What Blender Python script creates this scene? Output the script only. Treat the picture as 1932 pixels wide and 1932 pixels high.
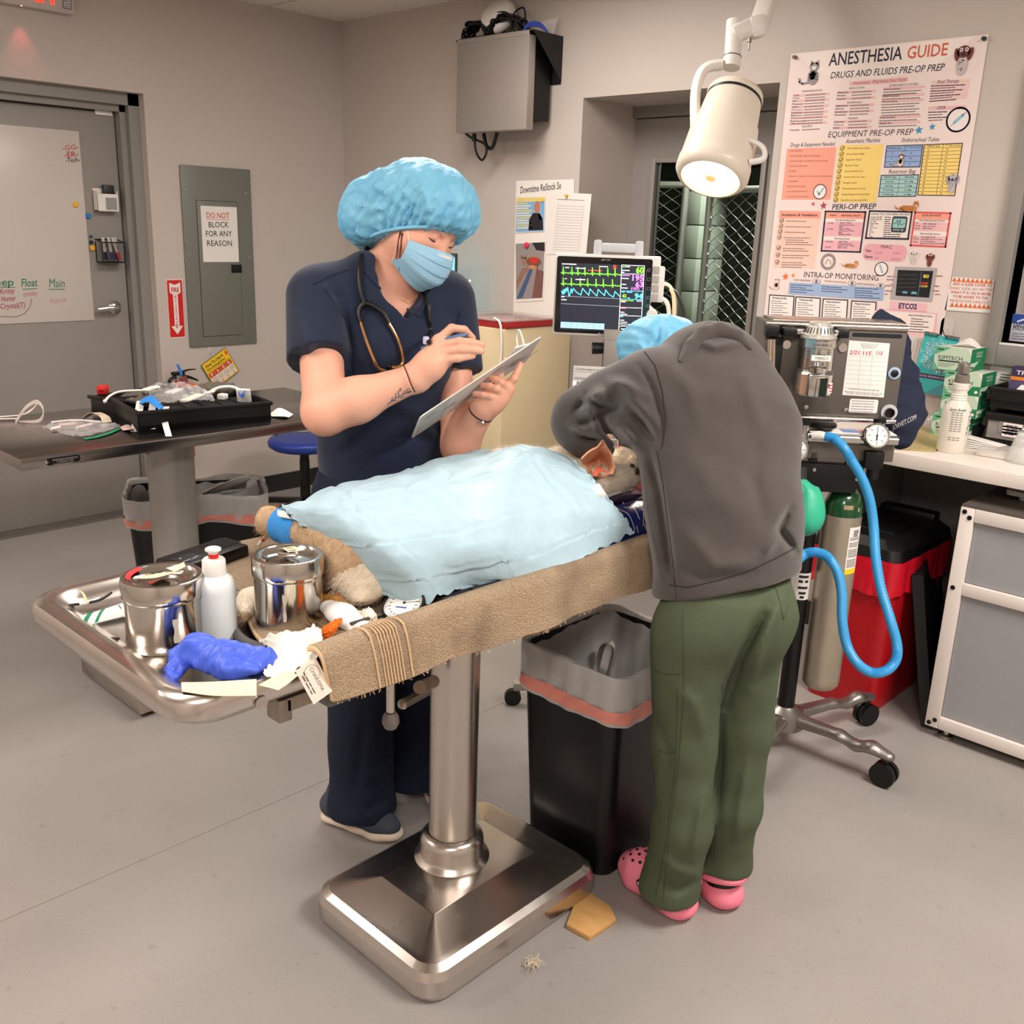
import bpy,bmesh,math,random
import numpy as np
from mathutils import Matrix,Vector,Euler
for _o in list(bpy.data.objects):bpy.data.objects.remove(_o,do_unlink=True)
scene=bpy.context.scene
COL=scene.collection
PI=math.pi
R=math.radians
# camera
CAM_F,CAM_YAW,CAM_PITCH,CAM_ROLL,CAM_H=1844.11,-.7553715,.2838915,.0350777,1.55
_cy,_sy,_cp,_sp=math.cos(CAM_YAW),math.sin(CAM_YAW),math.cos(CAM_PITCH),math.sin(CAM_PITCH)
FW=np.array([_sy*_cp,_cy*_cp,-_sp]);_rt=np.array([_cy,-_sy,0.]);_up=np.cross(_rt,FW)
RT=_rt*math.cos(CAM_ROLL)+_up*math.sin(CAM_ROLL);UP=-_rt*math.sin(CAM_ROLL)+_up*math.cos(CAM_ROLL)
CC=np.array([0.,0.,CAM_H])
cam_data=bpy.data.cameras.new('camera');cam=bpy.data.objects.new('camera',cam_data);COL.objects.link(cam)
cam_data.sensor_width=36;cam_data.sensor_height=36;cam_data.lens=CAM_F/1932*36;cam_data.clip_start=.02
cam.matrix_world=Matrix(((RT[0],UP[0],-FW[0],0),(RT[1],UP[1],-FW[1],0),(RT[2],UP[2],-FW[2],CAM_H),(0,0,0,1)))
scene.camera=cam
def P(px,py,**k):
 """the point seen at a pixel of the photograph, on a known plane (x=, y=, z=) or at a forward distance d="""
 v=FW*CAM_F+RT*(px-966)-UP*(py-966)
 (a,w),=k.items()
 t=w/CAM_F if a=='d' else(w-CC['xyz'.index(a)])/v['xyz'.index(a)]
 return Vector(CC+t*v)
def dist(p):return float(np.dot(np.array(p)-CC,FW))
# world, exposure
scene.view_settings.view_transform='Standard';scene.view_settings.look='None'
scene.view_settings.gamma=1;scene.view_settings.use_curve_mapping=False
scene.view_settings.exposure=0.85
world=bpy.data.worlds.new('world');scene.world=world;world.use_nodes=True
world.node_tree.nodes['Background'].inputs[0].default_value=(.55,.5,.46,1)
world.node_tree.nodes['Background'].inputs[1].default_value=.02
scene.cycles.max_bounces=8;scene.cycles.diffuse_bounces=4;scene.cycles.glossy_bounces=4
scene.cycles.transmission_bounces=6;scene.cycles.transparent_max_bounces=12
scene.cycles.caustics_reflective=False;scene.cycles.caustics_refractive=False
scene.cycles.sample_clamp_indirect=6
WX,WY,WZ=-4.85,3.63,2.61
EX,EY=2.3,-2.2
def area_light(name,loc,sx,sy,power,color,rot=(0,0,0),spread=PI):
 l=bpy.data.lights.new(name,'AREA');l.shape='RECTANGLE';l.size=sx;l.size_y=sy
 l.energy=power;l.color=color;l.spread=spread
 o=bpy.data.objects.new(name,l);o.location=loc;o.rotation_euler=rot;COL.objects.link(o)
 return o
LIGHT_COL=(1.0,.94,.89)
TROFFERS=[(.35,2.1,46),(-2.75,2.35,20),(-1.9,-.1,15),(.45,-.75,36),(-3.9,-1.0,24)]
for _x,_y,_p in TROFFERS:
 area_light('ceiling_light_glow',(_x,_y,WZ-.035),.56,1.16,_p,LIGHT_COL)
 # materials
_MATS={}
def lin(c):
 c=c/255
 return c/12.92 if c<=.04045 else((c+.055)/1.055)**2.4
def rgb(c):return(lin(c[0]),lin(c[1]),lin(c[2]),1)
def mat(name,c,rough=.5,metal=0.,var=.06,vs=18.,bump=0.,bs=220.,trans=0.,emit=0.,alpha=1.,spec=.5,sheen=0.,ior=1.45,sss=0.,coat=0.,stretch=None,rvar=0.,c2=None):
 if name in _MATS:return _MATS[name]
 m=bpy.data.materials.new(name);m.use_nodes=True;nt=m.node_tree;b=nt.nodes['Principled BSDF']
 def N(t):return nt.nodes.new(t)
 tc=N('ShaderNodeTexCoord');mp=N('ShaderNodeMapping');nt.links.new(tc.outputs['Object'],mp.inputs[0])
 if stretch:mp.inputs['Scale'].default_value=stretch
 nz=N('ShaderNodeTexNoise');nz.inputs['Scale'].default_value=vs;nz.inputs['Detail'].default_value=4
 nt.links.new(mp.outputs[0],nz.inputs['Vector'])
 mx=N('ShaderNodeMix');mx.data_type='RGBA'
 a=rgb(c);lo=tuple(x*(1-var*1.6) for x in a[:3])+(1,);hi=tuple(min(1,x*(1+var*1.6)) for x in a[:3])+(1,)
 if c2:lo=rgb(c2);hi=a
 mx.inputs['A'].default_value=lo;mx.inputs['B'].default_value=hi
 nt.links.new(nz.outputs['Fac'],mx.inputs['Factor']);nt.links.new(mx.outputs['Result'],b.inputs['Base Color'])
 b.inputs['Roughness'].default_value=rough;b.inputs['Metallic'].default_value=metal
 b.inputs['Specular IOR Level'].default_value=spec;b.inputs['IOR'].default_value=ior
 b.inputs['Transmission Weight'].default_value=trans;b.inputs['Alpha'].default_value=alpha
 b.inputs['Sheen Weight'].default_value=sheen;b.inputs['Coat Weight'].default_value=coat
 if sss:
  b.inputs['Subsurface Weight'].default_value=sss;b.inputs['Subsurface Radius'].default_value=(.02,.008,.005)
 if rvar:
  mr=N('ShaderNodeMapRange');mr.inputs['To Min'].default_value=max(0,rough-rvar);mr.inputs['To Max'].default_value=rough+rvar
  nt.links.new(nz.outputs['Fac'],mr.inputs['Value']);nt.links.new(mr.outputs[0],b.inputs['Roughness'])
 if bump:
  n2=N('ShaderNodeTexNoise');n2.inputs['Scale'].default_value=bs;n2.inputs['Detail'].default_value=3
  nt.links.new(mp.outputs[0],n2.inputs['Vector'])
  bp=N('ShaderNodeBump');bp.inputs['Strength'].default_value=bump;bp.inputs['Distance'].default_value=.004
  nt.links.new(n2.outputs['Fac'],bp.inputs['Height']);nt.links.new(bp.outputs[0],b.inputs['Normal'])
 if emit:
  nt.links.new(mx.outputs['Result'],b.inputs['Emission Color']);b.inputs['Emission Strength'].default_value=emit
 _MATS[name]=m
 return m
_INK={}
def ink(c,emit=0):
 k=(tuple(c),emit)
 if k not in _INK:_INK[k]=mat('ink_%02x%02x%02x%s'%(c[0],c[1],c[2],'_lit' if emit else ''),c,rough=.6,var=.02,emit=emit)
 return _INK[k]
 # objects
WM={}
def mtx(loc=(0,0,0),rot=(0,0,0)):return Matrix.Translation(Vector(loc))@Euler(rot).to_matrix().to_4x4()
def tag(o,label=None,cat=None,group=None,kind=None):
 if label:o['label']=label
 if cat:o['category']=cat
 if group:o['group']=group
 if kind:o['kind']=kind
 return o
def thing(name,label,cat,loc=(0,0,0),rz=0,group=None):
 o=bpy.data.objects.new(name,None);COL.objects.link(o);o.empty_display_size=.05
 o.location=loc;o.rotation_euler=(0,0,rz);WM[o]=mtx(loc,(0,0,rz))
 return tag(o,label,cat,group)
def link_mesh(name,me,mats,parent=None,base=None,smooth=35):
 for m in(mats if isinstance(mats,(list,tuple)) else[mats]):me.materials.append(m)
 if smooth:
  me.polygons.foreach_set('use_smooth',[True]*len(me.polygons))
  try:me.set_sharp_from_angle(angle=R(smooth))
  except Exception:pass
 o=bpy.data.objects.new(name,me);COL.objects.link(o)
 if parent is not None:
  me.transform(WM[parent].inverted());o.parent=parent;WM[o]=WM[parent]
 else:
  if base is None:
   n=len(me.vertices);co=np.empty(n*3,np.float32);me.vertices.foreach_get('co',co);co=co.reshape(-1,3)
   lo,hi=co.min(0),co.max(0);base=((lo[0]+hi[0])/2,(lo[1]+hi[1])/2,lo[2])
  base=tuple(float(x) for x in base)
  me.transform(Matrix.Translation(Vector(base)).inverted());o.location=base;WM[o]=mtx(base)
 return o
def smoothpath(pts,n=6,closed=False):
 pts=[Vector(p) for p in pts]
 if len(pts)<3 or n<=1:return pts
 out=[];k=len(pts);rng=k if closed else k-1
 for i in range(rng):
  if closed:p0,p1,p2,p3=pts[i-1],pts[i],pts[(i+1)%k],pts[(i+2)%k]
  else:p0,p1,p2,p3=pts[max(i-1,0)],pts[i],pts[i+1],pts[min(i+2,k-1)]
  for j in range(n):
   t=j/n
   out.append(.5*((2*p1)+(p2-p0)*t+(2*p0-5*p1+4*p2-p3)*t*t+(3*p1-p0-3*p2+p3)*t**3))
 if not closed:out.append(pts[-1])
 return out
class MB:
 def __init__(s):s.bm=bmesh.new();s.m=0
 def _add(s,verts,faces,M=None):
  vs=[s.bm.verts.new((M@Vector(v)) if M is not None else Vector(v)) for v in verts]
  for f in faces:
   try:
    fc=s.bm.faces.new([vs[i] for i in f]);fc.material_index=s.m
   except ValueError:pass
  return s
 def box(s,c,size,rot=(0,0,0),bevel=0.,M=None,seg=2):
  t=bmesh.new();bmesh.ops.create_cube(t,size=1)
  bmesh.ops.scale(t,vec=Vector(size),verts=t.verts)
  if bevel:bmesh.ops.bevel(t,geom=list(t.edges),offset=bevel,segments=seg,profile=.5,affect='EDGES')
  X=(M if M is not None else Matrix())@mtx(c,rot)
  s._merge(t,X);return s
 def span(s,a,b,bevel=0.,M=None,seg=2):
  a=Vector(a);b=Vector(b)
  return s.box((a+b)/2,[abs(x) for x in(b-a)],bevel=bevel,M=M,seg=seg)
 def _merge(s,t,X):
  t.verts.ensure_lookup_table();t.verts.index_update()
  s._add([X@v.co for v in t.verts],[[v.index for v in f.verts] for f in t.faces]);t.free()
 def beam(s,a,b,w,h,up=(0,0,1),bevel=0.):
  a=Vector(a);b=Vector(b);x=(b-a);L=x.length;x.normalize();y=Vector(up).cross(x)
  if y.length<1e-4:y=Vector((0,1,0)).cross(x)
  y.normalize();z=x.cross(y);c=(a+b)/2
  M=Matrix(((x[0],y[0],z[0],c[0]),(x[1],y[1],z[1],c[1]),(x[2],y[2],z[2],c[2]),(0,0,0,1)))
  return s.box((0,0,0),(L,w,h),bevel=bevel,M=M)
 def cyl(s,a,b,ra,rb=None,n=20,cap=True):return s.tube([a,b],[ra,ra if rb is None else rb],n=n,sm=1,cap=cap)
 def tube(s,pts,r,n=8,sm=6,closed=False,cap=True,flat=1.,upv=None):
  k=len(pts);pts=smoothpath(pts,sm,closed);K=len(pts)
  if isinstance(r,(int,float)):rr=[r]*K
  else:rr=list(np.interp(np.linspace(0,1,K),np.linspace(0,1,len(r)),r))
  prev=None;rings=[];verts=[]
  for i,p in enumerate(pts):
   if closed:t=pts[(i+1)%K]-pts[i-1]
   else:t=pts[min(i+1,K-1)]-pts[max(i-1,0)]
   if t.length<1e-9:t=Vector((0,0,1))
   t.normalize()
   if prev is None:
    u=Vector(upv) if upv is not None else Vector((0,0,1))
    if abs(u.dot(t))>.95:u=Vector((1,0,0))
   else:u=prev
   u=u-t*u.dot(t);u.normalize();prev=u;w=t.cross(u)
   rings.append(len(verts))
   for j in range(n):
    a=2*PI*j/n;verts.append(p+(u*math.cos(a)*flat+w*math.sin(a))*rr[i])
  faces=[]
  for i in range(K if closed else K-1):
   a,b=rings[i],rings[(i+1)%K]
   for j in range(n):faces.append((a+j,a+(j+1)%n,b+(j+1)%n,b+j))
  if cap and not closed:
   faces.append(tuple(rings[0]+j for j in range(n))[::-1]);faces.append(tuple(rings[-1]+j for j in range(n)))
  return s._add(verts,faces)
 def lathe(s,prof,M=None,n=32,arc=2*PI,cap=True):
  verts=[];faces=[];full=abs(arc-2*PI)<1e-6;k=len(prof);nn=n if full else n+1
  for j in range(nn):
   a=arc*j/n
   for r,z in prof:verts.append((r*math.cos(a),r*math.sin(a),z))
  for j in range(n):
   a,b=j*k,((j+1)%nn)*k
   for i in range(k-1):faces.append((a+i,b+i,b+i+1,a+i+1))
  if cap and full:
   if prof[0][0]>1e-5:faces.append(tuple(j*k for j in range(n))[::-1])
   if prof[-1][0]>1e-5:faces.append(tuple(j*k+k-1 for j in range(n)))
  return s._add(verts,faces,M)
 def sphere(s,c,r,rot=(0,0,0),n=20,m=12,M=None):
  if isinstance(r,(int,float)):r=(r,r,r)
  t=bmesh.new();bmesh.ops.create_uvsphere(t,u_segments=n,v_segments=m,radius=1);bmesh.ops.scale(t,vec=Vector(r),verts=t.verts)
  s._merge(t,(M if M is not None else Matrix())@mtx(c,rot));return s
 def prism(s,poly,z0,z1,M=None,bevel=0.):
  t=bmesh.new();n=len(poly)
  lo=[t.verts.new((x,y,z0)) for x,y in poly];hi=[t.verts.new((x,y,z1)) for x,y in poly]
  t.faces.new(lo[::-1]);t.faces.new(hi)
  for i in range(n):t.faces.new((lo[i],lo[(i+1)%n],hi[(i+1)%n],hi[i]))
  bmesh.ops.recalc_face_normals(t,faces=t.faces)
  if bevel:bmesh.ops.bevel(t,geom=list(t.edges),offset=bevel,segments=2,profile=.5,affect='EDGES')
  s._merge(t,M if M is not None else Matrix());return s
 def grid(s,fn,nu,nv,thick=0.,closeu=False):
  """fn(u, v) -> point; optional thickness downwards along the normal"""
  pts=[[Vector(fn(i/nu,j/nv)) for j in range(nv+1)] for i in range(nu+(0 if closeu else 1))]
  NU=len(pts);idx=lambda i,j:(i%NU)*(nv+1)+j
  verts=[p for row in pts for p in row]
  q=[(idx(i,j),idx(i+1,j),idx(i+1,j+1),idx(i,j+1)) for i in range(nu) for j in range(nv)]
  if not thick:return s._add(verts,q)
  nr=[]
  for i in range(NU):
   for j in range(nv+1):
    a=pts[(i+1)%NU if closeu else min(i+1,NU-1)][j]-pts[i-1 if closeu else max(i-1,0)][j]
    b=pts[i][min(j+1,nv)]-pts[i][max(j-1,0)]
    w=a.cross(b);nr.append(w.normalized() if w.length>1e-12 else Vector((0,0,1)))
  n=len(verts);verts=verts+[v-m*thick for v,m in zip(verts,nr)]
  faces=q+[tuple(k+n for k in f[::-1]) for f in q]
  for i in range(nu):
   faces.append((idx(i,0)+n,idx(i+1,0)+n,idx(i+1,0),idx(i,0)));faces.append((idx(i,nv),idx(i+1,nv),idx(i+1,nv)+n,idx(i,nv)+n))
  if not closeu:
   for j in range(nv):
    faces.append((idx(0,j),idx(0,j+1),idx(0,j+1)+n,idx(0,j)+n));faces.append((idx(NU-1,j)+n,idx(NU-1,j+1)+n,idx(NU-1,j+1),idx(NU-1,j)))
  return s._add(verts,faces)
 def each(s,name,mats,parent,**k):
  """every loose piece becomes a part of its own"""
  s.bm.verts.ensure_lookup_table();seen=set();out=[]
  for v0 in list(s.bm.verts):
   if v0 in seen:continue
   st=[v0];isl=[]
   seen.add(v0)
   while st:
    v=st.pop();isl.append(v)
    for e in v.link_edges:
     w=e.other_vert(v)
     if w not in seen:seen.add(w);st.append(w)
   ix={v:i for i,v in enumerate(isl)};m=MB();m._add([v.co.copy() for v in isl],[[ix[v] for v in f.verts] for f in{f for v in isl for f in v.link_faces}]);out.append(m.build(name,mats,parent,**k))
  s.bm.free();return out
 def build(s,name,mats,parent=None,base=None,smooth=35,fix=True):
  if fix:bmesh.ops.recalc_face_normals(s.bm,faces=s.bm.faces)
  me=bpy.data.meshes.new(name);s.bm.to_mesh(me);s.bm.free()
  return link_mesh(name,me,mats,parent,base,smooth)
def top(name,mb,mats,label,cat,group=None,**k):
 return tag(mb.build(name,mats,**k),label,cat,group)
def struct(name,mb,mats,parent=None,**k):
 o=mb.build(name,mats,parent,**k)
 if parent is None:o['kind']='structure'
 return o
def copy_tree(o,parent=None):
 c=o.copy();COL.objects.link(c)
 if parent is not None:c.parent=parent
 for ch in list(o.children):copy_tree(ch,c)
 return c
def rrect(w,h,r,n=5,cx=0,cy=0):
 out=[]
 for sx,sy,a0 in((1,1,0),(-1,1,90),(-1,-1,180),(1,-1,270)):
  for i in range(n+1):
   a=R(a0+90*i/n);out.append((cx+sx*(w/2-r)+r*math.cos(a),cy+sy*(h/2-r)+r*math.sin(a)))
 return out
def frame(o,x,y,z):
 o,x,y,z=Vector(o),Vector(x).normalized(),Vector(y).normalized(),Vector(z).normalized()
 return Matrix(((x[0],y[0],z[0],o[0]),(x[1],y[1],z[1],o[1]),(x[2],y[2],z[2],o[2]),(0,0,0,1)))
def axis_frame(o,z,x=None):
 z=Vector(z).normalized();x=Vector(x) if x is not None else(Vector((0,0,1)) if abs(z.z)<.9 else Vector((1,0,0)))
 x=(x-z*x.dot(z)).normalized();return frame(o,x,z.cross(x),z)
 # printed matter: sheets with ink lying on them
_TXT={}
def text_geo(s,bold=0.):
 if 'M' in s:bold=0.
 k=(s,bold)
 if k in _TXT:return _TXT[k]
 cu=bpy.data.curves.new('t','FONT');cu.body=s;cu.size=1;cu.resolution_u=2;cu.offset=bold
 o=bpy.data.objects.new('t',cu);COL.objects.link(o)
 dg=bpy.context.evaluated_depsgraph_get();me=bpy.data.meshes.new_from_object(o.evaluated_get(dg))
 v=[tuple(x.co) for x in me.vertices];f=[tuple(p.vertices) for p in me.polygons]
 bpy.data.meshes.remove(me);bpy.data.objects.remove(o);bpy.data.curves.remove(cu)
 xs=[p[0] for p in v] or[0]
 _TXT[k]=(v,f,min(xs),max(xs));return _TXT[k]
class Print:
 """flat print in local x (right), y (up) on the plane of matrix M; layers stacked by a fraction of a millimetre"""
 STEP=.00025
 def __init__(s,M):s.M=M;s.mb=MB();s.mats=[];s.mi={};s.k=1
 def _m(s,m):
  if m.name not in s.mi:s.mi[m.name]=len(s.mats);s.mats.append(m)
  s.mb.m=s.mi[m.name]
 def _c(s,c,emit=0):s._m(c if not isinstance(c,(tuple,list)) else ink(c,emit))
 def layer(s,n=1):s.k+=n;return s
 def poly(s,pts,c,emit=0,k=None):
  s._c(c,emit);z=(s.k if k is None else k)*s.STEP
  s.mb._add([(x,y,z) for x,y in pts],[tuple(range(len(pts)))],s.M);return s
 def rect(s,x0,y0,x1,y1,c,emit=0,k=None):return s.poly([(x0,y0),(x1,y0),(x1,y1),(x0,y1)],c,emit,k)
 def line(s,pts,w,c,emit=0,k=None):
  s._c(c,emit);z=(s.k if k is None else k)*s.STEP;v=[];f=[]
  for(a,b) in zip(pts[:-1],pts[1:]):
   dx,dy=b[0]-a[0],b[1]-a[1];L=math.hypot(dx,dy) or 1e-9;ux,uy=dx/L*w/2,dy/L*w/2;i=len(v)
   v+=[(a[0]-ux+uy,a[1]-uy-ux,z),(b[0]+ux+uy,b[1]+uy-ux,z),(b[0]+ux-uy,b[1]+uy+ux,z),(a[0]-ux-uy,a[1]-uy+ux,z)];f.append((i,i+1,i+2,i+3))
  s.mb._add(v,f,s.M);return s
 def box(s,x0,y0,x1,y1,w,c,emit=0):return s.line([(x0,y0),(x1,y0),(x1,y1),(x0,y1),(x0,y0)],w,c,emit)
 def ell(s,x,y,rx,ry,c,emit=0,n=24,rot=0,k=None):
  q=[]
  for i in range(n):
   a=2*PI*i/n;u,w=rx*math.cos(a),ry*math.sin(a);q.append((x+u*math.cos(rot)-w*math.sin(rot),y+u*math.sin(rot)+w*math.cos(rot)))
  return s.poly(q,c,emit,k)
 def ring(s,x,y,r,w,c,n=28):return s.line([(x+r*math.cos(2*PI*i/n),y+r*math.sin(2*PI*i/n)) for i in range(n+1)],w,c)
 def star(s,x,y,r,c,rot=PI/2):
  return s.poly([(x+(r if i%2==0 else r*.42)*math.cos(rot+i*PI/5),y+(r if i%2==0 else r*.42)*math.sin(rot+i*PI/5)) for i in range(10)],c)
 def text(s,t,x,y,h,c,align='c',w=None,bold=0.,emit=0,rot=0.,shear=0.):
  s._c(c,emit);v,f,a,b=text_geo(t,bold);sy=h/.7;sx=sy
  if w:sx=w/max(b-a,1e-6)
  ox={'l':-a,'c':-(a+b)/2,'r':-b}[align];z=s.k*s.STEP;cr,sr=math.cos(rot),math.sin(rot);out=[]
  for p in v:
   u=(p[0]+ox)*sx+shear*p[1]*sy;q=p[1]*sy;out.append((x+u*cr-q*sr,y+u*sr+q*cr,z))
  s.mb._add(out,f,s.M);return s
 def scribble(s,x,y,w,h,c,seed=0,words=3,lw=None):
  """illegible small print: a row of word-long dashes"""
  rg=random.Random(seed);t=x;lw=lw or h*.7
  while t<x+w-h*.5:
   L=min(rg.uniform(1.2,5)*h,x+w-t);s.line([(t+lw/2,y),(t+max(L-lw/2,lw*.6),y)],lw,c);t+=L+h*.55
  return s
 def build(s,name,parent=None,base=None):return s.mb.build(name,s.mats,parent,base,smooth=0,fix=False)
def paper_sheet(M,w,h,t=.0006,bevel=0):
 mb=MB();mb.box((0,0,-t/2),(w,h,t),M=M,bevel=bevel);return mb
 # soft bodies: blended round forms, skinned as one surface
def V3(p):return np.array([float(p[0]),float(p[1]),float(p[2])],np.float32)
class Soft:
 def __init__(s):s.ops=[]
 def cone(s,a,b,ra,rb=None,k=.02,flat=None,sub=False,cut=None):
  """round cone a-b; flat=(axis, factor) squashes its section along an axis"""
  a,b=V3(a),V3(b);rb=ra if rb is None else rb;ab=b-a;L2=float(ab@ab)+1e-12
  ax=None
  if flat is not None:ax=V3(flat[0]);ax=ax/np.linalg.norm(ax);fk=flat[1]
  def f(p):
   t=np.clip(((p-a)@ab)/L2,0,1);q=p-a-t[...,None]*ab;r=ra+(rb-ra)*t
   if ax is not None:c=q@ax;q=q+(c*(1/fk-1))[...,None]*ax;d=(np.sqrt((q*q).sum(-1))-r)*min(1,.5+.5*fk)
   else:d=np.sqrt((q*q).sum(-1))-r
   if cut is not None:d=np.maximum(d,(p-V3(cut[0]))@V3(cut[1]))
   return d
  m=max(ra,rb);lo=np.minimum(a,b)-m;hi=np.maximum(a,b)+m
  s.ops.append((f,k,sub,lo,hi));return s
 def chain(s,pts,rs,k=.02,flat=None):
  for i in range(len(pts)-1):s.cone(pts[i],pts[i+1],rs[i],rs[i+1],k,flat)
  return s
 def ell(s,c,r,rot=None,k=.02,sub=False):
  c=V3(c);r=np.array(r,np.float32);M=np.eye(3,dtype=np.float32) if rot is None else np.array(rot,np.float32)
  def f(p):
   q=((p-c)@M)/r;n=np.sqrt((q*q).sum(-1));g=np.sqrt(((q/r)**2).sum(-1))+1e-9
   return n*(n-1)/g
  m=float(r.max());s.ops.append((f,k,sub,c-m,c+m));return s
 def half(s,o,n,lo,hi,k=.004):
  """cut away the side the normal points to, inside a box"""
  o,n=V3(o),V3(n);n=n/np.linalg.norm(n)
  s.ops.append((lambda p:-((p-o)@n),k,'cut',V3(lo),V3(hi)));return s
 def skin(s,h=.005,disp=None,lo=None,hi=None):
  L=np.min([o[3] for o in s.ops if not o[2]],axis=0)-.02-2*h if lo is None else np.array(lo,np.float32)
  H=np.max([o[4] for o in s.ops if not o[2]],axis=0)+.02+2*h if hi is None else np.array(hi,np.float32)
  N=np.ceil((H-L)/h).astype(int)+1;F=np.full(N,.2,np.float32)
  ax=[L[i]+h*np.arange(N[i],dtype=np.float32) for i in range(3)]
  for f,k,sub,a,b in s.ops:
   mgn=k+3*h if not sub else k+2*h
   i0=np.maximum(np.floor((a-mgn-L)/h).astype(int),0);i1=np.minimum(np.ceil((b+mgn-L)/h).astype(int)+1,N)
   if(i1<=i0).any():continue
   sl=tuple(slice(i0[j],i1[j]) for j in range(3))
   g=np.stack(np.meshgrid(*[ax[j][sl[j]] for j in range(3)],indexing='ij'),-1)
   d=f(g).astype(np.float32);c=F[sl]
   if sub:
    d=-d;hh=np.clip(.5-.5*(c-d)/k,0,1)*1.;F[sl]=c+(d-c)*hh+k*hh*(1-hh)
   else:
    hh=np.clip(.5+.5*(d-c)/k,0,1);F[sl]=d+(c-d)*hh-k*hh*(1-hh)
  if disp is not None:
   w=np.argwhere(np.abs(F)<.03);p=L+h*w.astype(np.float32)
   F[w[:,0],w[:,1],w[:,2]]+=disp(p).astype(np.float32)
  F[0],F[-1]=.2,.2;F[:,0],F[:,-1]=.2,.2;F[:,:,0],F[:,:,-1]=.2,.2
  return nets(F,L,h)
def nets(F,L,h):
 I=F<0;nx,ny,nz=F.shape
 cnt=np.zeros((nx-1,ny-1,nz-1),np.int8)
 for dx in(0,1):
  for dy in(0,1):
   for dz in(0,1):cnt+=I[dx:nx-1+dx,dy:ny-1+dy,dz:nz-1+dz]
 cells=np.argwhere((cnt>0)&(cnt<8));ids=np.full(cnt.shape,-1,np.int32);ids[tuple(cells.T)]=np.arange(len(cells))
 acc=np.zeros((len(cells),3),np.float32);num=np.zeros(len(cells),np.float32);cs=[np.array(c) for c in np.ndindex(2,2,2)]
 for a in cs:
  for ax in range(3):
   if a[ax]:continue
   b=a.copy();b[ax]=1
   fa=F[tuple((cells+a).T)];fb=F[tuple((cells+b).T)];m=(fa<0)!=(fb<0);t=np.where(m,fa/(fa-fb+1e-12),0)
   pt=np.tile(a.astype(np.float32),(len(cells),1));pt[:,ax]=t;acc+=pt*m[:,None];num+=m
 verts=L+h*(cells+acc/num[:,None])
 faces=[]
 for ax in range(3):
  o1,o2=(ax+1)%3,(ax+2)%3
  sl0=[slice(None)]*3;sl1=[slice(None)]*3;sl0[ax]=slice(0,-1);sl1[ax]=slice(1,None)
  E=np.argwhere(I[tuple(sl0)]!=I[tuple(sl1)]);E=E[(E[:,o1]>0)&(E[:,o2]>0)&(E[:,o1]<F.shape[o1]-1)&(E[:,o2]<F.shape[o2]-1)]
  d1=np.zeros(3,int);d1[o1]=1;d2=np.zeros(3,int);d2[o2]=1
  q=np.stack([ids[tuple((E-d1-d2).T)],ids[tuple((E-d2).T)],ids[tuple(E.T)],ids[tuple((E-d1).T)]],1)
  flip=~I[tuple(E.T)];q[flip]=q[flip][:,::-1];faces.append(q)
 f=np.concatenate(faces);return verts,f[(f>=0).all(1)]
def relax(v,f,it=2,lam=.5):
 e=np.concatenate([f[:,[0,1]],f[:,[1,2]],f[:,[2,3]],f[:,[3,0]]]);e=np.concatenate([e,e[:,::-1]]);n=len(v)
 deg=np.bincount(e[:,0],minlength=n)[:,None]+1e-9
 for _ in range(it):
  s=np.stack([np.bincount(e[:,0],weights=v[e[:,1],j],minlength=n) for j in range(3)],1);v=v*(1-lam)+lam*s/deg
 return v
def soft_mesh(name,soft,mats,parent=None,h=.005,disp=None,it=2,mi=None,base=None,keep=None,**k):
 v,f=soft.skin(h,disp,**k)
 if it:v=relax(v,f,it)
 if keep is not None:
  c=v[f].mean(1);f=f[keep(c)];u,inv=np.unique(f,return_inverse=True);v=v[u];f=inv.reshape(-1,4)
 me=bpy.data.meshes.new(name);me.vertices.add(len(v));me.vertices.foreach_set('co',np.ascontiguousarray(v,np.float32).ravel())
 me.loops.add(f.size);me.loops.foreach_set('vertex_index',np.ascontiguousarray(f,np.int32).ravel())
 me.polygons.add(len(f));me.polygons.foreach_set('loop_start',np.arange(0,f.size,4,dtype=np.int32))
 me.update(calc_edges=True);me.validate()
 if mi is not None:me.polygons.foreach_set('material_index',mi(v[f].mean(1)).astype(np.int32))
 o=link_mesh(name,me,mats,parent,base,smooth=0);me.polygons.foreach_set('use_smooth',[True]*len(me.polygons));return o
def fold(p,a,b,amp,w):
 """a soft ridge (amp > 0) or furrow (amp < 0) along a line"""
 a,b=V3(a),V3(b);ab=b-a;t=np.clip(((p-a)@ab)/(ab@ab),0,1);q=p-a-t[:,None]*ab
 return-amp*np.exp(-(q*q).sum(1)/w**2)*np.sin(np.clip(t,.02,.98)*PI)**.5
def wobble(p,amp,fr,seed=0):
 rg=np.random.RandomState(seed);d=np.zeros(len(p))
 for i in range(5):
  k=rg.normal(size=3)*fr*(1+.5*i);d+=np.sin(p@k+rg.uniform(0,6.3))/(1+.5*i)
 return amp*d/2.5
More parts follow.
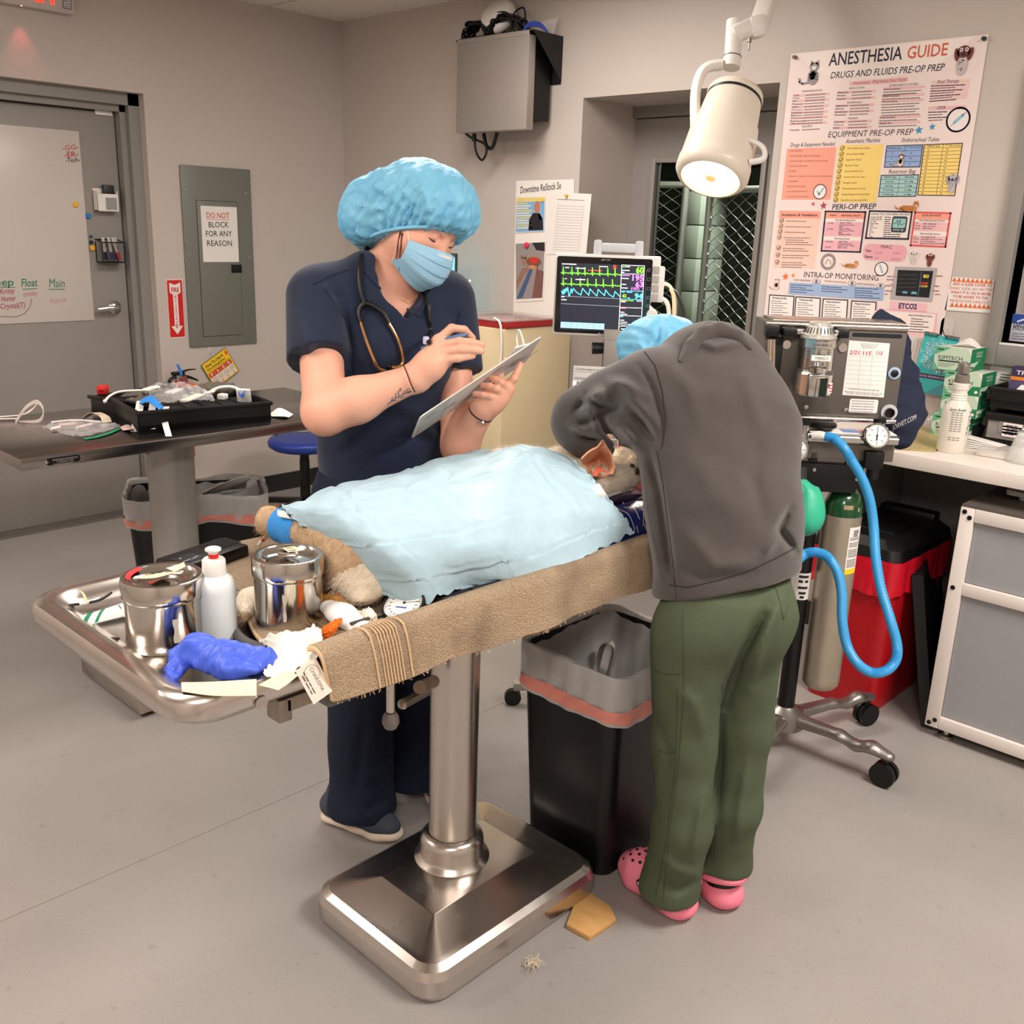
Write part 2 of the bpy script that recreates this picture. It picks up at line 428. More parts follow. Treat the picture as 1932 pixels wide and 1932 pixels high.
 # the room
m_wallL=mat('wall_paint',(196,186,178),rough=.55,var=.02,vs=3,bump=.05,bs=90)
m_ceil=mat('ceiling_tile',(232,225,216),rough=.85,var=.03,vs=60,bump=.2,bs=160)
m_grid=mat('ceiling_grid',(205,198,190),rough=.6,var=.01)
m_dgrey=mat('door_grey_paint',(148,143,137),rough=.42,var=.03,vs=4)
m_fgrey=mat('frame_grey_paint',(138,134,128),rough=.4,var=.03,vs=5)
m_rub=mat('black_rubber',(24,24,25),rough=.6,var=.1)
m_chrome=mat('chrome',(205,203,200),rough=.16,metal=1,var=.03)
m_steel=mat('brushed_steel',(196,188,180),rough=.27,metal=1,var=.05,vs=6,rvar=.07,bump=.03,bs=40,stretch=(1,12,12))
m_steelw=mat('worn_steel',(204,196,188),rough=.25,metal=1,var=.07,vs=9,rvar=.09,bump=.03,bs=14)
m_white=mat('white_plastic',(232,228,222),rough=.35,var=.02)
m_offw=mat('cream_enamel',(226,216,200),rough=.28,var=.02)
m_blackp=mat('black_plastic',(7,7,8),rough=.42,var=.1)
m_darkp=mat('charcoal_plastic',(34,34,36),rough=.45,var=.08)
m_paper=mat('white_paper',(234,229,223),rough=.8,var=.015)
m_glass=mat('clear_glass',(220,228,226),rough=.02,trans=1,var=.0,ior=1.1)
m_clear=mat('clear_film',(240,240,240),rough=.1,alpha=.16,var=.05,spec=1.)
m_red=mat('safety_red',(200,34,30),rough=.4,var=.05)
def floor_mat():
 m=mat('vinyl_floor',(170,163,156),rough=.42,var=.0);nt=m.node_tree;b=nt.nodes['Principled BSDF']
 tc=nt.nodes.new('ShaderNodeTexCoord');L=nt.links
 def noise(s,d=3):
  n=nt.nodes.new('ShaderNodeTexNoise');n.inputs['Scale'].default_value=s;n.inputs['Detail'].default_value=d;L.new(tc.outputs['Object'],n.inputs['Vector']);return n
 def ramp(src,stops):
  r=nt.nodes.new('ShaderNodeValToRGB');e=r.color_ramp.elements
  while len(e)<len(stops):e.new(.5)
  for q,(p,c) in zip(e,stops):q.position=p;q.color=c
  L.new(src,r.inputs['Fac']);return r
 big=ramp(noise(1.7,5).outputs['Fac'],[(.3,rgb((146,140,135))),(.7,rgb((158,152,147)))])
 fine=ramp(noise(330,2).outputs['Fac'],[(.34,(.86,.85,.84,1)),(.44,(1,1,1,1)),(.62,(1,1,1,1)),(.72,(1.1,1.1,1.1,1))])
 dirt=ramp(noise(26,6).outputs['Fac'],[(.25,(.84,.82,.79,1)),(.36,(1,1,1,1))])
 def mul(a,c):
  x=nt.nodes.new('ShaderNodeMix');x.data_type='RGBA';x.blend_type='MULTIPLY';x.inputs['Factor'].default_value=1
  L.new(a,x.inputs['A']);L.new(c,x.inputs['B']);return x.outputs['Result']
 L.new(mul(mul(big.outputs['Color'],fine.outputs['Color']),dirt.outputs['Color']),b.inputs['Base Color'])
 return m
m_floor=floor_mat()
mb=MB();mb.span((WX-.3,EY-.1,-.1),(EX+.1,WY+.9,0));struct('floor',mb,m_floor,base=(0,0,0))
mb=MB();a=P(0,1738,z=.0006);b_=P(612,1472,z=.0006);u=(b_-a).normalized();mb.beam(a-u*.6,b_+u*1.2,.004,.0006);struct('trim_1',mb,mat('floor_weld',(152,144,137),rough=.5))
mb=MB();mb.span((WX-.3,EY-.1,WZ),(EX+.1,WY+.3,WZ+.05));struct('ceiling',mb,m_ceil,base=(0,0,WZ))
gx=P(520,8,z=WZ);mb=MB()
for i in range(-3,12):mb.span((WX,gx.y-.61*i-.008,WZ-.004),(EX,gx.y-.61*i+.008,WZ)) if EY<gx.y-.61*i<WY else None
for i in range(0,6):mb.span((WX+1.05+1.22*i-.008,EY,WZ-.004),(WX+1.05+1.22*i+.008,WY,WZ))
struct('trim_2',mb,m_grid)
for i,(x,y,pw) in enumerate(TROFFERS):
 t=thing('ceiling_light',['fluorescent ceiling panel over the counter side of the room','fluorescent ceiling panel between the recorder box and the lamp arm','fluorescent ceiling panel above the end of the steel exam table','fluorescent ceiling panel near the wall behind the viewer','fluorescent ceiling panel near the door with the whiteboard'][i],'ceiling light',(x,y,WZ-.03),group='ceiling light panels')
 mb=MB()
 for sx in(-1,1):mb.box((x+sx*.3,y,WZ-.015),(.02,1.22,.03))
 for sy in(-1,1):mb.box((x,y+sy*.6,WZ-.015),(.6,.02,.03))
 mb.each('frame',m_white,t)
 mb=MB();mb.box((x,y,WZ-.012),(.58,1.18,.006));mb.build('diffuser',mat('lit_diffuser',(255,228,205),rough=.6,var=.01,emit=1.4),t)
RY,RZ_,RD=2.44,2.108,.10
mb=MB()
mb.span((WX-.14,RY,0),(WX,WY+.2,WZ));mb.span((WX-.14,1.30,RZ_),(WX,RY,WZ));mb.span((WX-.14,EY-.1,0),(WX,1.30,WZ))
struct('wall_left',mb,m_wallL)
mb=MB();X0=WX-RD
for y0,y1 in((RY-.055,RY),(1.30,1.355)):mb.span((X0-.06,y0,0),(X0+.045,y1,RZ_))
mb.span((X0-.06,1.30,RZ_-.055),(X0+.045,RY,RZ_))
for y0,y1 in((RY-.085,RY-.04),(1.34,1.385)):mb.span((X0-.07,y0,0),(X0+.01,y1,RZ_-.04))
mb.span((X0-.07,1.34,RZ_-.085),(X0+.01,RY-.04,RZ_-.04));struct('trim_3',mb,m_fgrey)
DX=WX-.14
mb=MB();mb.span((DX-.045,1.39,.012),(DX,RY-.09,RZ_-.09),bevel=.002);door1=struct('door_1',mb,m_dgrey)
kp=P(216,580,x=DX)
mb=MB();mb.lathe([(0,0),(.034,0),(.034,.006),(.024,.014),(.014,.018),(.012,.05),(0,.052)],M=axis_frame((DX,kp.y,kp.z),(1,0,0)))
mb.tube([(DX+.045,kp.y,kp.z),(DX+.052,kp.y-.02,kp.z),(DX+.05,kp.y-.06,kp.z),(DX+.044,kp.y-.105,kp.z-.004)],[.011,.012,.01,.008],n=10,flat=1.2);mb.build('door_handle',m_chrome,door1)
q=P(195,212,x=DX+.005)
mb=MB();mb.box((DX+.006,q.y,q.z),(.012,.085,.028),bevel=.003);mb.build('door_contact',m_white,door1)
mb=MB();mb.span((DX-.06,1.30,0),(X0+.05,RY,.012));struct('trim_4',mb,mat('threshold_metal',(150,146,140),rough=.4,metal=.8))
mb=MB();mb.span((DX-.2,1.2,0),(DX-.06,RY+.1,RZ_+.1));struct('trim_5',mb,m_fgrey)
BX0,BX1,BZ,BY=-3.067,-2.085,2.116,4.03
mb=MB()
def roundjamb(x,s):
 pass
mb.span((WX-.14,WY,0),(BX0,WY+.46,WZ));mb.span((BX0,WY,BZ),(BX1,WY+.46,WZ));
w2=[P(1866,640,y=WY),P(1890,640,y=WY),P(1918,250,y=WY)]
WIN=dict(x0=w2[1].x,z0=P(1895,646,y=WY).z,x1=.9,z1=2.05)
mb.span((BX1,WY,0),(WIN['x0'],WY+.46,WZ));mb.span((WIN['x0'],WY,0),(EX+.1,WY+.46,WIN['z0']));mb.span((WIN['x0'],WY,WIN['z1']),(EX+.1,WY+.46,WZ));mb.span((WIN['x1'],WY,WIN['z0']),(EX+.1,WY+.46,WIN['z1']))
struct('wall_back',mb,m_wallL)
mb=MB()
ft=P(1187.7,226.4,y=BY)
mb.span((BX0,BY-.03,0),(ft.x-.004,BY+.08,BZ));mb.span((BX1-.05,BY-.03,0),(BX1,BY+.08,BZ));mb.span((BX0,BY-.03,ft.z+.004),(BX1,BY+.08,BZ));struct('trim_6',mb,m_fgrey)
g0=P(1238,306,y=BY);g1=P(1441,304,y=BY);g2=P(1416,636,y=BY)
gx0,gx1,gz0,gz1=g0.x,g1.x,g2.z,g0.z
mb=MB();dx0,dx1,dz1=ft.x,BX1-.052,ft.z
mb.span((dx0,BY,.01),(gx0,BY+.045,dz1));mb.span((gx1,BY,.01),(dx1,BY+.045,dz1));mb.span((gx0,BY,gz1),(gx1,BY+.045,dz1));mb.span((gx0,BY,.01),(gx1,BY+.045,gz0));door2=struct('door_2',mb,m_dgrey)
mb=MB();w=.022
for a,b_ in(((gx0-w,gz0-w),(gx0+.004,gz1+w)),((gx1-.004,gz0-w),(gx1+w,gz1+w)),((gx0,gz1-.004),(gx1,gz1+w)),((gx0,gz0-w),(gx1,gz0+.004))):mb.span((a[0],BY-.014,a[1]),(b_[0],BY+.002,b_[1]),bevel=.003)
mb.build('window_frame',m_dgrey,door2)
mb=MB();mb.span((gx0,BY+.018,gz0),(gx1,BY+.024,gz1));mb.build('window_pane',m_glass,door2)
hp=P(1177,322,y=BY);mb=MB();mb.cyl((hp.x,BY-.012,hp.z-.06),(hp.x,BY-.012,hp.z+.06),.009);mb.box((hp.x+.02,BY-.004,hp.z),(.04,.006,.11));mb.build('hinge',m_steel,door2)
KY=6.4
mb=MB();mb.span((-4.3,BY+.06,-.1),(-.9,KY,0));struct('floor_kennel',mb,mat('kennel_floor',(96,98,92),rough=.5,var=.1))
mb=MB();mb.span((-4.3,KY,0),(-.9,KY+.1,2.6));mb.span((-4.4,BY+.07,0),(-4.3,KY,2.6));mb.span((-.9,WY+.47,0),(-.8,KY,2.6));mb.span((-4.3,WY+.47,2.6),(-.9,KY,2.7));struct('wall_kennel',mb,mat('kennel_block',(104,112,100),rough=.7,var=.12,vs=3))
mb=MB();mb.span((-4.3,5.3,2.0),(-.9,KY,2.2),bevel=.01);struct('trim_7',mb,mat('dark_timber',(44,34,28),rough=.7,var=.2))
m_galv=mat('galvanised_wire',(196,198,190),rough=.38,metal=.7,var=.08)
def chain_panel(name,A,Bx,z0,z1,label):
 """a chain link panel with its tubular frame, between two ground points"""
 A,Bx=Vector(A),Vector(Bx);u=(Bx-A).normalized();L=(Bx-A).length
 t=thing(name,label,'fence',((A+Bx)/2)[:2]+(0,),group=None)
 m=MB()
 for q in(A,Bx):m.cyl(q+Vector((0,0,0)),q+Vector((0,0,z1)),.021,n=12)
 for z in(z0,z1):m.cyl(A+Vector((0,0,z)),Bx+Vector((0,0,z)),.019,n=12)
 m.build('fence_frame',m_galv,t)
 m=MB();s=.055;nn=Vector((-u.y,u.x,0))
 k=int(L/s)
 for i in range(k+1):
  pts=[];j=0;z=z0
  while z<z1:
   x=min(max((i+(.5 if(i+j)%2 else-.5))*s,0),L);pts.append(A+u*x+nn*(.003 if j%2 else-.003)+Vector((0,0,z)));z+=s*.62;j+=1
  m.tube(pts,.0033,n=4,sm=1)
 m.build('chain_link',m_galv,t)
 return t
q0=P(1232,350,y=5.0);q1=P(1304,350,y=5.15);q2=P(1342,352,y=5.1);q3=P(1470,362,y=4.9)
chain_panel('kennel_fence',(q0.x-.3,4.95,0),(q1.x,5.1,0),.1,q1.z,'chain-link kennel panel left of the pale block pier behind the door glass')
chain_panel('kennel_gate',(q2.x,5.1,0),(q3.x+.1,4.9,0),.1,q2.z-.02,'chain-link kennel gate right of the pale block pier behind the door glass')
mb=MB();qa=P(1306,400,y=5.35);qb=P(1330,400,y=5.35)
for i in range(12):mb.span((qa.x,5.3,.2*i),(qb.x,5.6,.2*i+.194),bevel=.004)
struct('trim_8',mb,mat('painted_block',(176,186,170),rough=.6,var=.05))
area_light('kennel_fill_light',(-2.7,5.0,2.55),.6,.4,34,(1,.96,.86))  # added fill light without a fixture, brightens the kennel behind the door glass
mb=MB();fx=w2[0].x;z0,z1,x0,x1=WIN['z0'],WIN['z1'],WIN['x0'],WIN['x1'];fw_=x0-fx
mb.span((fx,WY-.035,z0-.075),(x0,WY+.1,z1+.06),bevel=.003);mb.span((x1,WY-.035,z0-.075),(x1+.06,WY+.1,z1+.06));mb.span((x0,WY-.035,z0-.075),(x1,WY+.1,z0-.006),bevel=.003);mb.span((x0,WY-.035,z1),(x1,WY+.1,z1+.06))
win=struct('window_1',mb,m_fgrey)
mb=MB();mb.span((x0,WY-.02,z0-.006),(x1,WY+.3,z0));mb.build('window_sill',m_white,win)
mb=MB();mb.span((x0,WY+.3,z0),(x1,WY+.306,z1));mb.build('window_pane',mat('dark_glass',(52,62,72),rough=.06,var=.1,spec=.7),win)
mb=MB();mb.span((x0,WY+.31,z0-.1),(x1,WY+.45,z1+.1));struct('wall_beyond',mb,mat('dark_room',(60,66,74),rough=.8))
mb=MB();mb.span((EX,EY-.1,0),(EX+.1,WY+.4,WZ));struct('wall_right',mb,m_wallL)
mb=MB();mb.span((WX-.14,EY-.1,0),(EX,EY,WZ));struct('wall_front',mb,m_wallL)
m_base=mat('cove_base',(40,39,39),rough=.5,var=.05)
mb=MB();mb.span((WX,RY+.02,0),(WX+.012,WY,.10));struct('baseboard_left',mb,m_base)
mb=MB();mb.span((WX+.013,WY-.012,0),(BX0,WY,.10));mb.span((BX1,WY-.012,0),(EX,WY,.10));struct('baseboard_back',mb,m_base)
# steel exam table in the middle, with what lies on it
def pix(p):
 q=np.array(p,float)-CC;z=float(q@FW);return 966+CAM_F*float(q@RT)/z,966-CAM_F*float(q@UP)/z
def ZAT(x,y,py):
 a,b=0.,2.6
 for _ in range(40):
  m=(a+b)/2
  if pix((x,y,m))[1]>py:a=m
  else:b=m
 return(a+b)/2
def catm(p0,p1,p2,p3,t):return .5*((2*p1)+(p2-p0)*t+(2*p0-5*p1+4*p2-p3)*t*t+(3*p1-p0-3*p2+p3)*t**3)
def patch(C,jit=None):
 """smooth surface through a grid of control points C[i][j]; returns fn(u, v)"""
 C=[[Vector(p) for p in r] for r in C];n,m=len(C),len(C[0])
 def row(r,v):
  x=min(max(v,0),1)*(m-1);j=min(int(x),m-2);t=x-j
  return catm(r[max(j-1,0)],r[j],r[j+1],r[min(j+2,m-1)],t)
 def f(u,v):
  x=min(max(u,0),1)*(n-1);i=min(int(x),n-2);t=x-i
  p=catm(row(C[max(i-1,0)],v),row(C[i],v),row(C[i+1],v),row(C[min(i+2,n-1)],v),t)
  return p+Vector(jit(u,v)) if jit else p
 return f
TX0,TX1,TY0,TY1=-1.812,-1.212,.602,2.12;TZ=.868
COLX,COLY=-1.462,1.385
tbl=thing('exam_table','stainless steel pedestal exam table carrying the draped dog, lever and column below','exam table',(COLX,COLY,0))
mb=MB();cx,cy=(TX0+TX1)/2,(TY0+TY1)/2;W_,L_=TX1-TX0,TY1-TY0
rings=[(-.06,.066,.812),(-.015,.07,.815),(0,.075,.83),(0,.075,.855),(-.006,.075,.866),(-.02,.07,TZ),(-.036,.062,TZ-.002),(-.05,.05,.855),(-.064,.045,.846)]
vs=[];fs=[];n=0
for off,r,z in rings:
 pts=rrect(W_+2*off,L_+2*off,max(r,.02),8,cx,cy);n=len(pts);vs+=[(x,y,z) for x,y in pts]
for i in range(len(rings)-1):
 for j in range(n):fs.append((i*n+j,i*n+(j+1)%n,(i+1)*n+(j+1)%n,(i+1)*n+j))
fs.append(tuple(range(n))[::-1]);fs.append(tuple((len(rings)-1)*n+j for j in range(n)));mb._add(vs,fs)
tray=mb.build('tray_top',m_steelw,tbl,smooth=50)
mb=MB();mb.cyl((TX1+.001,.735,.83),(TX1+.004,.735,.83),.011,n=16);mb.build('screw',m_steel,tray)
mb=MB()
mb.span((TX1-.05,.79,.788),(TX1-.012,2.0,.812),bevel=.002);mb.span((TX1-.05,.775,.772),(TX1-.012,.80,.812),bevel=.003);mb.span((TX0+.02,.79,.788),(TX0+.05,2.0,.812))
mb.build('side_rail',mat('rail_steel',(150,138,126),rough=.4,metal=.9,var=.15,vs=30),tbl)
mb=MB();mb.box((TX1-.03,.90,.785),(.05,.07,.03),bevel=.006);mb.build('rail_clamp',mat('grey_cast',(112,108,104),rough=.5,metal=.6),tbl)
mb=MB();mb.span((COLX-.14,COLY-.2,.77),(COLX+.14,COLY+.2,.812),bevel=.004);mb.build('under_frame',m_steel,tbl)
mb=MB();mb.lathe([(.056,.1),(.056,.77)],M=mtx((COLX,COLY,0)),n=48,cap=False);mb.build('column',mat('column_steel',(198,190,182),rough=.3,metal=1,var=.08,vs=5,rvar=.09,stretch=(6,6,.6)),tbl)
mb=MB();mb.lathe([(.0,.108),(.09,.108),(.088,.112),(.079,.118),(.076,.126),(.075,.155),(.073,.165),(.066,.173),(.0575,.176),(.0565,.17)],M=mtx((COLX,COLY,0)),n=48,cap=False);mb.build('column_collar',m_steelw,tbl,smooth=50)
bx0,bx1,by0,by1=-1.632,-1.212,1.092,1.655;bcx,bcy=(bx0+bx1)/2,(by0+by1)/2;bw,bl=bx1-bx0,by1-by0
mb=MB();vs=[];fs=[]
rg_=[(-.03,.05,.012),(-.004,.06,.006),(0,.06,.018),(0,.06,.055),(-.007,.056,.073),(-.022,.046,.083),(-.04,.034,.085),(-.118,.004,.108),(-.12,.003,.1085)]
for off,r,z in rg_:
 pts=rrect(bw+2*off,bl+2*off,r,8,bcx,bcy);n=len(pts);vs+=[(x,y,z) for x,y in pts]
for i in range(len(rg_)-1):
 for j in range(n):fs.append((i*n+j,i*n+(j+1)%n,(i+1)*n+(j+1)%n,(i+1)*n+j))
fs.append(tuple(range(n))[::-1]);fs.append(tuple((len(rg_)-1)*n+j for j in range(n)));mb._add(vs,fs)
base=mb.build('pedestal_base',m_steelw,tbl,smooth=16)
mb=MB()
for x in(bx0+.07,bx1-.07):
 for y in(by0+.07,by1-.07):mb.cyl((x,y,0),(x,y,.013),.02)
mb.each('base_foot',m_rub,base)
mb=MB();lv=P(737,1300,x=-1.33);q2=P(736,1360,x=-1.33)
mb.cyl((lv.x,lv.y,.80),(lv.x,lv.y,q2.z+.02),.0085);mb.build('height_lever',m_steel,tbl)
mb=MB();mb.lathe([(0,-.018),(.012,-.015),(.017,-.004),(.016,.008),(.011,.018),(0,.02)],M=mtx((lv.x,lv.y,q2.z)));mb.build('lever_knob',mat('grey_knob',(120,112,106),rough=.5,metal=.4),tbl)
ta=P(822,1300,x=-1.395);tb=P(760,1328,x=-1.36);tc=P(806,1303,x=-1.385)
mb=MB();mb.cyl(ta+Vector((-.03,.02,0)),P(792,1297,x=-1.36),.014);mb.build('tilt_socket',mat('tarnished_brass',(150,134,116),rough=.45,metal=.8,var=.2),tbl)
mb=MB();mb.cyl(tc,tb,.0105);mb.sphere(tb,.0112);mb.build('tilt_handle',mat('tarnished_steel',(158,148,136),rough=.35,metal=.9,var=.15),tbl)
mb=MB();mb.box((-1.40,1.20,.72),(.05,.06,.11),bevel=.004);mb.build('lever_bracket',m_steel,tbl)
mb=MB();wp=[P(1068,1752,z=.0),P(1112,1776,z=.0),P(1162,1742,z=0),P(1150,1716,z=0),P(1110,1690,z=0),P(1088,1700,z=0)]
mb.prism([(p.x,p.y) for p in wp],.0005,.012,bevel=.001);top('wooden_shim',mb,mat('worn_wood',(196,150,92),rough=.6,var=.14,vs=14,stretch=(1,9,9),bump=.2,bs=40),'broken scrap of tan wood on the floor against the steel table base','wood scrap')
rg2=random.Random(4);mb=MB();c0=P(1003,1822,z=.004)
for i in range(60):
 a=rg2.uniform(0,6.3);r=rg2.uniform(.005,.022);p=c0+Vector((rg2.uniform(-.01,.01),rg2.uniform(-.014,.014),.001));q=p+Vector((math.cos(a)*r,math.sin(a)*r,rg2.uniform(.002,.012)))
 mb.tube([p,(p+q)/2+Vector((0,0,.006)),q],.0006,n=3,sm=3)
top('fur_tuft',mb,mat('pale_fur',(222,206,182),rough=.8),'pale tuft of shed fur on the floor in front of the table base','fur')
# towel under the dog
def towel_mat():
 m=mat('tan_terry',(202,170,132),rough=.95,var=.12,vs=520,bump=.0,sheen=.3);nt=m.node_tree;L=nt.links;b=nt.nodes['Principled BSDF']
 tc=nt.nodes.new('ShaderNodeTexCoord');v=nt.nodes.new('ShaderNodeTexVoronoi');v.inputs['Scale'].default_value=420;L.new(tc.outputs['Object'],v.inputs['Vector'])
 bp=nt.nodes.new('ShaderNodeBump');bp.inputs['Strength'].default_value=1;bp.inputs['Distance'].default_value=.006;bp.invert=True
 L.new(v.outputs['Distance'],bp.inputs['Height']);L.new(bp.outputs[0],b.inputs['Normal'])
 r=nt.nodes.new('ShaderNodeTexNoise');r.inputs['Scale'].default_value=6;L.new(tc.outputs['Object'],r.inputs['Vector'])
 rr=nt.nodes.new('ShaderNodeValToRGB');rr.color_ramp.elements[0].position=.33;rr.color_ramp.elements[0].color=rgb((160,124,88));rr.color_ramp.elements[1].position=.52;rr.color_ramp.elements[1].color=rgb((216,182,140))
 L.new(r.outputs['Fac'],rr.inputs['Fac'])
 mx=nt.nodes.new('ShaderNodeMix');mx.data_type='RGBA';mx.blend_type='MULTIPLY';mx.inputs['Factor'].default_value=.55
 src=b.inputs['Base Color'].links[0].from_socket;L.new(rr.outputs['Color'],mx.inputs['A']);L.new(v.outputs['Distance'],mx.inputs['B'])
 mr=nt.nodes.new('ShaderNodeMapRange');mr.inputs['From Min'].default_value=0;mr.inputs['From Max'].default_value=.6;mr.inputs['To Min'].default_value=1.05;mr.inputs['To Max'].default_value=.6;L.new(v.outputs['Distance'],mr.inputs['Value'])
 L.new(mr.outputs[0],mx.inputs['B']);L.new(mx.outputs['Result'],b.inputs['Base Color']);return m
m_towel=towel_mat();m_hem=mat('towel_hem',(202,172,134),rough=.9,var=.05,bump=.2,bs=300)
tw=thing('towel','tan terry towel spread under the dog and hanging over the front edge of the table','towel',(-1.45,1.3,TZ))
ys=[.0,.06,.14,.25,.4,.55,.7,.85,1.]
def tow(u,v):
 y=None
 rows=[(-1.80,.962,.872),(-1.74,.955,.862),(-1.66,.945,.857),(-1.5,.885,.856),(-1.36,.83,.858),(-1.26,.83,.866),(-1.215,.832,.892),(-1.193,.836,.884),(-1.186,.84,.855),(-1.184,.845,.82),(-1.182,.848,.796)]
 x=v*(len(rows)-1);j=min(int(x),len(rows)-2);t=x-j
 A=[np.array(rows[min(max(k,0),len(rows)-1)]) for k in(j-1,j,j+1,j+2)];r=catm(*A,t)
 y=r[1]+u*(1.93-r[1]);z=r[2]
 ov=max(0,(v-.55)/.45)
 z+=.016*ov*math.sin(min(u*1.25,1)*PI)*(1 if v<.75 else .4)
 x_=r[0]+ov*(.012*math.sin(u*17)+.007*math.sin(u*41+1))*(.3+.7*u)
 if v>.7:z+=(v-.7)/.3*(-.012*math.sin(u*PI*.9)+.03*max(0,u-.72)/.28+.01*(1-u)**6)
 z+=.0022*math.sin(23*u+9*v)*math.sin(14*v+3*u)+.006*math.exp(-((v-.25)/.2)**2)*math.sin(u*9)*.5
 return(x_,y,max(z,.851) if v<.5 else z)
mb=MB();mb.grid(tow,150,110,thick=.006);cloth=mb.build('terry_cloth',m_towel,tw,smooth=80)
mb=MB()
for u0 in(.085,.098,.104,.110,.116,.122,.128,.134,.150):
 mb.tube([Vector(tow(u0,v))+Vector((.0068 if v>.6 else 0,0,.0068 if v<=.7 else 0)) for v in np.linspace(.3,.985,44)],.0016 if u0 not in(.085,.15) else .0024,n=5,sm=1)
mb.build('woven_stripe',m_hem,tw)
mb=MB()
mb.tube([Vector(tow(.001,v))+Vector((0,-.001,.001)) for v in np.linspace(0,1,60)],.0048,n=6,sm=1);mb.tube([Vector(tow(u,.995)) for u in np.linspace(0,1,80)],.0042,n=6,sm=1);mb.tube([Vector(tow(u,.005)) for u in np.linspace(0,1,60)],.005,n=6,sm=1)
mb.build('hem',m_hem,tw)
lc=[P(561,1272,x=-1.197),P(592,1240,x=-1.2),P(626,1302,x=-1.176),P(594,1324,x=-1.182)]
xa=(lc[2]-lc[1]).normalized();ya=-(lc[0]-lc[1]).normalized();nz_=xa.cross(ya)
if nz_.dot(-Vector(FW))<0:nz_=-nz_
o=(lc[0]+lc[1]+lc[2]+lc[3])/4;ya2=nz_.cross(xa);Mx=frame(o,xa,ya2,nz_)
mb=paper_sheet(Mx,.062,.04,.001);ct=mb.build('care_label',mat('satin_label',(226,208,194),rough=.4),tw)
pr=Print(Mx);pr.text('CHARISMA',0,.002,.0062,(60,52,50));pr.line([(-.012+.009*math.cos(a)*1.5,.002+.014*math.sin(a)) for a in np.linspace(.6,5.2,20)],.0007,(90,78,74));pr.scribble(-.022,-.009,.04,.003,(90,80,76),3);pr.scribble(-.018,-.014,.034,.003,(90,80,76),5);pr.build('label_print',ct)
m_fray=mat('frayed_thread',(214,186,148),rough=.95)
mb=MB();rg2=random.Random(9)
for i in range(150):
 u=rg2.random();p=Vector(tow(u,.998));mb.tube([p,p+Vector((rg2.uniform(-.003,.004),rg2.uniform(-.004,.004),-rg2.uniform(.004,.011)))],.0006,n=3,sm=1)
mb.build('frayed_edge',m_fray,tw)['kind']='stuff'
# the dog on its back
m_fur=mat('tan_fur',(206,180,146),rough=.9,var=.16,vs=26,bump=.35,bs=190,stretch=(1,1,1),c2=(172,138,102))
m_wfur=mat('cream_fur',(236,222,200),rough=.9,var=.08,vs=40,bump=.3,bs=220)
m_pad=mat('paw_pad',(74,58,50),rough=.7,var=.2,vs=60)
dog=thing('dog','tan and cream dog lying on its back under the blue drape, paws showing','dog',(-1.48,1.45,.86))
S=Soft()
S.cone((-1.47,1.10,.945),(-1.48,1.28,.945),.082,.086,k=.05);S.cone((-1.48,1.28,.945),(-1.5,1.6,.955),.088,.095,k=.05);S.cone((-1.5,1.6,.955),(-1.49,1.80,.955),.09,.062,k=.05)
pawA=P(508,984,z=.962);hockA=P(588,1003,z=.972)
S.chain([(-1.47,1.13,.97),(-1.44,1.06,.975),hockA],[.07,.058,.033],k=.04);S.chain([hockA,P(545,993,z=.967),pawA],[.031,.026,.027],k=.02);S.ell(pawA+Vector((-.004,.002,-.002)),(.024,.026,.032),k=.012)
pawB=P(683,1112,z=.905);kn=P(668,1062,z=.945)
S.chain([(-1.44,1.13,.95),kn,P(700,1088,z=.92),pawB],[.075,.055,.034,.027],k=.035);S.ell(pawB,(.027,.03,.024),k=.012)
pB=pawB
for i in range(4):
 a=-.55+.36*i;S.cone(pB+Vector((.0,-.006,-.002)),pB+Vector((.019*math.sin(a)+.012,-.028*math.cos(a)+.004,-.006)),.0105,.0085,k=.006)
for i in range(3):S.cone(pawA,pawA+Vector((-.016+.002*i,-.012+.012*i,-.018+.01*i)),.011,.009,k=.006)
tl=P(470,1135,z=.872)
S.chain([(-1.47,1.06,.90),(-1.47,.98,.885),tl],[.05,.034,.02],k=.03);S.chain([tl,P(462,1165,z=.868)],[.02,.008],k=.02)
pawC=P(1186,897,z=1.0);pawD=P(1082,862,z=1.015);pb=P(1128,915,z=.99)
S.chain([(-1.44,1.60,.98),pb,P(1160,905,z=.997),pawC],[.06,.033,.027,.028],k=.03);S.chain([(-1.55,1.60,.985),P(1058,875,z=1.005),pawD],[.06,.034,.028],k=.03)
S.ell(pawC,(.025,.028,.03),k=.012);S.ell(pawD,(.025,.025,.027),k=.012)
S.cone((-1.49,1.78,.95),(-1.47,1.93,.945),.07,.068,k=.04);S.ell((-1.47,1.97,.945),(.07,.085,.066),k=.03);S.cone((-1.47,2.0,.95),(-1.44,2.10,.985),.046,.032,k=.03)
S.cone(P(1108,905,z=.98),P(1135,905,z=.97),.045,.032,k=.04)
def furdisp(p):return wobble(p,.0022,60,3)+wobble(p,.0012,160,5)
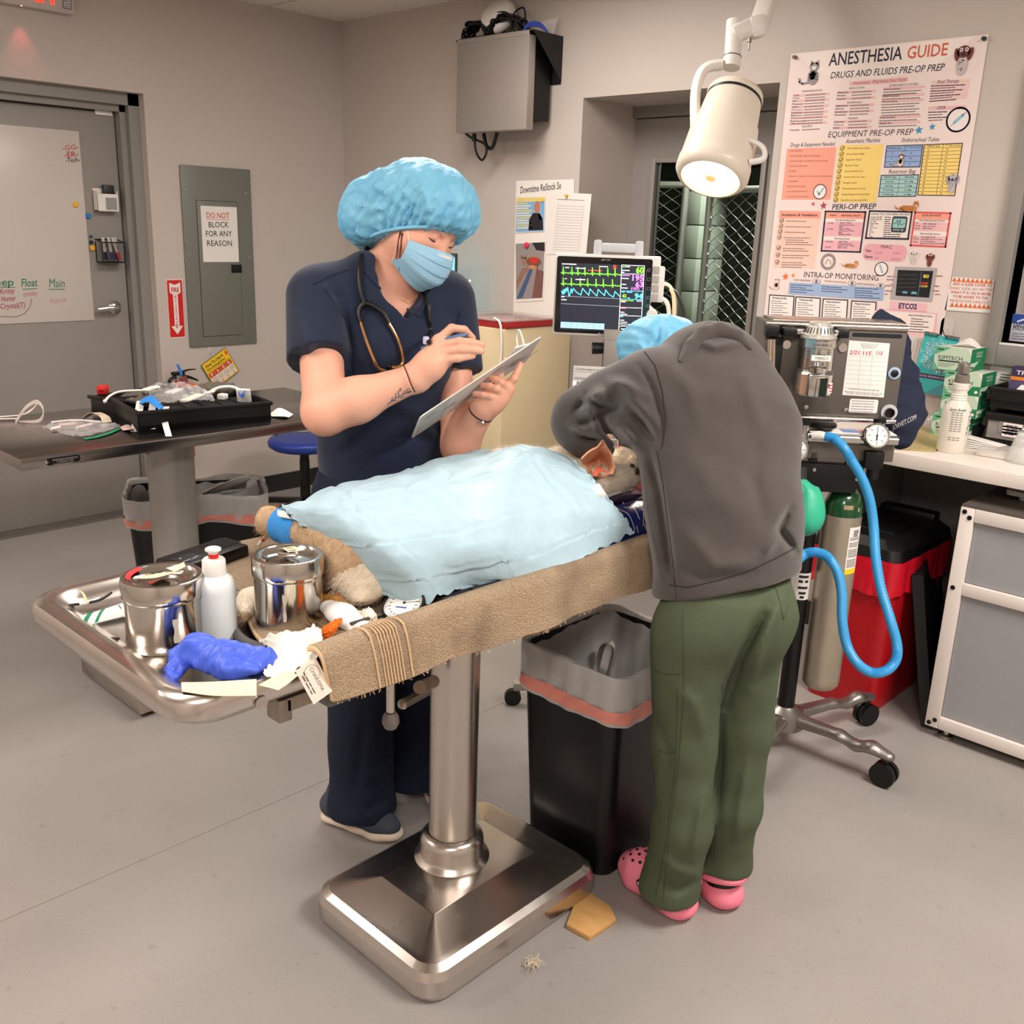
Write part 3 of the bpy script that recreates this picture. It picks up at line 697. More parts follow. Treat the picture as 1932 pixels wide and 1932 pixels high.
def furmi(c):
 w=np.linalg.norm(c-np.array(pawB),axis=1)<.062
 w|=c[:,1]>1.58
 w|=(np.linalg.norm(c-np.array(tl),axis=1)<.06)
 pads=np.zeros(len(c),bool)
 for q in[pawA+Vector((-.018,-.02,.002)),pawA+Vector((-.012,-.012,-.022))]:pads|=np.linalg.norm(c-np.array(q),axis=1)<.012
 vd=np.array(CC)
 for q,o in((pawC,[(-.35,.25),(.1,.55),(.5,.25),(.15,-.1),(-.15,.3)]),(pawD,[(-.4,.2),(0,.5),(.45,.15)])):
  for a,b in o:
   t=q+Vector(RT)*a*.03+Vector(UP)*b*.03-Vector(FW)*.018
   pads|=np.linalg.norm((c-np.array(t))*1.0,axis=1)<.0105
 r=np.where(w,1,0);r[pads]=2;return r
body=soft_mesh('body',S,[m_fur,m_wfur,m_pad],dog,h=.005,disp=furdisp,it=1,mi=furmi)
def coat(name,src,parent,n,ln,w,mats,keep,flow,seed=1,miof=None):
 me=src.data;rg=np.random.RandomState(seed);nf=len(me.polygons);cen=np.empty(nf*3,np.float32);me.polygons.foreach_get('center',cen);cen=cen.reshape(-1,3)
 nor=np.empty(nf*3,np.float32);me.polygons.foreach_get('normal',nor);nor=nor.reshape(-1,3);off=np.array(WM[parent].translation);wc=cen+off
 ok=np.where(keep(wc))[0]
 mids=np.empty(nf,np.int32);me.polygons.foreach_get('material_index',mids)
 ok=ok[mids[ok]<2]
 pick=rg.choice(ok,n);V=[];F=[];MI=[]
 for i in pick:
  p=wc[i]+rg.uniform(-.003,.003,3);nn=nor[i];f=flow(p);d=f-nn*(f@nn)*.9+nn*rg.uniform(.15,.5)+rg.normal(size=3)*.18;d/=np.linalg.norm(d)+1e-9;L=ln*rg.uniform(.5,1.25)
  s=np.cross(d,nn);s=s/(np.linalg.norm(s)+1e-9)*w;k=len(V);m=p+d*L*.55;e=p+d*L-nn*L*.1
  V+=[p-s,p+s,m+s*.6,m-s*.6,e];F+=[(k,k+1,k+2,k+3),(k+3,k+2,k+4)];MI+=[mids[i]]*2
 g=bpy.data.meshes.new(name);g.from_pydata([tuple(v) for v in V],[],F);g.polygons.foreach_set('material_index',np.array(MI,np.int32));o=link_mesh(name,g,mats,parent,smooth=0);o['kind']='stuff';return o
def flow(p):
 if p[1]<1.3:return np.array([.25,-.9,-.25])
 return np.array([.1,.5,.5])
coat('fur',body,dog,26000,.017,.00035,[m_fur,m_wfur],lambda c:(c[:,1]<1.22)|(c[:,1]>1.55),flow)
def band(name,a,b,ra,rb,m,parent=dog,bulge=.002):
 mb=MB();a,b=Vector(a),Vector(b);mb.tube([a,a.lerp(b,.3),a.lerp(b,.7),b],[ra,ra+bulge,rb+bulge,rb],n=28,sm=6)
 return mb.build(name,m,parent)
m_wrapb=mat('blue_bandage',(56,148,226),rough=.85,var=.1,vs=200,bump=.5,bs=500,stretch=(1,1,4));m_wrapr=mat('red_bandage',(206,38,40),rough=.85,var=.12,vs=200,bump=.5,bs=500)
wb=band('blue_bandage',P(580,1001,z=.968),P(527,990,z=.966),.043,.034,m_wrapb);wb['label']='blue cohesive bandage'
wr=band('red_bandage',P(1122,917,z=.985),P(1164,908,z=.99),.037,.031,m_wrapr);wr['label']='red cohesive bandage'
mb=MB();t0=P(527,975,z=1.0);t1=P(523,962,z=1.01);mb.grid(patch([[t1,t1+Vector((.02,.004,.002))],[t0,t0+Vector((.028,.01,0))],[P(556,968,z=1.0),P(575,980,z=1.005)]]),8,4,thick=.0005);mb.build('tape_tab',m_paper,wb)
mb=MB();mb.tube([P(1125,912,z=1.02)+Vector((.01,-.015,0)),P(1134,925,z=1.01)+Vector((.01,-.015,0)),P(1142,938,z=.99)+Vector((.012,-.015,0))],.009,n=8,flat=.3,upv=(.7,-.7,.3));mb.build('catheter_tape',m_paper,wr)
mb=MB();mb.box(P(1166,924,z=.975),(.016,.012,.012),rot=(.4,.2,.6),bevel=.003);mb.tube([P(1150,935,z=.975),P(1172,928,z=.975),P(1200,920,z=.97)],.003,n=6);mb.build('catheter_hub',m_white,wr)
m_ear=mat('ear_skin',(240,176,140),rough=.5,var=.14,vs=26,sss=.3,bump=.15,bs=60)
ec=P(1120,872,z=1.01)
mb=MB();er=[[P(1098,866,z=1.06),P(1126,846,z=1.085),P(1141,830,z=1.10)],[P(1103,878,z=1.035),P(1128,866,z=1.035),P(1150,858,z=1.065)],[P(1112,892,z=1.03),P(1135,884,z=1.022),P(1158,878,z=1.045)],[P(1118,900,z=1.025),P(1138,898,z=1.02),P(1157,892,z=1.03)]]
mb.grid(patch(er,lambda u,v:(0,0,.004*math.sin(14*u+6*v)*math.sin(v*5))),24,20,thick=.004);ear=mb.build('ear',m_ear,dog,smooth=80);ear['label']='pink ear inside'
mb=MB();mb.grid(patch([[P(1118,893,z=1.04),P(1128,880,z=1.045),P(1138,890,z=1.04)],[P(1124,897,z=1.04),P(1136,886,z=1.045),P(1150,893,z=1.04)]]),8,8,thick=.003);mb.build('ear_fold',mat('ear_red',(226,104,80),rough=.5,sss=.2,var=.1),ear)
S=Soft();S.chain([P(1196,915,z=.975),P(1214,913,z=.98),P(1236,918,z=.975)],[.012,.019,.016],k=.01,flat=((.3,-.3,1),.6));soft_mesh('tongue',S,mat('tongue_pink',(236,128,104),rough=.35,sss=.3,var=.08),dog,h=.003)
mb=MB();mb.tube([P(1192,926,z=.96),P(1215,928,z=.962),P(1238,936,z=.96)],.007,n=10);mb.tube([P(1190,932,z=.965),P(1240,918,z=.97)],.0012,n=4,sm=1)
top('endotracheal_tube',mb,mat('clear_tubing',(226,196,190),rough=.2,alpha=.75,var=.05),'clear breathing tube by the tongue, behind the red bandaged paw','breathing tube')
m_navyv=mat('navy_vinyl',(18,34,104),rough=.34,var=.08,vs=30,bump=.05,bs=60)
mb=MB();prof=[(-1.735,.865),(-1.74,.93),(-1.72,.955),(-1.68,.955),(-1.60,.885),(-1.4,.885),(-1.31,.94),(-1.28,.956),(-1.245,.95),(-1.226,.925),(-1.222,.865)]
pp=smoothpath([(x,z,0) for x,z in prof],4)
poly=[(p.x,p.y) for p in pp];Mt=frame((0,2.06,0),(1,0,0),(0,0,1),(0,-1,0));mb.prism(poly,0,.68,M=Mt)
tr=top('positioning_trough',mb,m_navyv,'navy vinyl positioning trough holding the dog on the towel','cushion',smooth=50)
mb=MB();rg2=random.Random(7)
for i in range(34):
 y=rg2.uniform(1.62,1.95);x=rg2.uniform(-1.29,-1.235);p=Vector((x,y,.957 if x<-1.25 else .95));a=rg2.uniform(-.6,.6)
 q=Vector((-1.217,y+a*.05,rg2.uniform(.90,.945)));mb.tube([p,(p+q)/2+Vector((.006,0,.012)),q+Vector((.002,0,0))],.0005,n=3,sm=5)
o=mb.build('shed_hair',mat('white_hair',(226,216,200),rough=.7),tr)
o['kind']='stuff'
# blue drape over the dog
def drape_mat():
 m=mat('drape_blue',(172,200,212),rough=.75,var=.05,vs=40,bump=.35,bs=70);nt=m.node_tree;b=nt.nodes['Principled BSDF']
 b.inputs['Transmission Weight'].default_value=0;return m
Dp=lambda a:[P(x,y,**{'z':z}) for x,y,z in a]
C=[Dp([(735,1131,.892),(640,1048,.965),(560,985,1.005),(532,957,1.012)])+[Vector((-1.66,1.10,.95))],
Dp([(800,1136,.893),(735,1050,.99),(645,980,1.04),(610,943,1.05)])+[Vector((-1.72,1.20,.98))],
Dp([(880,1109,.893),(825,1040,.985),(735,958,1.055),(720,918,1.062)])+[Vector((-1.74,1.36,.98))],
Dp([(985,1092,.893),(930,1020,.985),(850,930,1.06),(850,890,1.068)])+[Vector((-1.74,1.50,.985))],
Dp([(1082,1064,.894),(1030,985,.985),(960,895,1.06),(950,862,1.068)])+[Vector((-1.74,1.62,1.0))],
Dp([(1150,1026,.90),(1120,955,.99),(1060,885,1.045),(1010,842,1.065)])+[Vector((-1.72,1.70,1.0))],
Dp([(1197,1006,.915),(1168,965,.965),(1130,920,1.015),(1065,862,1.045)])+[Vector((-1.70,1.76,1.0))]]
def creases(u,v):
 z=0
 for u0 in(.235,.49,.76):z-=.0055*math.exp(-((u-u0)/.009)**2)-.0045*math.exp(-((u-u0)/.028)**2)
 for v0 in(.13,.32,.55,.8):z-=.0055*math.exp(-((v-v0)/.009)**2)-.0045*math.exp(-((v-v0)/.028)**2)
 z+=.0025*math.sin(31*u+7*v+2*math.sin(9*v))*math.sin(17*v+5*u)+.0014*math.sin(63*u-29*v)+.0012*math.sin(47*v+21*u)
 z+=.004*math.exp(-((u-.2-.35*v)/.03)**2)*(v>.2)+.004*math.exp(-((u-.55+.2*v)/.025)**2)
 e=min(u,1-u,v/1.);z+=.004*math.exp(-(e/.02)**2)*math.sin(90*(u+v))
 return(0,0,z)
mb=MB();mb.grid(patch(C,creases),150,110,thick=.0012)
dr=top('surgical_drape',mb,drape_mat(),'pale blue disposable drape covering the dog, creased in squares','drape',smooth=80,base=(-1.5,1.4,.87))
# small things on the table
TF=.847
def canister(name,px0,px1,pyb,lidpy,z,label,seed):
 """lidded steel jar: base from the left and right ends of its foot in the photograph"""
 a,b=P(px0,pyb,z=z),P(px1,pyb,z=z);f=P((px0+px1)/2,pyb+22,z=z);r=(Vector(P(px1,pyb,d=dist(f)+.05))-Vector(P(px0,pyb,d=dist(f)+.05))).length/2
 h=Vector((FW[0],FW[1],0)).normalized();c=f+h*r;ht=ZAT(c.x,c.y,lidpy)-z
 t=thing(name,label,'canister',(c.x,c.y,z),group='steel canisters on the table');M=mtx((c.x,c.y,z))
 m1=mat('polished_steel',(202,196,188),rough=.13,metal=1,var=.05,vs=12,rvar=.06,stretch=(1,1,.3))
 mb=MB();H=ht-.034;mb.lathe([(0,.002),(r*.9,.002),(r*.965,.0),(r*.985,.008),(r*.965,.016),(r*.965,H-.006),(r*.985,H+.0),(r*.97,H+.004)],M=M,n=56);mb.build('body',m1,t,smooth=40)
 mb=MB();mb.lathe([(r*.99,H-.002),(r*1.01,H),(r*1.015,H+.006),(r*1.01,ht-.006),(r*.99,ht-.001),(r*.95,ht),(r*.86,ht-.001),(r*.8,ht-.007),(r*.6,ht-.013),(r*.3,ht-.011),(0,ht-.008)],M=M,n=56);lid=mb.build('lid',m1,t,smooth=40)
 rg=Vector((RT[0],RT[1],0)).normalized();return t,c,r,ht,lid,rg,h
m_tape=mat('masking_tape',(236,222,178),rough=.75,var=.05)
t,c,r,ht,lid,rg,hh=canister('steel_canister',214,361,1217,1083,TF,'left steel canister with a masking tape label and red mark on its lid',1)
top_=c+Vector((0,0,ht-.001+TF-c.z))
top_.z=TF+ht-.004
mb=MB();mb.grid(patch([[top_+rg*x+hh*y+Vector((0,0,z)) for x,y,z in row] for row in(((-.03,-.022,.003),(-.024,-.002,.004)),((-.005,-.012,.002),(-.002,.008,.004)),((.018,.004,.006),(.014,.024,.01)),((.034,.02,.012),(.026,.036,.014)))]),16,4,thick=.0006);tp=mb.build('tape_label',m_tape,lid)
mb=MB();
for i in range(3):
 o=top_+rg*(-.022+.009*i)+hh*(-.012+.007*i)+Vector((0,0,.0055+.0005*i));mb.beam(o-rg*.003+hh*.0,o+rg*.011+hh*.009,.0012,.0006)
mb.build('tape_marks',ink((24,22,22)),tp)
mb=MB();mb.grid(lambda u,v:top_+rg*(r*.74+.008*v)*math.cos(2.6+1.1*u)+hh*(r*.74+.008*v)*math.sin(2.6+1.1*u)+Vector((0,0,.001-.0+.0035*(v))),12,2,thick=.0004);mb.build('red_mark',ink((224,30,36)),lid)
mb=MB();mb.box(top_+rg*.018+hh*.012+Vector((0,0,.004)),(.03,.011,.006),rot=(0,0,.9),bevel=.002);mb.build('lid_handle',m_steel,lid)
def onside(c,r,ang,z0,z1,w,m,nm,par,jag=0):
 mb=MB();mb.grid(lambda u,v:(c.x+(r+.0006)*math.cos(ang+w*(u-.5)*(1+jag*math.sin(9*v))),c.y+(r+.0006)*math.sin(ang+w*(u-.5)*(1+jag*math.sin(9*v))),z0+(z1-z0)*v),6,8,thick=.0004);return mb.build(nm,m,par)
m_resid=mat('tape_residue',(196,188,172),rough=.8,var=.1)
fa=math.atan2(-hh.y,-hh.x)
onside(c,r*.968,fa+.62,TF+.02,TF+.062,.13,m_resid,'tape_residue',t,.3)
t,c,r,ht,lid,rg,hh=canister('steel_canister',466,597,1183,1044,.853,'right steel canister with a folded tape tag, standing on the towel end',2)
top_=c.copy();top_.z=.853+ht-.004
mb=MB();mb.grid(patch([[top_+rg*x+hh*y+Vector((0,0,z)) for x,y,z in row] for row in(((-.022,.016,.006),(-.005,.028,.006)),((-.008,.0,.013),(.01,.01,.014)),((.005,-.016,.012),(.026,-.008,.013)))]),12,4,thick=.0006);tp=mb.build('tape_label',m_tape,lid)
mb=MB()
for i in range(3):
 o=top_+rg*(-.001+.006*i)+hh*(.008-.009*i)+Vector((0,0,.0148-.0006*i));mb.beam(o-rg*.006-hh*.002,o+rg*.006+hh*.003,.0012,.0006)
mb.build('tape_marks',ink((24,22,22)),tp)
mb=MB();mb.box(top_+Vector((0,0,.004)),(.034,.013,.007),rot=(0,0,.8),bevel=.002);mb.build('lid_handle',m_steel,lid)
onside(c,r*.968,fa+.1,.853+.03,.853+.08,.08,m_resid,'tape_residue',t,.5);onside(c,r*.97,fa+.04,.853+.032,.853+.052,.03,ink((90,72,150)),'ink_smear',t,.4)
a=P(400,1214,z=TF);hh=Vector((FW[0],FW[1],0)).normalized();c=a+hh*.033;zt=ZAT(c.x,c.y,1034)-TF
t=thing('squeeze_bottle','white squeeze bottle with a red-banded push cap between the two steel canisters','bottle',(c.x,c.y,TF));M=mtx((c.x,c.y,TF));k=zt/.205
mb=MB();mb.lathe([(r_,z*k) for r_,z in[(0,.003),(.028,.002),(.0325,.0),(.034,.006),(.034,.112),(.0335,.122),(.029,.137),(.021,.144),(.019,.147),(.019,.15),(0,.15)]],M=M,n=40);mb.build('bottle_body',mat('milky_plastic',(226,232,232),rough=.35,var=.02,sss=.15),t,smooth=50)
mb=MB();mb.lathe([(r_,z*k) for r_,z in[(.02,.146),(.0205,.15),(.0195,.178),(.017,.182),(.009,.183),(0,.183)]],M=M,n=32);cap_=mb.build('cap',m_white,t,smooth=40)
mb=MB();mb.lathe([(r_,z*k) for r_,z in[(.0085,.182),(.0085,.193),(0,.193)]],M=M,n=24);mb.build('red_band',m_red,cap_,smooth=40)
mb=MB();mb.lathe([(r_,z*k) for r_,z in[(.0083,.193),(.0095,.197),(.0135,.2),(.0135,.204),(.011,.206),(0,.2065)]],M=M,n=24);mb.build('push_spout',m_white,cap_,smooth=40)
qa,qb,qc,qd=P(345,1092,z=.872),P(462,1050,z=.872),P(395,1035,z=.872),P(330,1060,z=.872)
cen=(qa+qb+qc+qd)/4;ax_=(qb-qa).normalized()
t=thing('speaker_unit','flat black electronic unit with a grille lying behind the canisters','device',(cen.x,cen.y,.862),math.atan2(ax_.y,ax_.x));M=WM[t]
mb=MB();mb.box((0,0,.016),(.175,.085,.032),bevel=.007,M=M);mb.build('case',m_blackp,t)
mb=MB()
for i in range(12):mb.box((.018+.006*i,.004,.0325),(.0024,.05,.0016),M=M)
mb.build('grille',m_darkp,t)
mb=MB();mb.box((-.05,-.01,.0325),(.05,.04,.0016),bevel=.0007,M=M);mb.build('keypad',m_darkp,t)
pr=Print(M@mtx((-.05,-.01,.0335)));pr.line([(-.02,-.012),(-.002,-.012)],.0012,(230,230,230));pr.line([(.004,-.012),(.02,-.008)],.0014,(230,230,230));pr.ell(-.012,.006,.002,.002,(230,230,230));pr.build('keypad_print',t)
ga,gb=P(148,1172,z=.852),P(236,1150,z=.855);u=(gb-ga).normalized()
t=thing('gel_tube','white foil tube with green stripes lying behind the left canister','tube',((ga+gb)/2)[:2]+(TF,));W=Vector((-u.y,u.x,0))
mb=MB();mb.grid(lambda u_,v:ga+u*(.115*v)+W*((u_-.5)*(.05))+Vector((0,0,-.003+(.016*v**.7)*math.sin(PI*u_)**.7+.001)),12,14,thick=.0009)
mb.grid(lambda u_,v:ga+u*(.115*v)+W*((u_-.5)*(.05))+Vector((0,0,-.003)),2,2,thick=.001);tube=mb.build('foil_tube',m_white,t,smooth=60)
mb=MB()
for y0,y1,w in((.0,.28,.005),(.2,.5,.003)):
 mb.grid(lambda u_,v:ga+u*(.115*(y0+(y1-y0)*v+.0)+w*2*(u_-.5))+W*((v-.5)*(.048))+Vector((0,0,-.0015+(.016*max(.01,(y0+(y1-y0)*v))**.7)*math.sin(PI*v)**.7+.0012)),3,14,thick=.0004)
mb.build('green_stripe',ink((24,128,84)),tube)
mb=MB()
for i,(x,y) in enumerate(((.07,.012),(.085,.014))):mb.beam(ga+u*(x)+W*(-.016)+Vector((0,0,.0108)),ga+u*(x)+W*(-.004)+Vector((0,0,.0135)),.0014,.0008)
mb.build('tube_print',ink((30,30,32)),tube)
mb=MB();mb.tube([P(x,y,z=z) for x,y,z in((210,1118,.862),(188,1132,.86),(160,1138,.856),(132,1142,.852),(121,1150,.851),(128,1166,.851),(155,1188,.851),(190,1202,.851),(225,1205,.851))],.0026,n=8);t=thing('probe_lead','thin black lead with a white plug curling on the bare steel end of the table','cable',P(160,1150,z=TF));mb.build('lead',m_blackp,t)
mb=MB();mb.cyl(P(188,1130,z=.86),P(165,1137,z=.857),.0036,n=10);mb.cyl(P(165,1137,z=.857),P(150,1140,z=.856),.0046,n=10);mb.build('plug',m_white,t)
mb=MB();mb.tube([P(163,1136,z=.859),P(158,1122,z=.872),P(151,1115,z=.878)],[.003,.0022,.0008],n=6);mb.build('tape_flag',m_tape,t)
m_glove=mat('blue_nitrile',(70,98,214),rough=.42,var=.1,vs=30,bump=.12,bs=90,sss=.1)
S=Soft();gz=.868
S.chain([P(330,1236,z=.872),P(372,1224,z=.885),P(430,1240,z=.885),P(500,1240,z=.885)],[.011,.02,.022,.017],k=.02)
S.chain([P(372,1224,z=.882),P(405,1222,z=.878)],[.014,.013],k=.012);S.chain([P(360,1242,z=.874),P(430,1262,z=.876),P(480,1262,z=.876)],[.014,.016,.012],k=.012)
S.chain([P(334,1240,z=.872),P(322,1262,z=.862),P(326,1280,z=.855)],[.009,.008,.007],k=.01);S.chain([P(345,1245,z=.868),P(340,1272,z=.856)],[.009,.006],k=.008);S.chain([P(420,1215,z=.878),P(440,1228,z=.868)],[.009,.006],k=.008)
def gd(p):return wobble(p,.0024,110,2)+.0016*np.sin(p@np.array([300.,-120.,90.])+3*np.sin(p@np.array([40.,60.,10.])))
gl=soft_mesh('nitrile_glove',S,m_glove,None,h=.0028,disp=gd,it=1);tag(gl,'crumpled blue nitrile glove at the near corner of the table','glove')
def rag(name,C,m,label,cat,amp=.004,fr=26,seed=0,n=40,th=.0012):
 rg=random.Random(seed);ph=[rg.uniform(0,6) for _ in range(6)]
 def j(u,v):return(0,0,amp*(math.sin(fr*u+ph[0]+2*math.sin(5*v+ph[1]))*math.sin(fr*.7*v+ph[2])+.6*math.sin(fr*1.7*(u-v)+ph[3])+.5*math.sin(fr*.9*(u+v)+ph[4])))
 mb=MB();mb.grid(patch(C,j),n,n,thick=th);return top(name,mb,m,label,cat,smooth=70)
m_tissue=mat('white_tissue',(240,234,220),rough=.85,var=.03,vs=60,bump=.15,bs=200)
rag('wipe',[[P(488,1208,z=.868),P(520,1196,z=.888),P(565,1190,z=.89),P(592,1180,z=.898)],[P(505,1222,z=.87),P(535,1212,z=.892),P(575,1205,z=.9),P(605,1190,z=.9)],[P(500,1250,z=.874),P(530,1240,z=.885),P(575,1225,z=.89),P(608,1210,z=.892)],[P(498,1272,z=.875),P(535,1275,z=.872),P(560,1262,z=.872),P(602,1236,z=.88)]],m_tissue,'crumpled white wipe with a pink spot between the blue glove and the clipper','wipe',.0045,20,3)
sp=P(597,1198,z=.904)
mb=MB();mb.grid(patch([[P(488,1292,z=.874),P(520,1275,z=.874),P(548,1264,z=.878)],[P(512,1298,z=.873),P(540,1284,z=.8745),P(560,1272,z=.8755)],[P(525,1302,z=.871),P(545,1288,z=.8745),P(575,1262,z=.879)]]),10,10,thick=.0008)
top('paper_strip',mb,m_tape,'cream paper scrap poking over the table rim under the white wipe','paper')
mb=MB();mb.grid(patch([[P(342,1288,z=.871),P(343,1305,z=.871)],[P(400,1287,z=.872),P(405,1313,z=.868)],[P(484,1282,z=.874),P(484,1313,z=.865)]]),12,6,thick=.0008)
top('paper_strip',mb,m_tape,'cream paper strip lying over the near table rim in front of the blue glove','paper')
mb=MB();mb.tube([P(428,1222,z=.852),P(436,1230,z=.856),P(447,1238,z=.852)],[.005,.007,.004],n=8,flat=.6);top('brown_scrap',mb,mat('rust_brown',(168,88,44),rough=.8,var=.2),'small rust-brown scrap beside the foot of the white bottle','scrap')
m_gauze=mat('iodine_gauze',(246,160,52),rough=.85,var=.18,vs=40,c2=(232,184,110),bump=.3,bs=260)
m_gauze2=mat('iodine_gauze_dark',(226,112,24),rough=.85,var=.15,vs=40,bump=.3,bs=260)
rag('gauze',[[P(592,1128,z=.868),P(615,1116,z=.876),P(640,1110,z=.888),P(654,1112,z=.885)],[P(594,1138,z=.864),P(618,1130,z=.884),P(645,1126,z=.894),P(660,1136,z=.88)],[P(596,1147,z=.86),P(622,1142,z=.876),P(648,1146,z=.874),P(664,1156,z=.862)]],m_gauze,'yellow-orange stained gauze next to the white paw','gauze',.0035,22,8)
rag('gauze',[[P(604,1192,z=.882),P(618,1178,z=.89),P(644,1166,z=.902)],[P(606,1200,z=.878),P(624,1188,z=.896),P(645,1172,z=.9)],[P(612,1212,z=.872),P(626,1198,z=.886),P(636,1186,z=.89)]],m_gauze2,'deep orange stained gauze tucked against the clipper','gauze',.003,24,12)
rag('gauze',[[P(672,1158,z=.876),P(690,1148,z=.884),P(700,1150,z=.882)],[P(678,1168,z=.874),P(694,1160,z=.892),P(710,1160,z=.882)],[P(690,1176,z=.87),P(700,1172,z=.878),P(711,1168,z=.872)]],m_tissue,'white twist of gauze at the blade end of the clipper','gauze',.003,20,15)
ca,cb=P(622,1146,z=.893),P(680,1186,z=.882);u=(cb-ca).normalized();side=Vector((-u.y,u.x,0)).normalized();nz=u.cross(side)
nz=nz if nz.z>0 else-nz
t=thing('hair_clipper','white cordless hair clipper lying on the towel by the stained gauze','clipper',((ca+cb)/2)[:2]+(.868,))
Mc=frame((ca+cb)/2,u,nz.cross(u),nz);L=(cb-ca).length
S=Soft();S.chain([Mc@Vector((-L*.5,0,0)),Mc@Vector((-L*.1,0,.003)),Mc@Vector((L*.46,0,0))],[.018,.022,.0225],k=.02,flat=(nz,.66))
S.half(Mc@Vector((L*.58,0,0)),u,(Mc@Vector((L*.5,0,0)))-Vector((.06,.06,.06)),(Mc@Vector((L*.5,0,0)))+Vector((.06,.06,.06)),k=.006)
soft_mesh('housing',S,m_white,t,h=.0026)
mb=MB();mb.box((L*.47,0,.0135),(.006,.04,.004),M=Mc,bevel=.001);mb.build('blade',mat('dark_blade',(96,92,88),rough=.4,metal=.6),t)
mb=MB();mb.box((-L*.18,.002,.0175),(.016,.009,.003),M=Mc,bevel=.0015);mb.build('switch',mat('grey_button',(112,116,114),rough=.4),t)
pr=Print(Mc@mtx((L*.2,0,.0165),(0,0,PI/2)));pr.text('AIMORE',0,0,.0035,(40,44,60));pr.build('housing_print',t)
ca,cb=P(601,1088,z=.915),P(653,1072,z=.932);u=(cb-ca).normalized();vw=-Vector(FW);sd=vw.cross(u).normalized();nz=u.cross(sd)
t=thing('thermometer','white and navy digital thermometer resting against the dog\'s thigh','thermometer',(ca+cb)/2);Mc=frame((ca+cb)/2,u,sd,nz);L=(cb-ca).length
S=Soft();S.chain([Mc@Vector((-L*.22,0,0)),Mc@Vector((L*.52,0,0))],[.0125,.0105],k=.01,flat=(nz,.55));soft_mesh('thermometer_body',S,m_white,t,h=.0022)
S=Soft();S.chain([Mc@Vector((-L*.5,0,0)),Mc@Vector((-L*.25,0,0))],[.0125,.0132],k=.01,flat=(nz,.56));soft_mesh('grip',S,mat('navy_plastic',(26,36,96),rough=.3),t,h=.0022)
mb=MB();mb.prism(rrect(.026,.0095,.0046,5),.0052,.0068,M=Mc@mtx((L*.28,0,0)),bevel=.0004);mb.build('display',mat('dark_display',(30,36,52),rough=.2),t)
mb=MB();mb.cyl(Mc@Vector((-.0,0,.004)),Mc@Vector((0,0,.0072)),.0042,n=16);mb.build('button',mat('pale_button',(206,208,214),rough=.4),t)
gc=P(762,1143,z=.888);nzv=(Vector((-.05,-.35,1))+Vector((.30,-.30,0))*.6).normalized();Mg=axis_frame(gc,nzv,Vector(RT))
t=thing('pressure_gauge','round white-faced pressure gauge in a black rim under the drape corner','gauge',(gc.x,gc.y,.865))
mb=MB();mb.lathe([(0,-.022),(.033,-.02),(.04,-.006),(.041,.004),(.039,.008),(.0365,.008),(.0362,.004)],M=Mg,n=40,cap=False);mb.build('gauge_rim',m_blackp,t,smooth=40)
mb=MB();mb.lathe([(.0364,.004),(0,.0042)],M=Mg,n=40);dial=mb.build('dial',m_paper,t)
pr=Print(Mg@mtx((0,0,.0044)))
for i in range(31):
 a=R(-135+270*i/30-90);r0=.029 if i%5==0 else .031;pr.line([(r0*math.cos(a),r0*math.sin(a)),(.034*math.cos(a),.034*math.sin(a))],.0009 if i%5==0 else .0006,(60,62,70))
for i in range(15):a=R(-130+260*i/14-90);pr.line([(.0255*math.cos(a)-.0014,.0255*math.sin(a)),(.0255*math.cos(a)+.0014,.0255*math.sin(a))],.002,(110,114,124))
pr.layer().line([(-.012,-.004),(.006,-.010)],.003,(74,92,148));pr.layer().line([(.002,.003),(.03,.001)],.0009,(30,30,34));pr.ell(.002,.003,.003,.003,(40,40,44));pr.build('dial_print',dial)
m_hose=mat('grey_hose',(84,82,82),rough=.45,var=.06)
mb=MB();mb.tube([P(800,1128,z=.876),P(850,1128,z=.878),P(900,1118,z=.886),P(960,1110,z=.886)],.012,n=12);mb.tube([P(965,1100,z=.888),P(890,1120,z=.888)],.016,n=12,flat=.7);mb.build('inflation_bulb_hose',m_darkp,t)
mb=MB();mb.tube([P(735,1165,z=.868),P(712,1172,z=.866),P(690,1180,z=.865)],[.009,.008,.007],n=10);mb.build('hose_end',m_blackp,t)
mb=MB();mb.tube([P(x,y,z=z) for x,y,z in((446,1118,.862),(438,1140,.858),(437,1168,.856),(446,1194,.855),(462,1210,.855),(486,1220,.856),(505,1224,.858))],.0085,n=12);top('hose',mb,m_hose,'thick grey rubber hose bending round the right steel canister','hose')
t=thing('probe','thin white probe with a red ring below the blue-wrapped paw','probe',P(497,1025,z=.9));pa_,pb_=P(489,1028,z=.885),P(506,1006,z=.93)
mb=MB();mb.cyl(pa_,pb_,.0045,n=12);mb.build('rod',m_white,t);mb=MB();mb.cyl(pa_.lerp(pb_,.45),pa_.lerp(pb_,.68),.0049,n=12);mb.build('red_ring',m_red,t)
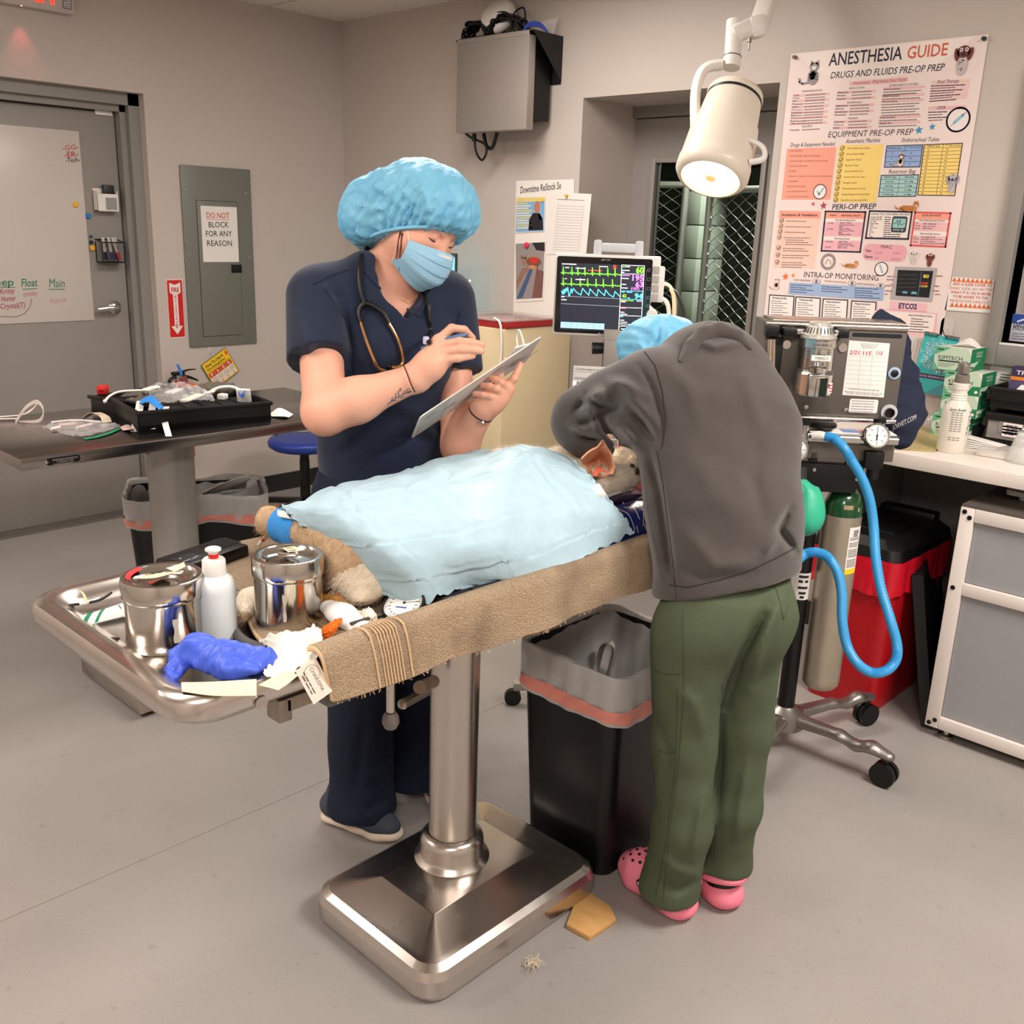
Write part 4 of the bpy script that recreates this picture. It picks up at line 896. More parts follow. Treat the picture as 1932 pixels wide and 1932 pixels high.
# people
from mathutils.bvhtree import BVHTree
def bvh(*objs):
 V=[];Fc=[]
 for o in objs:
  M=WM[o];k=len(V);V+=[M@v.co for v in o.data.vertices];Fc+=[[i+k for i in p.vertices] for p in o.data.polygons]
 return BVHTree.FromPolygons(V,Fc)
def cast(t,px,py,off=0.):
 v=Vector(FW*CAM_F+RT*(px-966)-UP*(py-966)).normalized();h=t.ray_cast(Vector(CC),v)
 return(h[0]+h[1]*off*(1 if h[1].dot(v)<0 else-1)) if h[0] is not None else None
def castline(t,pts,off=.001,n=4):
 out=[]
 for(a,b) in zip(pts[:-1],pts[1:]):
  for i in range(n):
   q=cast(t,a[0]+(b[0]-a[0])*i/n,a[1]+(b[1]-a[1])*i/n,off)
   if q is not None:out.append(q)
 q=cast(t,*pts[-1],off)
 if q is not None:out.append(q)
 return out
def pxy(p):
 q=p-CC.astype(np.float32);z=q@FW.astype(np.float32);return np.stack([966+CAM_F*(q@RT.astype(np.float32))/z,966-CAM_F*(q@UP.astype(np.float32))/z],1)
def folds(p,F):
 """soft cloth folds; each is a polyline in the photograph's frame with a height and a half-width"""
 s=pxy(p);d=np.zeros(len(p),np.float32)
 for pts,amp,w in F:
  pts=np.array(pts,np.float32);best=np.full(len(p),1e9,np.float32);tt=np.zeros(len(p),np.float32);n=len(pts)-1
  lo=pts.min(0)-3*w;hi=pts.max(0)+3*w;m=np.where(((s>lo)&(s<hi)).all(1))[0]
  if not len(m):continue
  sm=s[m];b=np.full(len(m),1e9,np.float32);t0=np.zeros(len(m),np.float32)
  for i in range(n):
   a,e=pts[i],pts[i+1];ab=e-a;t=np.clip(((sm-a)@ab)/(ab@ab),0,1);q=sm-a-t[:,None]*ab;dd=(q*q).sum(1);k=dd<b;b[k]=dd[k];t0[k]=(t[k]+i)/n
  d[m]+=-amp*np.exp(-b/w**2)*np.clip(np.sin(np.clip(t0,.06,.94)*PI),0,1)**.6
 return d
m_skin=mat('skin',(232,172,146),rough=.48,var=.07,vs=14,sss=.12,bump=.06,bs=180)
m_hair=mat('auburn_hair',(88,42,34),rough=.5,var=.2)
m_navy=mat('navy_scrub',(13,28,54),rough=.85,var=.08,vs=30,bump=.22,bs=420,sheen=.15)
m_navy2=mat('navy_scrub_trouser',(10,22,44),rough=.88,var=.08,vs=30,bump=.2,bs=420)
m_cap=mat('bouffant_blue',(146,212,236),rough=.55,var=.16,vs=11,bump=.7,bs=60,c2=(70,156,204),spec=.6)
m_maskb=mat('mask_blue',(150,196,222),rough=.75,var=.04,bump=.15,bs=300)
Dw=lambda x,y,d:P(x,y,d=d)
# the woman in navy
w=thing('person','person in navy scrubs, blue bouffant cap and mask, writing on a raised clipboard','person',(-2.0,1.62,0))
Hf=Vector((.883,0,-.469));Lh=Vector((0,.955,-.295));Uh=Hf.cross(Lh).normalized();Lh=Uh.cross(Hf).normalized()
HC=Dw(797,424,2.41)
def H(f,l,u):return HC+Hf*f+Lh*l+Uh*u
Rm=np.array([list(Hf),list(Lh),list(Uh)]).T
Fb=Vector((.95,-.31,0));Lb=Vector((.31,.95,0));BC=Vector((-2.0,1.62,0))
def B(f,l,u):return BC+Fb*f+Lb*l+Vector((0,0,u))
rs,re,rw=B(0,-.175,1.365),Dw(613,778,2.30),Dw(786,712,2.285)
ls,le,lw=B(0,.175,1.36),Dw(868,842,2.54),Dw(914,768,2.455)
S=Soft()
S.ell(H(-.012,0,.03),(.098,.077,.092),Rm,k=.03);S.ell(H(.02,0,-.03),(.07,.066,.085),Rm,k=.035)
S.cone(H(.03,0,-.05),H(.062,0,-.098),.052,.026,k=.03)
S.cone(H(.03,.035,-.035),H(.03,-.035,-.035),.046,.046,k=.03)
S.cone(H(.084,0,.012),H(.103,0,-.03),.009,.0125,k=.014);S.ell(H(.1,.009,-.033),(.009,.008,.007),Rm,k=.008);S.ell(H(.1,-.009,-.033),(.009,.008,.007),Rm,k=.008)
for s in(-1,1):
 S.ell(H(.086,.032*s,.008),(.012,.0165,.011),Rm,k=.012,sub=True)
 S.ell(H(.072,.031*s,.004),(.0155,.0155,.0125),Rm,k=.006)
 S.cone(H(.082,.015*s,.026),H(.068,.05*s,.027),.0085,.006,k=.014)
 S.ell(H(-.012,.078*s,-.012),(.024,.009,.032),Rm,k=.008);S.ell(H(-.006,.086*s,-.012),(.012,.006,.018),Rm,k=.006,sub=True)
S.cone(H(.088,.02,-.06),H(.088,-.02,-.06),.009,.009,k=.012)
S.cone(B(-.012,.0,1.40),H(-.025,0,-.05),.06,.056,k=.05)
S.cone(B(-.02,-.13,1.385),B(-.02,.13,1.385),.05,.05,k=.06)
S.cone(B(0,0,1.30),B(-.01,0,1.0),.145,.12,k=.06,flat=(Fb,.66));S.cone(B(-.01,0,1.0),B(-.01,0,.9),.13,.15,k=.06,flat=(Fb,.7))
S.cone(rs,re,.056,.05,k=.03);S.cone(re,re.lerp(rw,.35),.05,.05,k=.03);S.cone(re.lerp(rw,.35),rw,.05,.031,k=.03)
S.cone(ls,le,.054,.045,k=.03);S.cone(le,lw,.045,.03,k=.03)
def finger(pts,r0,r1,k=.0035):
 q=[Dw(*p) for p in pts];S.chain(q,list(np.linspace(r0*.82,r1*.88,len(q))),k=k)
S.chain([rw,Dw(808,686,2.275),Dw(830,655,2.275)],[.031,.03,.022],k=.02);S.chain([rw,Dw(815,692,2.275),Dw(840,676,2.275)],[.028,.026,.018],k=.02);S.cone(Dw(828,643,2.275),Dw(843,674,2.275),.016,.015,k=.015)
finger([(828,640,2.272),(852,619,2.27),(876,622,2.285),(892,638,2.30)],.0135,.0095)
finger([(836,651,2.262),(866,644,2.25),(890,646,2.255),(910,650,2.265)],.013,.0092)
finger([(840,664,2.262),(870,659,2.25),(892,660,2.256),(908,663,2.266)],.0128,.0092)
finger([(842,679,2.265),(866,676,2.256),(880,673,2.26),(892,672,2.266)],.012,.0086)
finger([(812,694,2.285),(835,692,2.30),(846,676,2.315),(858,654,2.315)],.016,.0095)
S.chain([lw,Dw(934,746,2.445),Dw(956,732,2.44)],[.029,.028,.022],k=.02);S.chain([lw,Dw(930,758,2.445),Dw(944,750,2.44)],[.026,.025,.018],k=.02)
finger([(958,728,2.435),(970,714,2.425),(976,702,2.425),(982,688,2.43)],.0135,.0092)
finger([(958,734,2.43),(946,722,2.408),(935,716,2.414),(925,713,2.426)],.0126,.0092)
finger([(952,743,2.43),(936,734,2.406),(923,729,2.412),(910,727,2.425)],.0124,.009)
finger([(944,752,2.43),(926,748,2.412),(911,745,2.414),(896,743,2.424)],.0118,.0086)
finger([(936,742,2.46),(942,715,2.50),(948,692,2.515),(954,680,2.52)],.014,.009)
def skinmi(c):
 q=(c-np.array(HC))@Rm;r=np.zeros(len(c),int)
 r[(q[:,2]>-.055)&(((q[:,0]<.058)&(q[:,2]>.045))|((q[:,0]<-.03)&(q[:,2]>-.045))|((q[:,0]<.02)&(q[:,2]>.0)&(abs(q[:,1])>.05)))]=1
 return r
wb_=soft_mesh('body',S,[m_skin,m_hair],w,h=.0032,it=2,mi=skinmi)
hb=bvh(wb_)
mb=MB()
for s,n in((-1,12),(1,12)):
 mb.tube([H(.0875-.0035*abs(t)*2-.0*t*t,.031*s+.0155*t,-.0045+.003*t*t) for t in np.linspace(-1,1,7)],[.0006,.0014,.0015,.0014,.0006],n=6,sm=2)
mb.each('eyelash',mat('lash_black',(34,24,22),rough=.6),w)
mb=MB()
for s in(-1,1):mb.tube([H(.0905,.014*s,.0235),H(.086,.032*s,.0285),H(.07,.052*s,.0255)],[.002,.0028,.001],n=6,flat=.7)
mb.each('eyebrow',mat('brow_brown',(126,84,62),rough=.8),w)
mb=MB()
for i,(a,b,c) in enumerate((((757,437),(751,470),(748,505)),((760,440),(757,470),(752,512)))):
 mb.tube([cast(hb,*a,.003) or H(.02,-.08,0),cast(hb,*b,.003) or H(.02,-.08,-.04),Dw(c[0],c[1],2.375)],[.0022,.0016,.0006],n=5)
mb.build('hair_strand',m_hair,w)
def maskf(u,v):
 x=2*u-1;z=-.012-.118*v;z+=-.016*abs(x)**2*(1-v)*1.2+.02*abs(x)**2*v*1.4
 dep=.124-.066*abs(x)**2.1;dep+=.008*math.sin(PI*min(1,v*1.1))-.036*max(0,v-.62)**1.2*2.2
 dep+=.0034*((v*4.2)%1.)*(1-abs(x)**3)*(.15<v<.86)-.010*(1-v)**8*(1-abs(x))
 wd=.076-.01*v+.006*math.sin(v*PI)
 return H(dep,wd*x*1.02,z)
mb=MB();mb.grid(maskf,36,60,thick=.0014);msk=mb.build('face_mask',m_maskb,w,smooth=60)
mb=MB();mb.grid(lambda u,v:maskf(.03+.94*u,.02+.075*v)+Hf*.001,30,3,thick=.0006);mb.build('mask_band',m_white,msk)
mb=MB()
for s,u in((-1,0),(1,1)):
 mb.tube([maskf(u,.02),H(.03,.082*s,-.005),H(-.012,.086*s,.018)],.0011,n=5);mb.tube([maskf(u,.95),H(.03,.082*s,-.04),H(-.016,.088*s,-.02),H(-.012,.086*s,.018)],.0011,n=5)
mb.build('ear_loop',m_white,msk)
S=Soft();S.ell(H(-.005,0,.06),(.118,.105,.088),Rm,k=.05);S.ell(Dw(712,398,2.45),(.084,.09,.082),None,k=.05);S.ell(Dw(775,362,2.41),(.085,.085,.062),None,k=.05);S.ell(Dw(835,392,2.38),(.075,.075,.062),None,k=.05);S.ell(Dw(700,425,2.45),(.06,.07,.05),None,k=.04)
bo=H(.108,0,.047);bn=H(-.10,0,-.132);bx=(bo-bn).normalized();bnor=bx.cross(Lh).normalized()
bnor=-bnor if bnor.dot(Uh)>0 else bnor
S.ell(H(-.03,0,.0),(.1,.098,.1),Rm,k=.04);S.half(bo,bnor,HC-Vector((.3,.3,.3)),HC+Vector((.3,.3,.3)),k=.012)
def capd(p):
 q=(p-np.array(HC))@Rm;a=np.arctan2(q[:,1],q[:,0]);up=np.clip((q[:,2]-.02)/.12,0,1);g=np.exp(-up*2.2)
 d=.0042*g*np.sin(a*31+2*np.sin(a*5))+.0026*g*np.sin(a*57+1)+wobble(p,.005,36,6)-.0022*np.abs(np.sin(p@np.array([60.,45.,-38.])+3*np.sin(p@np.array([22.,-31.,27.]))))+wobble(p,.001,120,8)
 return d+folds(p,[([(740,345),(775,395),(790,435)],-.007,6),([(790,320),(800,360),(815,425)],.007,6),([(665,385),(720,395),(760,430)],.006,7),([(830,330),(850,375),(845,425)],-.006,7),([(700,350),(745,365)],.006,8),([(660,430),(720,440)],-.006,7),([(865,350),(885,400),(880,440)],.005,6)])
cp=soft_mesh('bouffant_cap',S,m_cap,w,h=.004,disp=capd,it=1)
mb=MB();ring=[]
for i in range(40):
 a=2*PI*i/40;c0=(bo+bn)/2;ring.append(c0-bx*.006+bx*((bo-bn).length/2-.008)*math.cos(a)+Lh*.094*math.sin(a)-bnor*.001)
mb.tube(ring,[.0045+.0012*(i%2) for i in range(40)],n=6,sm=3,closed=True);mb.build('elastic_edge',m_cap,cp)
S=Soft()
S.cone(B(.0,-.115,1.365),B(.0,.115,1.36),.068,.068,k=.06,flat=((0,0,1),.9))
S.cone(B(.012,0,1.315),B(.012,0,1.18),.178,.172,k=.06,flat=(Fb,.72));S.cone(B(.012,0,1.18),B(0,0,1.0),.17,.165,k=.06,flat=(Fb,.74));S.cone(B(0,0,1.0),B(-.005,0,.93),.168,.172,k=.05,flat=(Fb,.78))
for l in(-.075,.075):S.ell(B(.095,l,1.235),(.06,.075,.075),None,k=.05)
S.cone(rs,rs.lerp(re,.8),.078,.087,k=.05,cut=(rs.lerp(re,.56),(re-rs).normalized()));S.cone(ls,ls.lerp(le,.8),.074,.08,k=.05,cut=(ls.lerp(le,.5),(le-ls).normalized()))
S.half(B(0,0,.905),(0,0,-1),(-2.4,1.2,.75),(-1.6,2.1,.93),k=.004)
S.cone(B(.12,.005,1.285),B(.10,.005,1.44),.006,.062,k=.006,sub=True);S.cone(B(.10,.005,1.40),B(-.02,.01,1.46),.06,.075,k=.01,sub=True)
wf=[([(640,560),(660,640),(665,730)],-.009,9),([(615,545),(640,590),(655,650)],.006,10),([(655,600),(680,690),(700,800)],-.006,12),([(560,600),(580,650),(590,700)],.005,12),([(700,720),(760,770),(830,790)],.007,14),([(640,840),(700,800),(730,740)],.007,12),([(690,850),(760,820),(830,830)],-.006,10),([(860,600),(850,660),(860,720)],-.008,9),([(740,690),(820,740)],-.005,10),([(640,800),(660,760)],-.006,9),([(785,790),(850,850)],.006,10),([(720,600),(735,700),(740,800)],.004,16),([(545,680),(610,690),(680,715)],.003,5)]
st=soft_mesh('scrub_top',S,m_navy,w,h=.0045,disp=lambda p:2*folds(p,wf)+wobble(p,.0022,16,4),it=2)
tb_=bvh(st)
mb=MB()
for pts in([(590,537),(622,521),(660,508)],[(612,545),(650,600),(668,660),(668,720)],[(548,668),(600,682),(650,698),(694,718)],[(868,590),(852,640),(848,690)]):
 c=castline(tb_,pts,.0004,6)
 if len(c)>2:mb.tube(c,.0011,n=5,sm=1)
mb.build('seam',mat('navy_seam',(14,22,40),rough=.9),st)
mb=MB();vl=castline(tb_,[(690,512),(730,562),(790,596)],.0015,8);vr=castline(tb_,[(812,540),(803,570),(790,596)],.0015,8)
for c in(vl,vr):
 if len(c)>2:mb.tube(c,.0032,n=8,sm=1)
mb.build('neckband',m_navy,st)
S=Soft();ra_,la_=Dw(682,1525,2.60),Dw(780,1495,2.76);rk=(B(.02,-.1,.88)).lerp(ra_,.5)+Fb*.03;lk=(B(.02,.1,.88)).lerp(la_,.5)+Fb*.03
S.cone(B(-.005,0,.985),B(-.01,0,.86),.155,.178,k=.05,flat=(Fb,.76))
S.chain([B(0,-.085,.84),rk,ra_,ra_-Vector((0,0,.12))],[.108,.088,.082,.082],k=.05);S.chain([B(0,.085,.84),lk,la_,la_-Vector((0,0,.12))],[.108,.088,.08,.08],k=.05)
S.half((0,0,.05),(0,0,-1),(-2.4,1.1,-.2),(-1.4,2.1,.055),k=.004)
S.half((0,0,.978),(0,0,1),(-2.3,1.2,.97),(-1.6,2.1,1.2),k=.004)
pf=[([(640,1440),(690,1470),(740,1450)],.007,10),([(640,1500),(690,1530),(735,1500)],-.008,9),([(650,1540),(700,1550)],.006,8),([(690,1340),(680,1420),(670,1500)],-.006,10),([(620,890),(640,980)],-.005,10),([(840,870),(820,930)],-.007,10)]
tro=soft_mesh('scrub_trousers',S,m_navy2,w,h=.006,disp=lambda p:folds(p,pf)+wobble(p,.0035,13,9),it=2)
mb=MB();mb.lathe([(.162,.902),(.166,.905),(.166,.935),(.162,.938)],M=mtx(tuple(BC))@Matrix.Rotation(math.atan2(Fb.y,Fb.x),4,'Z')@Matrix.Diagonal((.8,1.02,1,1)),n=40,cap=False);mb.build('waistband',m_navy2,tro)
def shoe(heel,toe,par,m_up,m_sole,name='shoe'):
 heel,toe=Vector(heel),Vector(toe);u=(toe-heel).normalized();s=Vector((-u.y,u.x,0));L=(toe-heel).length
 Q=lambda t,l,z:heel+u*(L*t)+s*l+Vector((0,0,z));S=Soft();Z=(0,0,1)
 S.chain([Q(.14,0,.02),Q(.5,.0,.018),Q(.74,.003,.017),Q(.88,0,.02)],[.034,.034,.043,.034],k=.012,flat=(Z,.5));S.half((heel+toe)/2,(0,0,-1),(heel+toe)/2-Vector((.3,.3,.1)),(heel+toe)/2+Vector((.3,.3,.004)),k=.002)
 sole=(S,'sole',m_sole);T=Soft()
 T.chain([Q(.15,0,.055),Q(.5,0,.05),Q(.72,.002,.042),Q(.87,0,.036)],[.034,.035,.038,.028],k=.02,flat=(Z,.85));T.chain([Q(.18,0,.06),Q(.26,0,.10)],[.036,.04],k=.02)
 T.half((heel+toe)/2+Vector((0,0,.026)),(0,0,-1),(heel+toe)/2-Vector((.3,.3,.1)),(heel+toe)/2+Vector((.3,.3,.03)),k=.002)
 o=soft_mesh(name,T,m_up,par,h=.0035);so=soft_mesh('sole',S,m_sole,par,h=.0035);so.parent=o;WM[so]=WM[o];return o
m_knit=mat('grey_knit',(64,70,80),rough=.9,var=.12,vs=200,bump=.5,bs=320,stretch=(1,3,1));m_csole=mat('cream_sole',(214,196,176),rough=.6,var=.05)
tq=P(756,1588,z=0);hq=tq-Vector((.225,.085,0));shoe(hq,tq,w,m_knit,m_csole)
tq2=Vector((-1.70,1.60,0));shoe(tq2+Vector((-.235,.09,0)),tq2,w,m_knit,m_csole)
mb=MB();wr_=rw.lerp(re,.09);ax=(re-rw).normalized();mb.tube([Dw(762,690,2.255),Dw(768,705,2.243),Dw(776,726,2.247),Dw(783,740,2.262)],.0015,n=5);mb.build('bracelet',mat('brown_cord',(58,30,28),rough=.7),w)
ab=bvh(wb_);m_tat=mat('tattoo_ink',(78,84,96),rough=.6)
mb=MB()
for pts in([(731,763),(745,752),(760,744),(775,737)],[(738,757),(741,749)],[(746,752),(747,742)],[(753,749),(751,739),(755,734)],[(759,745),(763,737)],[(766,742),(768,735),(773,733)],[(770,741),(776,738)],[(741,756),(748,755)],[(755,750),(762,748)],[(757,738),(755,731)]):
 c=castline(ab,pts,.0004,4)
 if len(c)>2:mb.tube(c,.001,n=4,sm=1)
mb.build('tattoo',m_tat,w)
mb=MB();nl=castline(bvh(wb_,st),[(757,566),(770,572),(786,560),(793,545)],.0012,4)
if len(nl)>2:mb.tube(nl,.0008,n=4,sm=2)
mb.build('necklace',mat('gold_chain',(226,184,104),rough=.35,metal=.3),w)
wc=lw.lerp(le,-.0)+Vector((0,0,-.002));wa=(lw-le).normalized();mb=MB();mb.lathe([(.032,-.009),(.0352,-.008),(.0352,.008),(.032,.009)],M=axis_frame(lw.lerp(le,.08),wa),n=28,cap=False);wt=mb.build('watch_strap',mat('brown_leather',(66,40,38),rough=.5),w)
mb=MB();vdir=(-Vector(FW));vdir=(vdir-wa*vdir.dot(wa)).normalized();vdir=(vdir*.3-Vector(UP)*.95).normalized();mb.cyl(lw.lerp(le,.08)+vdir*.029,lw.lerp(le,.08)+vdir*.037,.014);mb.build('watch_case',m_chrome,wt)
# what she carries
A_,D_,B_,C_=Dw(792,787,2.30),Dw(1022,634,2.42),Dw(858,772,2.50),Dw(1074,633,2.62)
xa=(D_-A_).normalized();yb=(B_-A_);yb=(yb-xa*yb.dot(xa));wd=yb.length;yb.normalize();nzc=xa.cross(yb)
vis=nzc if nzc.dot(-Vector(FW))>0 else-nzc
Lc=(D_-A_).length;cc_=A_+xa*Lc/2+yb*wd/2
t=thing('clipboard','white clipboard with papers and stickers held up by the person in navy','clipboard',cc_)
Mc=frame(cc_,xa,yb,nzc)
mb=MB();mb.prism(rrect(Lc,wd,.012),-.0014,.0014,M=Mc);brd=mb.build('board',m_white,t)
sgn=1 if nzc.dot(vis)>0 else-1
mb=MB();mb.box((-.012,0,-sgn*.0022),(Lc*.88,wd*.9,.0012),M=Mc);mb.build('paper',m_paper,t)
pv=vis;xv=xa;yv=pv.cross(xv);pr=Print(frame(cc_+pv*.0015,xv,yv,pv))
sy=1 if yv.dot(yb)>0 else-1
pr.rect(-Lc*.47,-wd*.46,-Lc*.25,wd*.46,(196,200,192));pr.layer()
rg=random.Random(3)
for i in range(6):x0=-Lc*.45+.07*i;pr.line([(x0,-.04*((i%3)-1)),(x0+.03,-.04*((i%3)-1)+.006)],.004,(70,70,74));pr.line([(x0+.01,-.04*((i%3)-1)-.012),(x0+.045,-.04*((i%3)-1)-.008)],.0022,(120,118,118))
for i in range(3):pr.line([(.085+.006*i,sy*(-.03+.018*i)),(.118+.006*i,sy*(-.03+.018*i))],.0022,(110,92,88))
pr.ell(Lc*.38,sy*.02,.03,.016,(206,186,180));pr.build('sticker_print',brd)
mb=MB();fr=-sgn
mb.box((Lc*.40,0,fr*.012),(.05,wd*.62,.004),M=Mc,rot=(0,fr*.32,0),bevel=.0015);mb.box((Lc*.46,0,fr*.005),(.02,wd*.5,.009),M=Mc,bevel=.002)
ck=mb.build('clip',m_white,t);mb=MB()
mb.tube([Mc@Vector(p) for p in((Lc*.42,-.03,fr*.012),(Lc*.47,-.022,fr*.05),(Lc*.485,0,fr*.062),(Lc*.47,.022,fr*.05),(Lc*.42,.03,fr*.012))],.0028,n=8);mb.build('clip_loop',m_white,ck)
t=thing('pen','slate blue pen in the writing hand of the person in navy','pen',Dw(845,645,2.29));mb=MB();p0,p1,p2_=Dw(795,658,2.285),Dw(850,641,2.262),Dw(884,630,2.27)
mb.tube([p0,p0.lerp(p1,.5),p1,p1.lerp(p2_,.6),p2_],[.004,.006,.0085,.007,.0015],n=12,sm=3);mb.build('barrel',mat('slate_blue_plastic',(88,112,148),rough=.4),t)
t=thing('stethoscope','black stethoscope with gold ear tubes hanging round the neck of the person in navy','stethoscope',B(.12,-.05,1.2));bb=bvh(st,wb_,tro)
def over(pts,off):
 out=[]
 for p in pts:
  q=cast(bb,p[0],p[1],off)
  out.append(q if q is not None else Dw(p[0],p[1],2.36))
 return out
nk=[Dw(700,462,2.50),Dw(688,476,2.44)]
lft=nk+over([(681,498),(679,530),(682,558),(687,574)],.009);mb=MB();mb.tube(lft,.0062,n=10,sm=5)
rgt=[Dw(762,480,2.52),Dw(790,520,2.44)]+over([(798,545),(803,575),(807,605),(810,632),(813,650)],.009);mb.tube(rgt,.0056,n=10,sm=5);mb.build('tubing',m_blackp,t)
mb=MB();mb.tube(over([(680,610),(676,594),(680,580),(692,573),(708,580),(722,593),(731,612)],.010),.0062,n=10,sm=5);mb.build('yoke',m_blackp,t)
m_gold=mat('rose_gold',(226,170,120),rough=.22,metal=1,var=.03)
for pts in([(680,610),(690,645),(702,675),(712,692),(728,699)],[(731,612),(745,640),(755,668),(755,683),(745,690),(731,690)]):
 mb=MB();mb.tube(over(pts,.010),.0042,n=10,sm=5);et=mb.build('ear_tube',m_gold,t);mb=MB();q=over([pts[-1]],.010)[0];mb.sphere(q,.0065);mb.build('ear_tip',m_blackp,et)
mb=MB();q=over([(811,648)],.012)[0];mb.box(q,(.012,.012,.018),bevel=.003);mb.build('name_tag',mat('lilac_plastic',(206,198,226),rough=.4),t)
# the person bent over the dog, seen from behind
m_hood=mat('charcoal_fleece',(68,62,59),rough=.93,var=.09,vs=22,bump=.3,bs=500,sheen=.3)
m_olive=mat('olive_cotton',(72,82,60),rough=.85,var=.08,vs=18,bump=.2,bs=420)
m_pink=mat('pink_foam',(240,132,152),rough=.5,var=.04,bump=.05,bs=200)
g=thing('person','person in a charcoal hoodie and olive trousers bending over the dog, seen from behind','person',(-1.02,1.75,0))
F2=Vector((-.8,.6,0));L2=Vector((-.6,-.8,0))
hip=Dw(1376,1085,2.09);nek=Dw(1340,676,2.24);cst=Dw(1352,800,2.17);wst=Dw(1368,960,2.11)
lsh,rsh=Dw(1222,742,2.16),Dw(1416,768,2.31);lel,lcf=Dw(1098,790,2.26),Dw(1122,838,2.40)
tax=(nek-hip).normalized();bk=tax.cross(L2).normalized()
bk=bk if bk.dot(-F2)>0 else-bk
HC2=Dw(1246,682,2.43);hf2=Vector((-.55,.35,-.75)).normalized();S=Soft()
S.ell(HC2,(.088,.085,.1),k=.03);S.cone(HC2,HC2+hf2*.06,.07,.045,k=.03);S.cone(nek,HC2,.055,.055,k=.04)
S.cone(hip,wst,.115,.11,k=.04,flat=(bk,.62));S.cone(wst,cst,.11,.13,k=.04,flat=(bk,.6));S.cone(lsh,rsh,.06,.06,k=.05);S.cone(cst,nek,.14,.07,k=.05,flat=(bk,.7))
hd=Dw(1118,872,2.52);rel,rcf,rhd=rsh+F2*.16+Vector((0,0,-.24)),Dw(1210,840,2.55),Dw(1165,880,2.56)
S.chain([lsh,lel,lcf,hd],[.055,.045,.036,.028],k=.03);S.chain([rsh,rel,rcf,rhd],[.055,.045,.036,.028],k=.03)
def fing(S,w0,dirs,r=.0085):
 for d in dirs:d=Vector(d);S.chain([w0+d*.02,w0+d*.055+Vector((0,0,-.004)),w0+d*.085+Vector((0,0,-.018))],[r*1.15,r,r*.8],k=.006)
fing(S,hd,[(-.3,.9,-.3),(-.05,.95,-.3),(.2,.95,-.3),(.42,.85,-.3),(.8,.3,-.4)]);fing(S,rhd,[(-.95,.0,-.3),(-.9,.25,-.3),(-.85,.45,-.3),(-.75,.62,-.3),(-.5,-.5,-.5)])
soft_mesh('body',S,[m_skin],g,h=.0045)
S=Soft();c1,c2=Dw(1212,650,2.42),Dw(1274,640,2.45)
S.ell(HC2+Vector((0,0,.02)),(.105,.105,.095),k=.05);S.ell(c1,(.055,.055,.05),k=.03);S.ell(c2,(.06,.06,.045),k=.03)
def capd2(p):return wobble(p,.005,55,16)+wobble(p,.002,120,18)+folds(p,[([(1245,612),(1240,640),(1225,660)],-.012,5),([(1205,640),(1215,665)],.006,5),([(1285,615),(1275,650)],-.006,5),([(1262,612),(1262,645)],.005,5)])
soft_mesh('bouffant_cap',S,m_cap,g,h=.0045,disp=capd2,it=1)
hem=Dw(1381,1100,2.09)
S=Soft()
S.cone(hem+Vector((0,0,-.09)),wst,.17,.152,k=.05,flat=(bk,.8));S.cone(wst,cst,.156,.172,k=.06,flat=(bk,.7));S.cone(cst,cst.lerp(nek,.65),.172,.14,k=.06,flat=(bk,.7))
S.cone(lsh,rsh,.078,.07,k=.07);S.cone(nek-tax*.06,nek-tax*.02+F2*.02,.085,.074,k=.05)
S.cone(lsh,lsh.lerp(lel,.55),.088,.082,k=.04);S.cone(lsh.lerp(lel,.5),lel,.075,.062,k=.04);S.ell(lel,(.06,.06,.072),k=.03);S.cone(lel+Vector((0,0,-.012)),lcf,.058,.05,k=.03);S.ell(Dw(1105,828,2.31),(.05,.05,.032),k=.02)
S.cone(rsh,rel,.082,.066,k=.05);S.cone(rel,rcf,.062,.05,k=.04)
ha,hb2,hc=Dw(1256,1138,2.03),Dw(1506,1066,2.15),Dw(1385,1126,1.97);hn=(hb2-ha).cross(hc-ha).normalized();hn=hn if hn.z<0 else-hn
S.half(hc,hn,hem-Vector((.3,.3,.4)),hem+Vector((.3,.3,.06)),k=.006)
S.chain([Dw(1298,672,2.2),Dw(1314,648,2.21),Dw(1340,632,2.215),Dw(1372,634,2.22),Dw(1402,652,2.24)],[.014,.022,.026,.024,.014],k=.012);S.chain([Dw(1304,682,2.165),Dw(1328,662,2.165),Dw(1362,657,2.17),Dw(1394,668,2.19)],[.01,.016,.017,.01],k=.01)
S.cone(nek+tax*.035+F2*.035,nek+tax*.12+F2*.06,.06,.07,k=.01,sub=True)
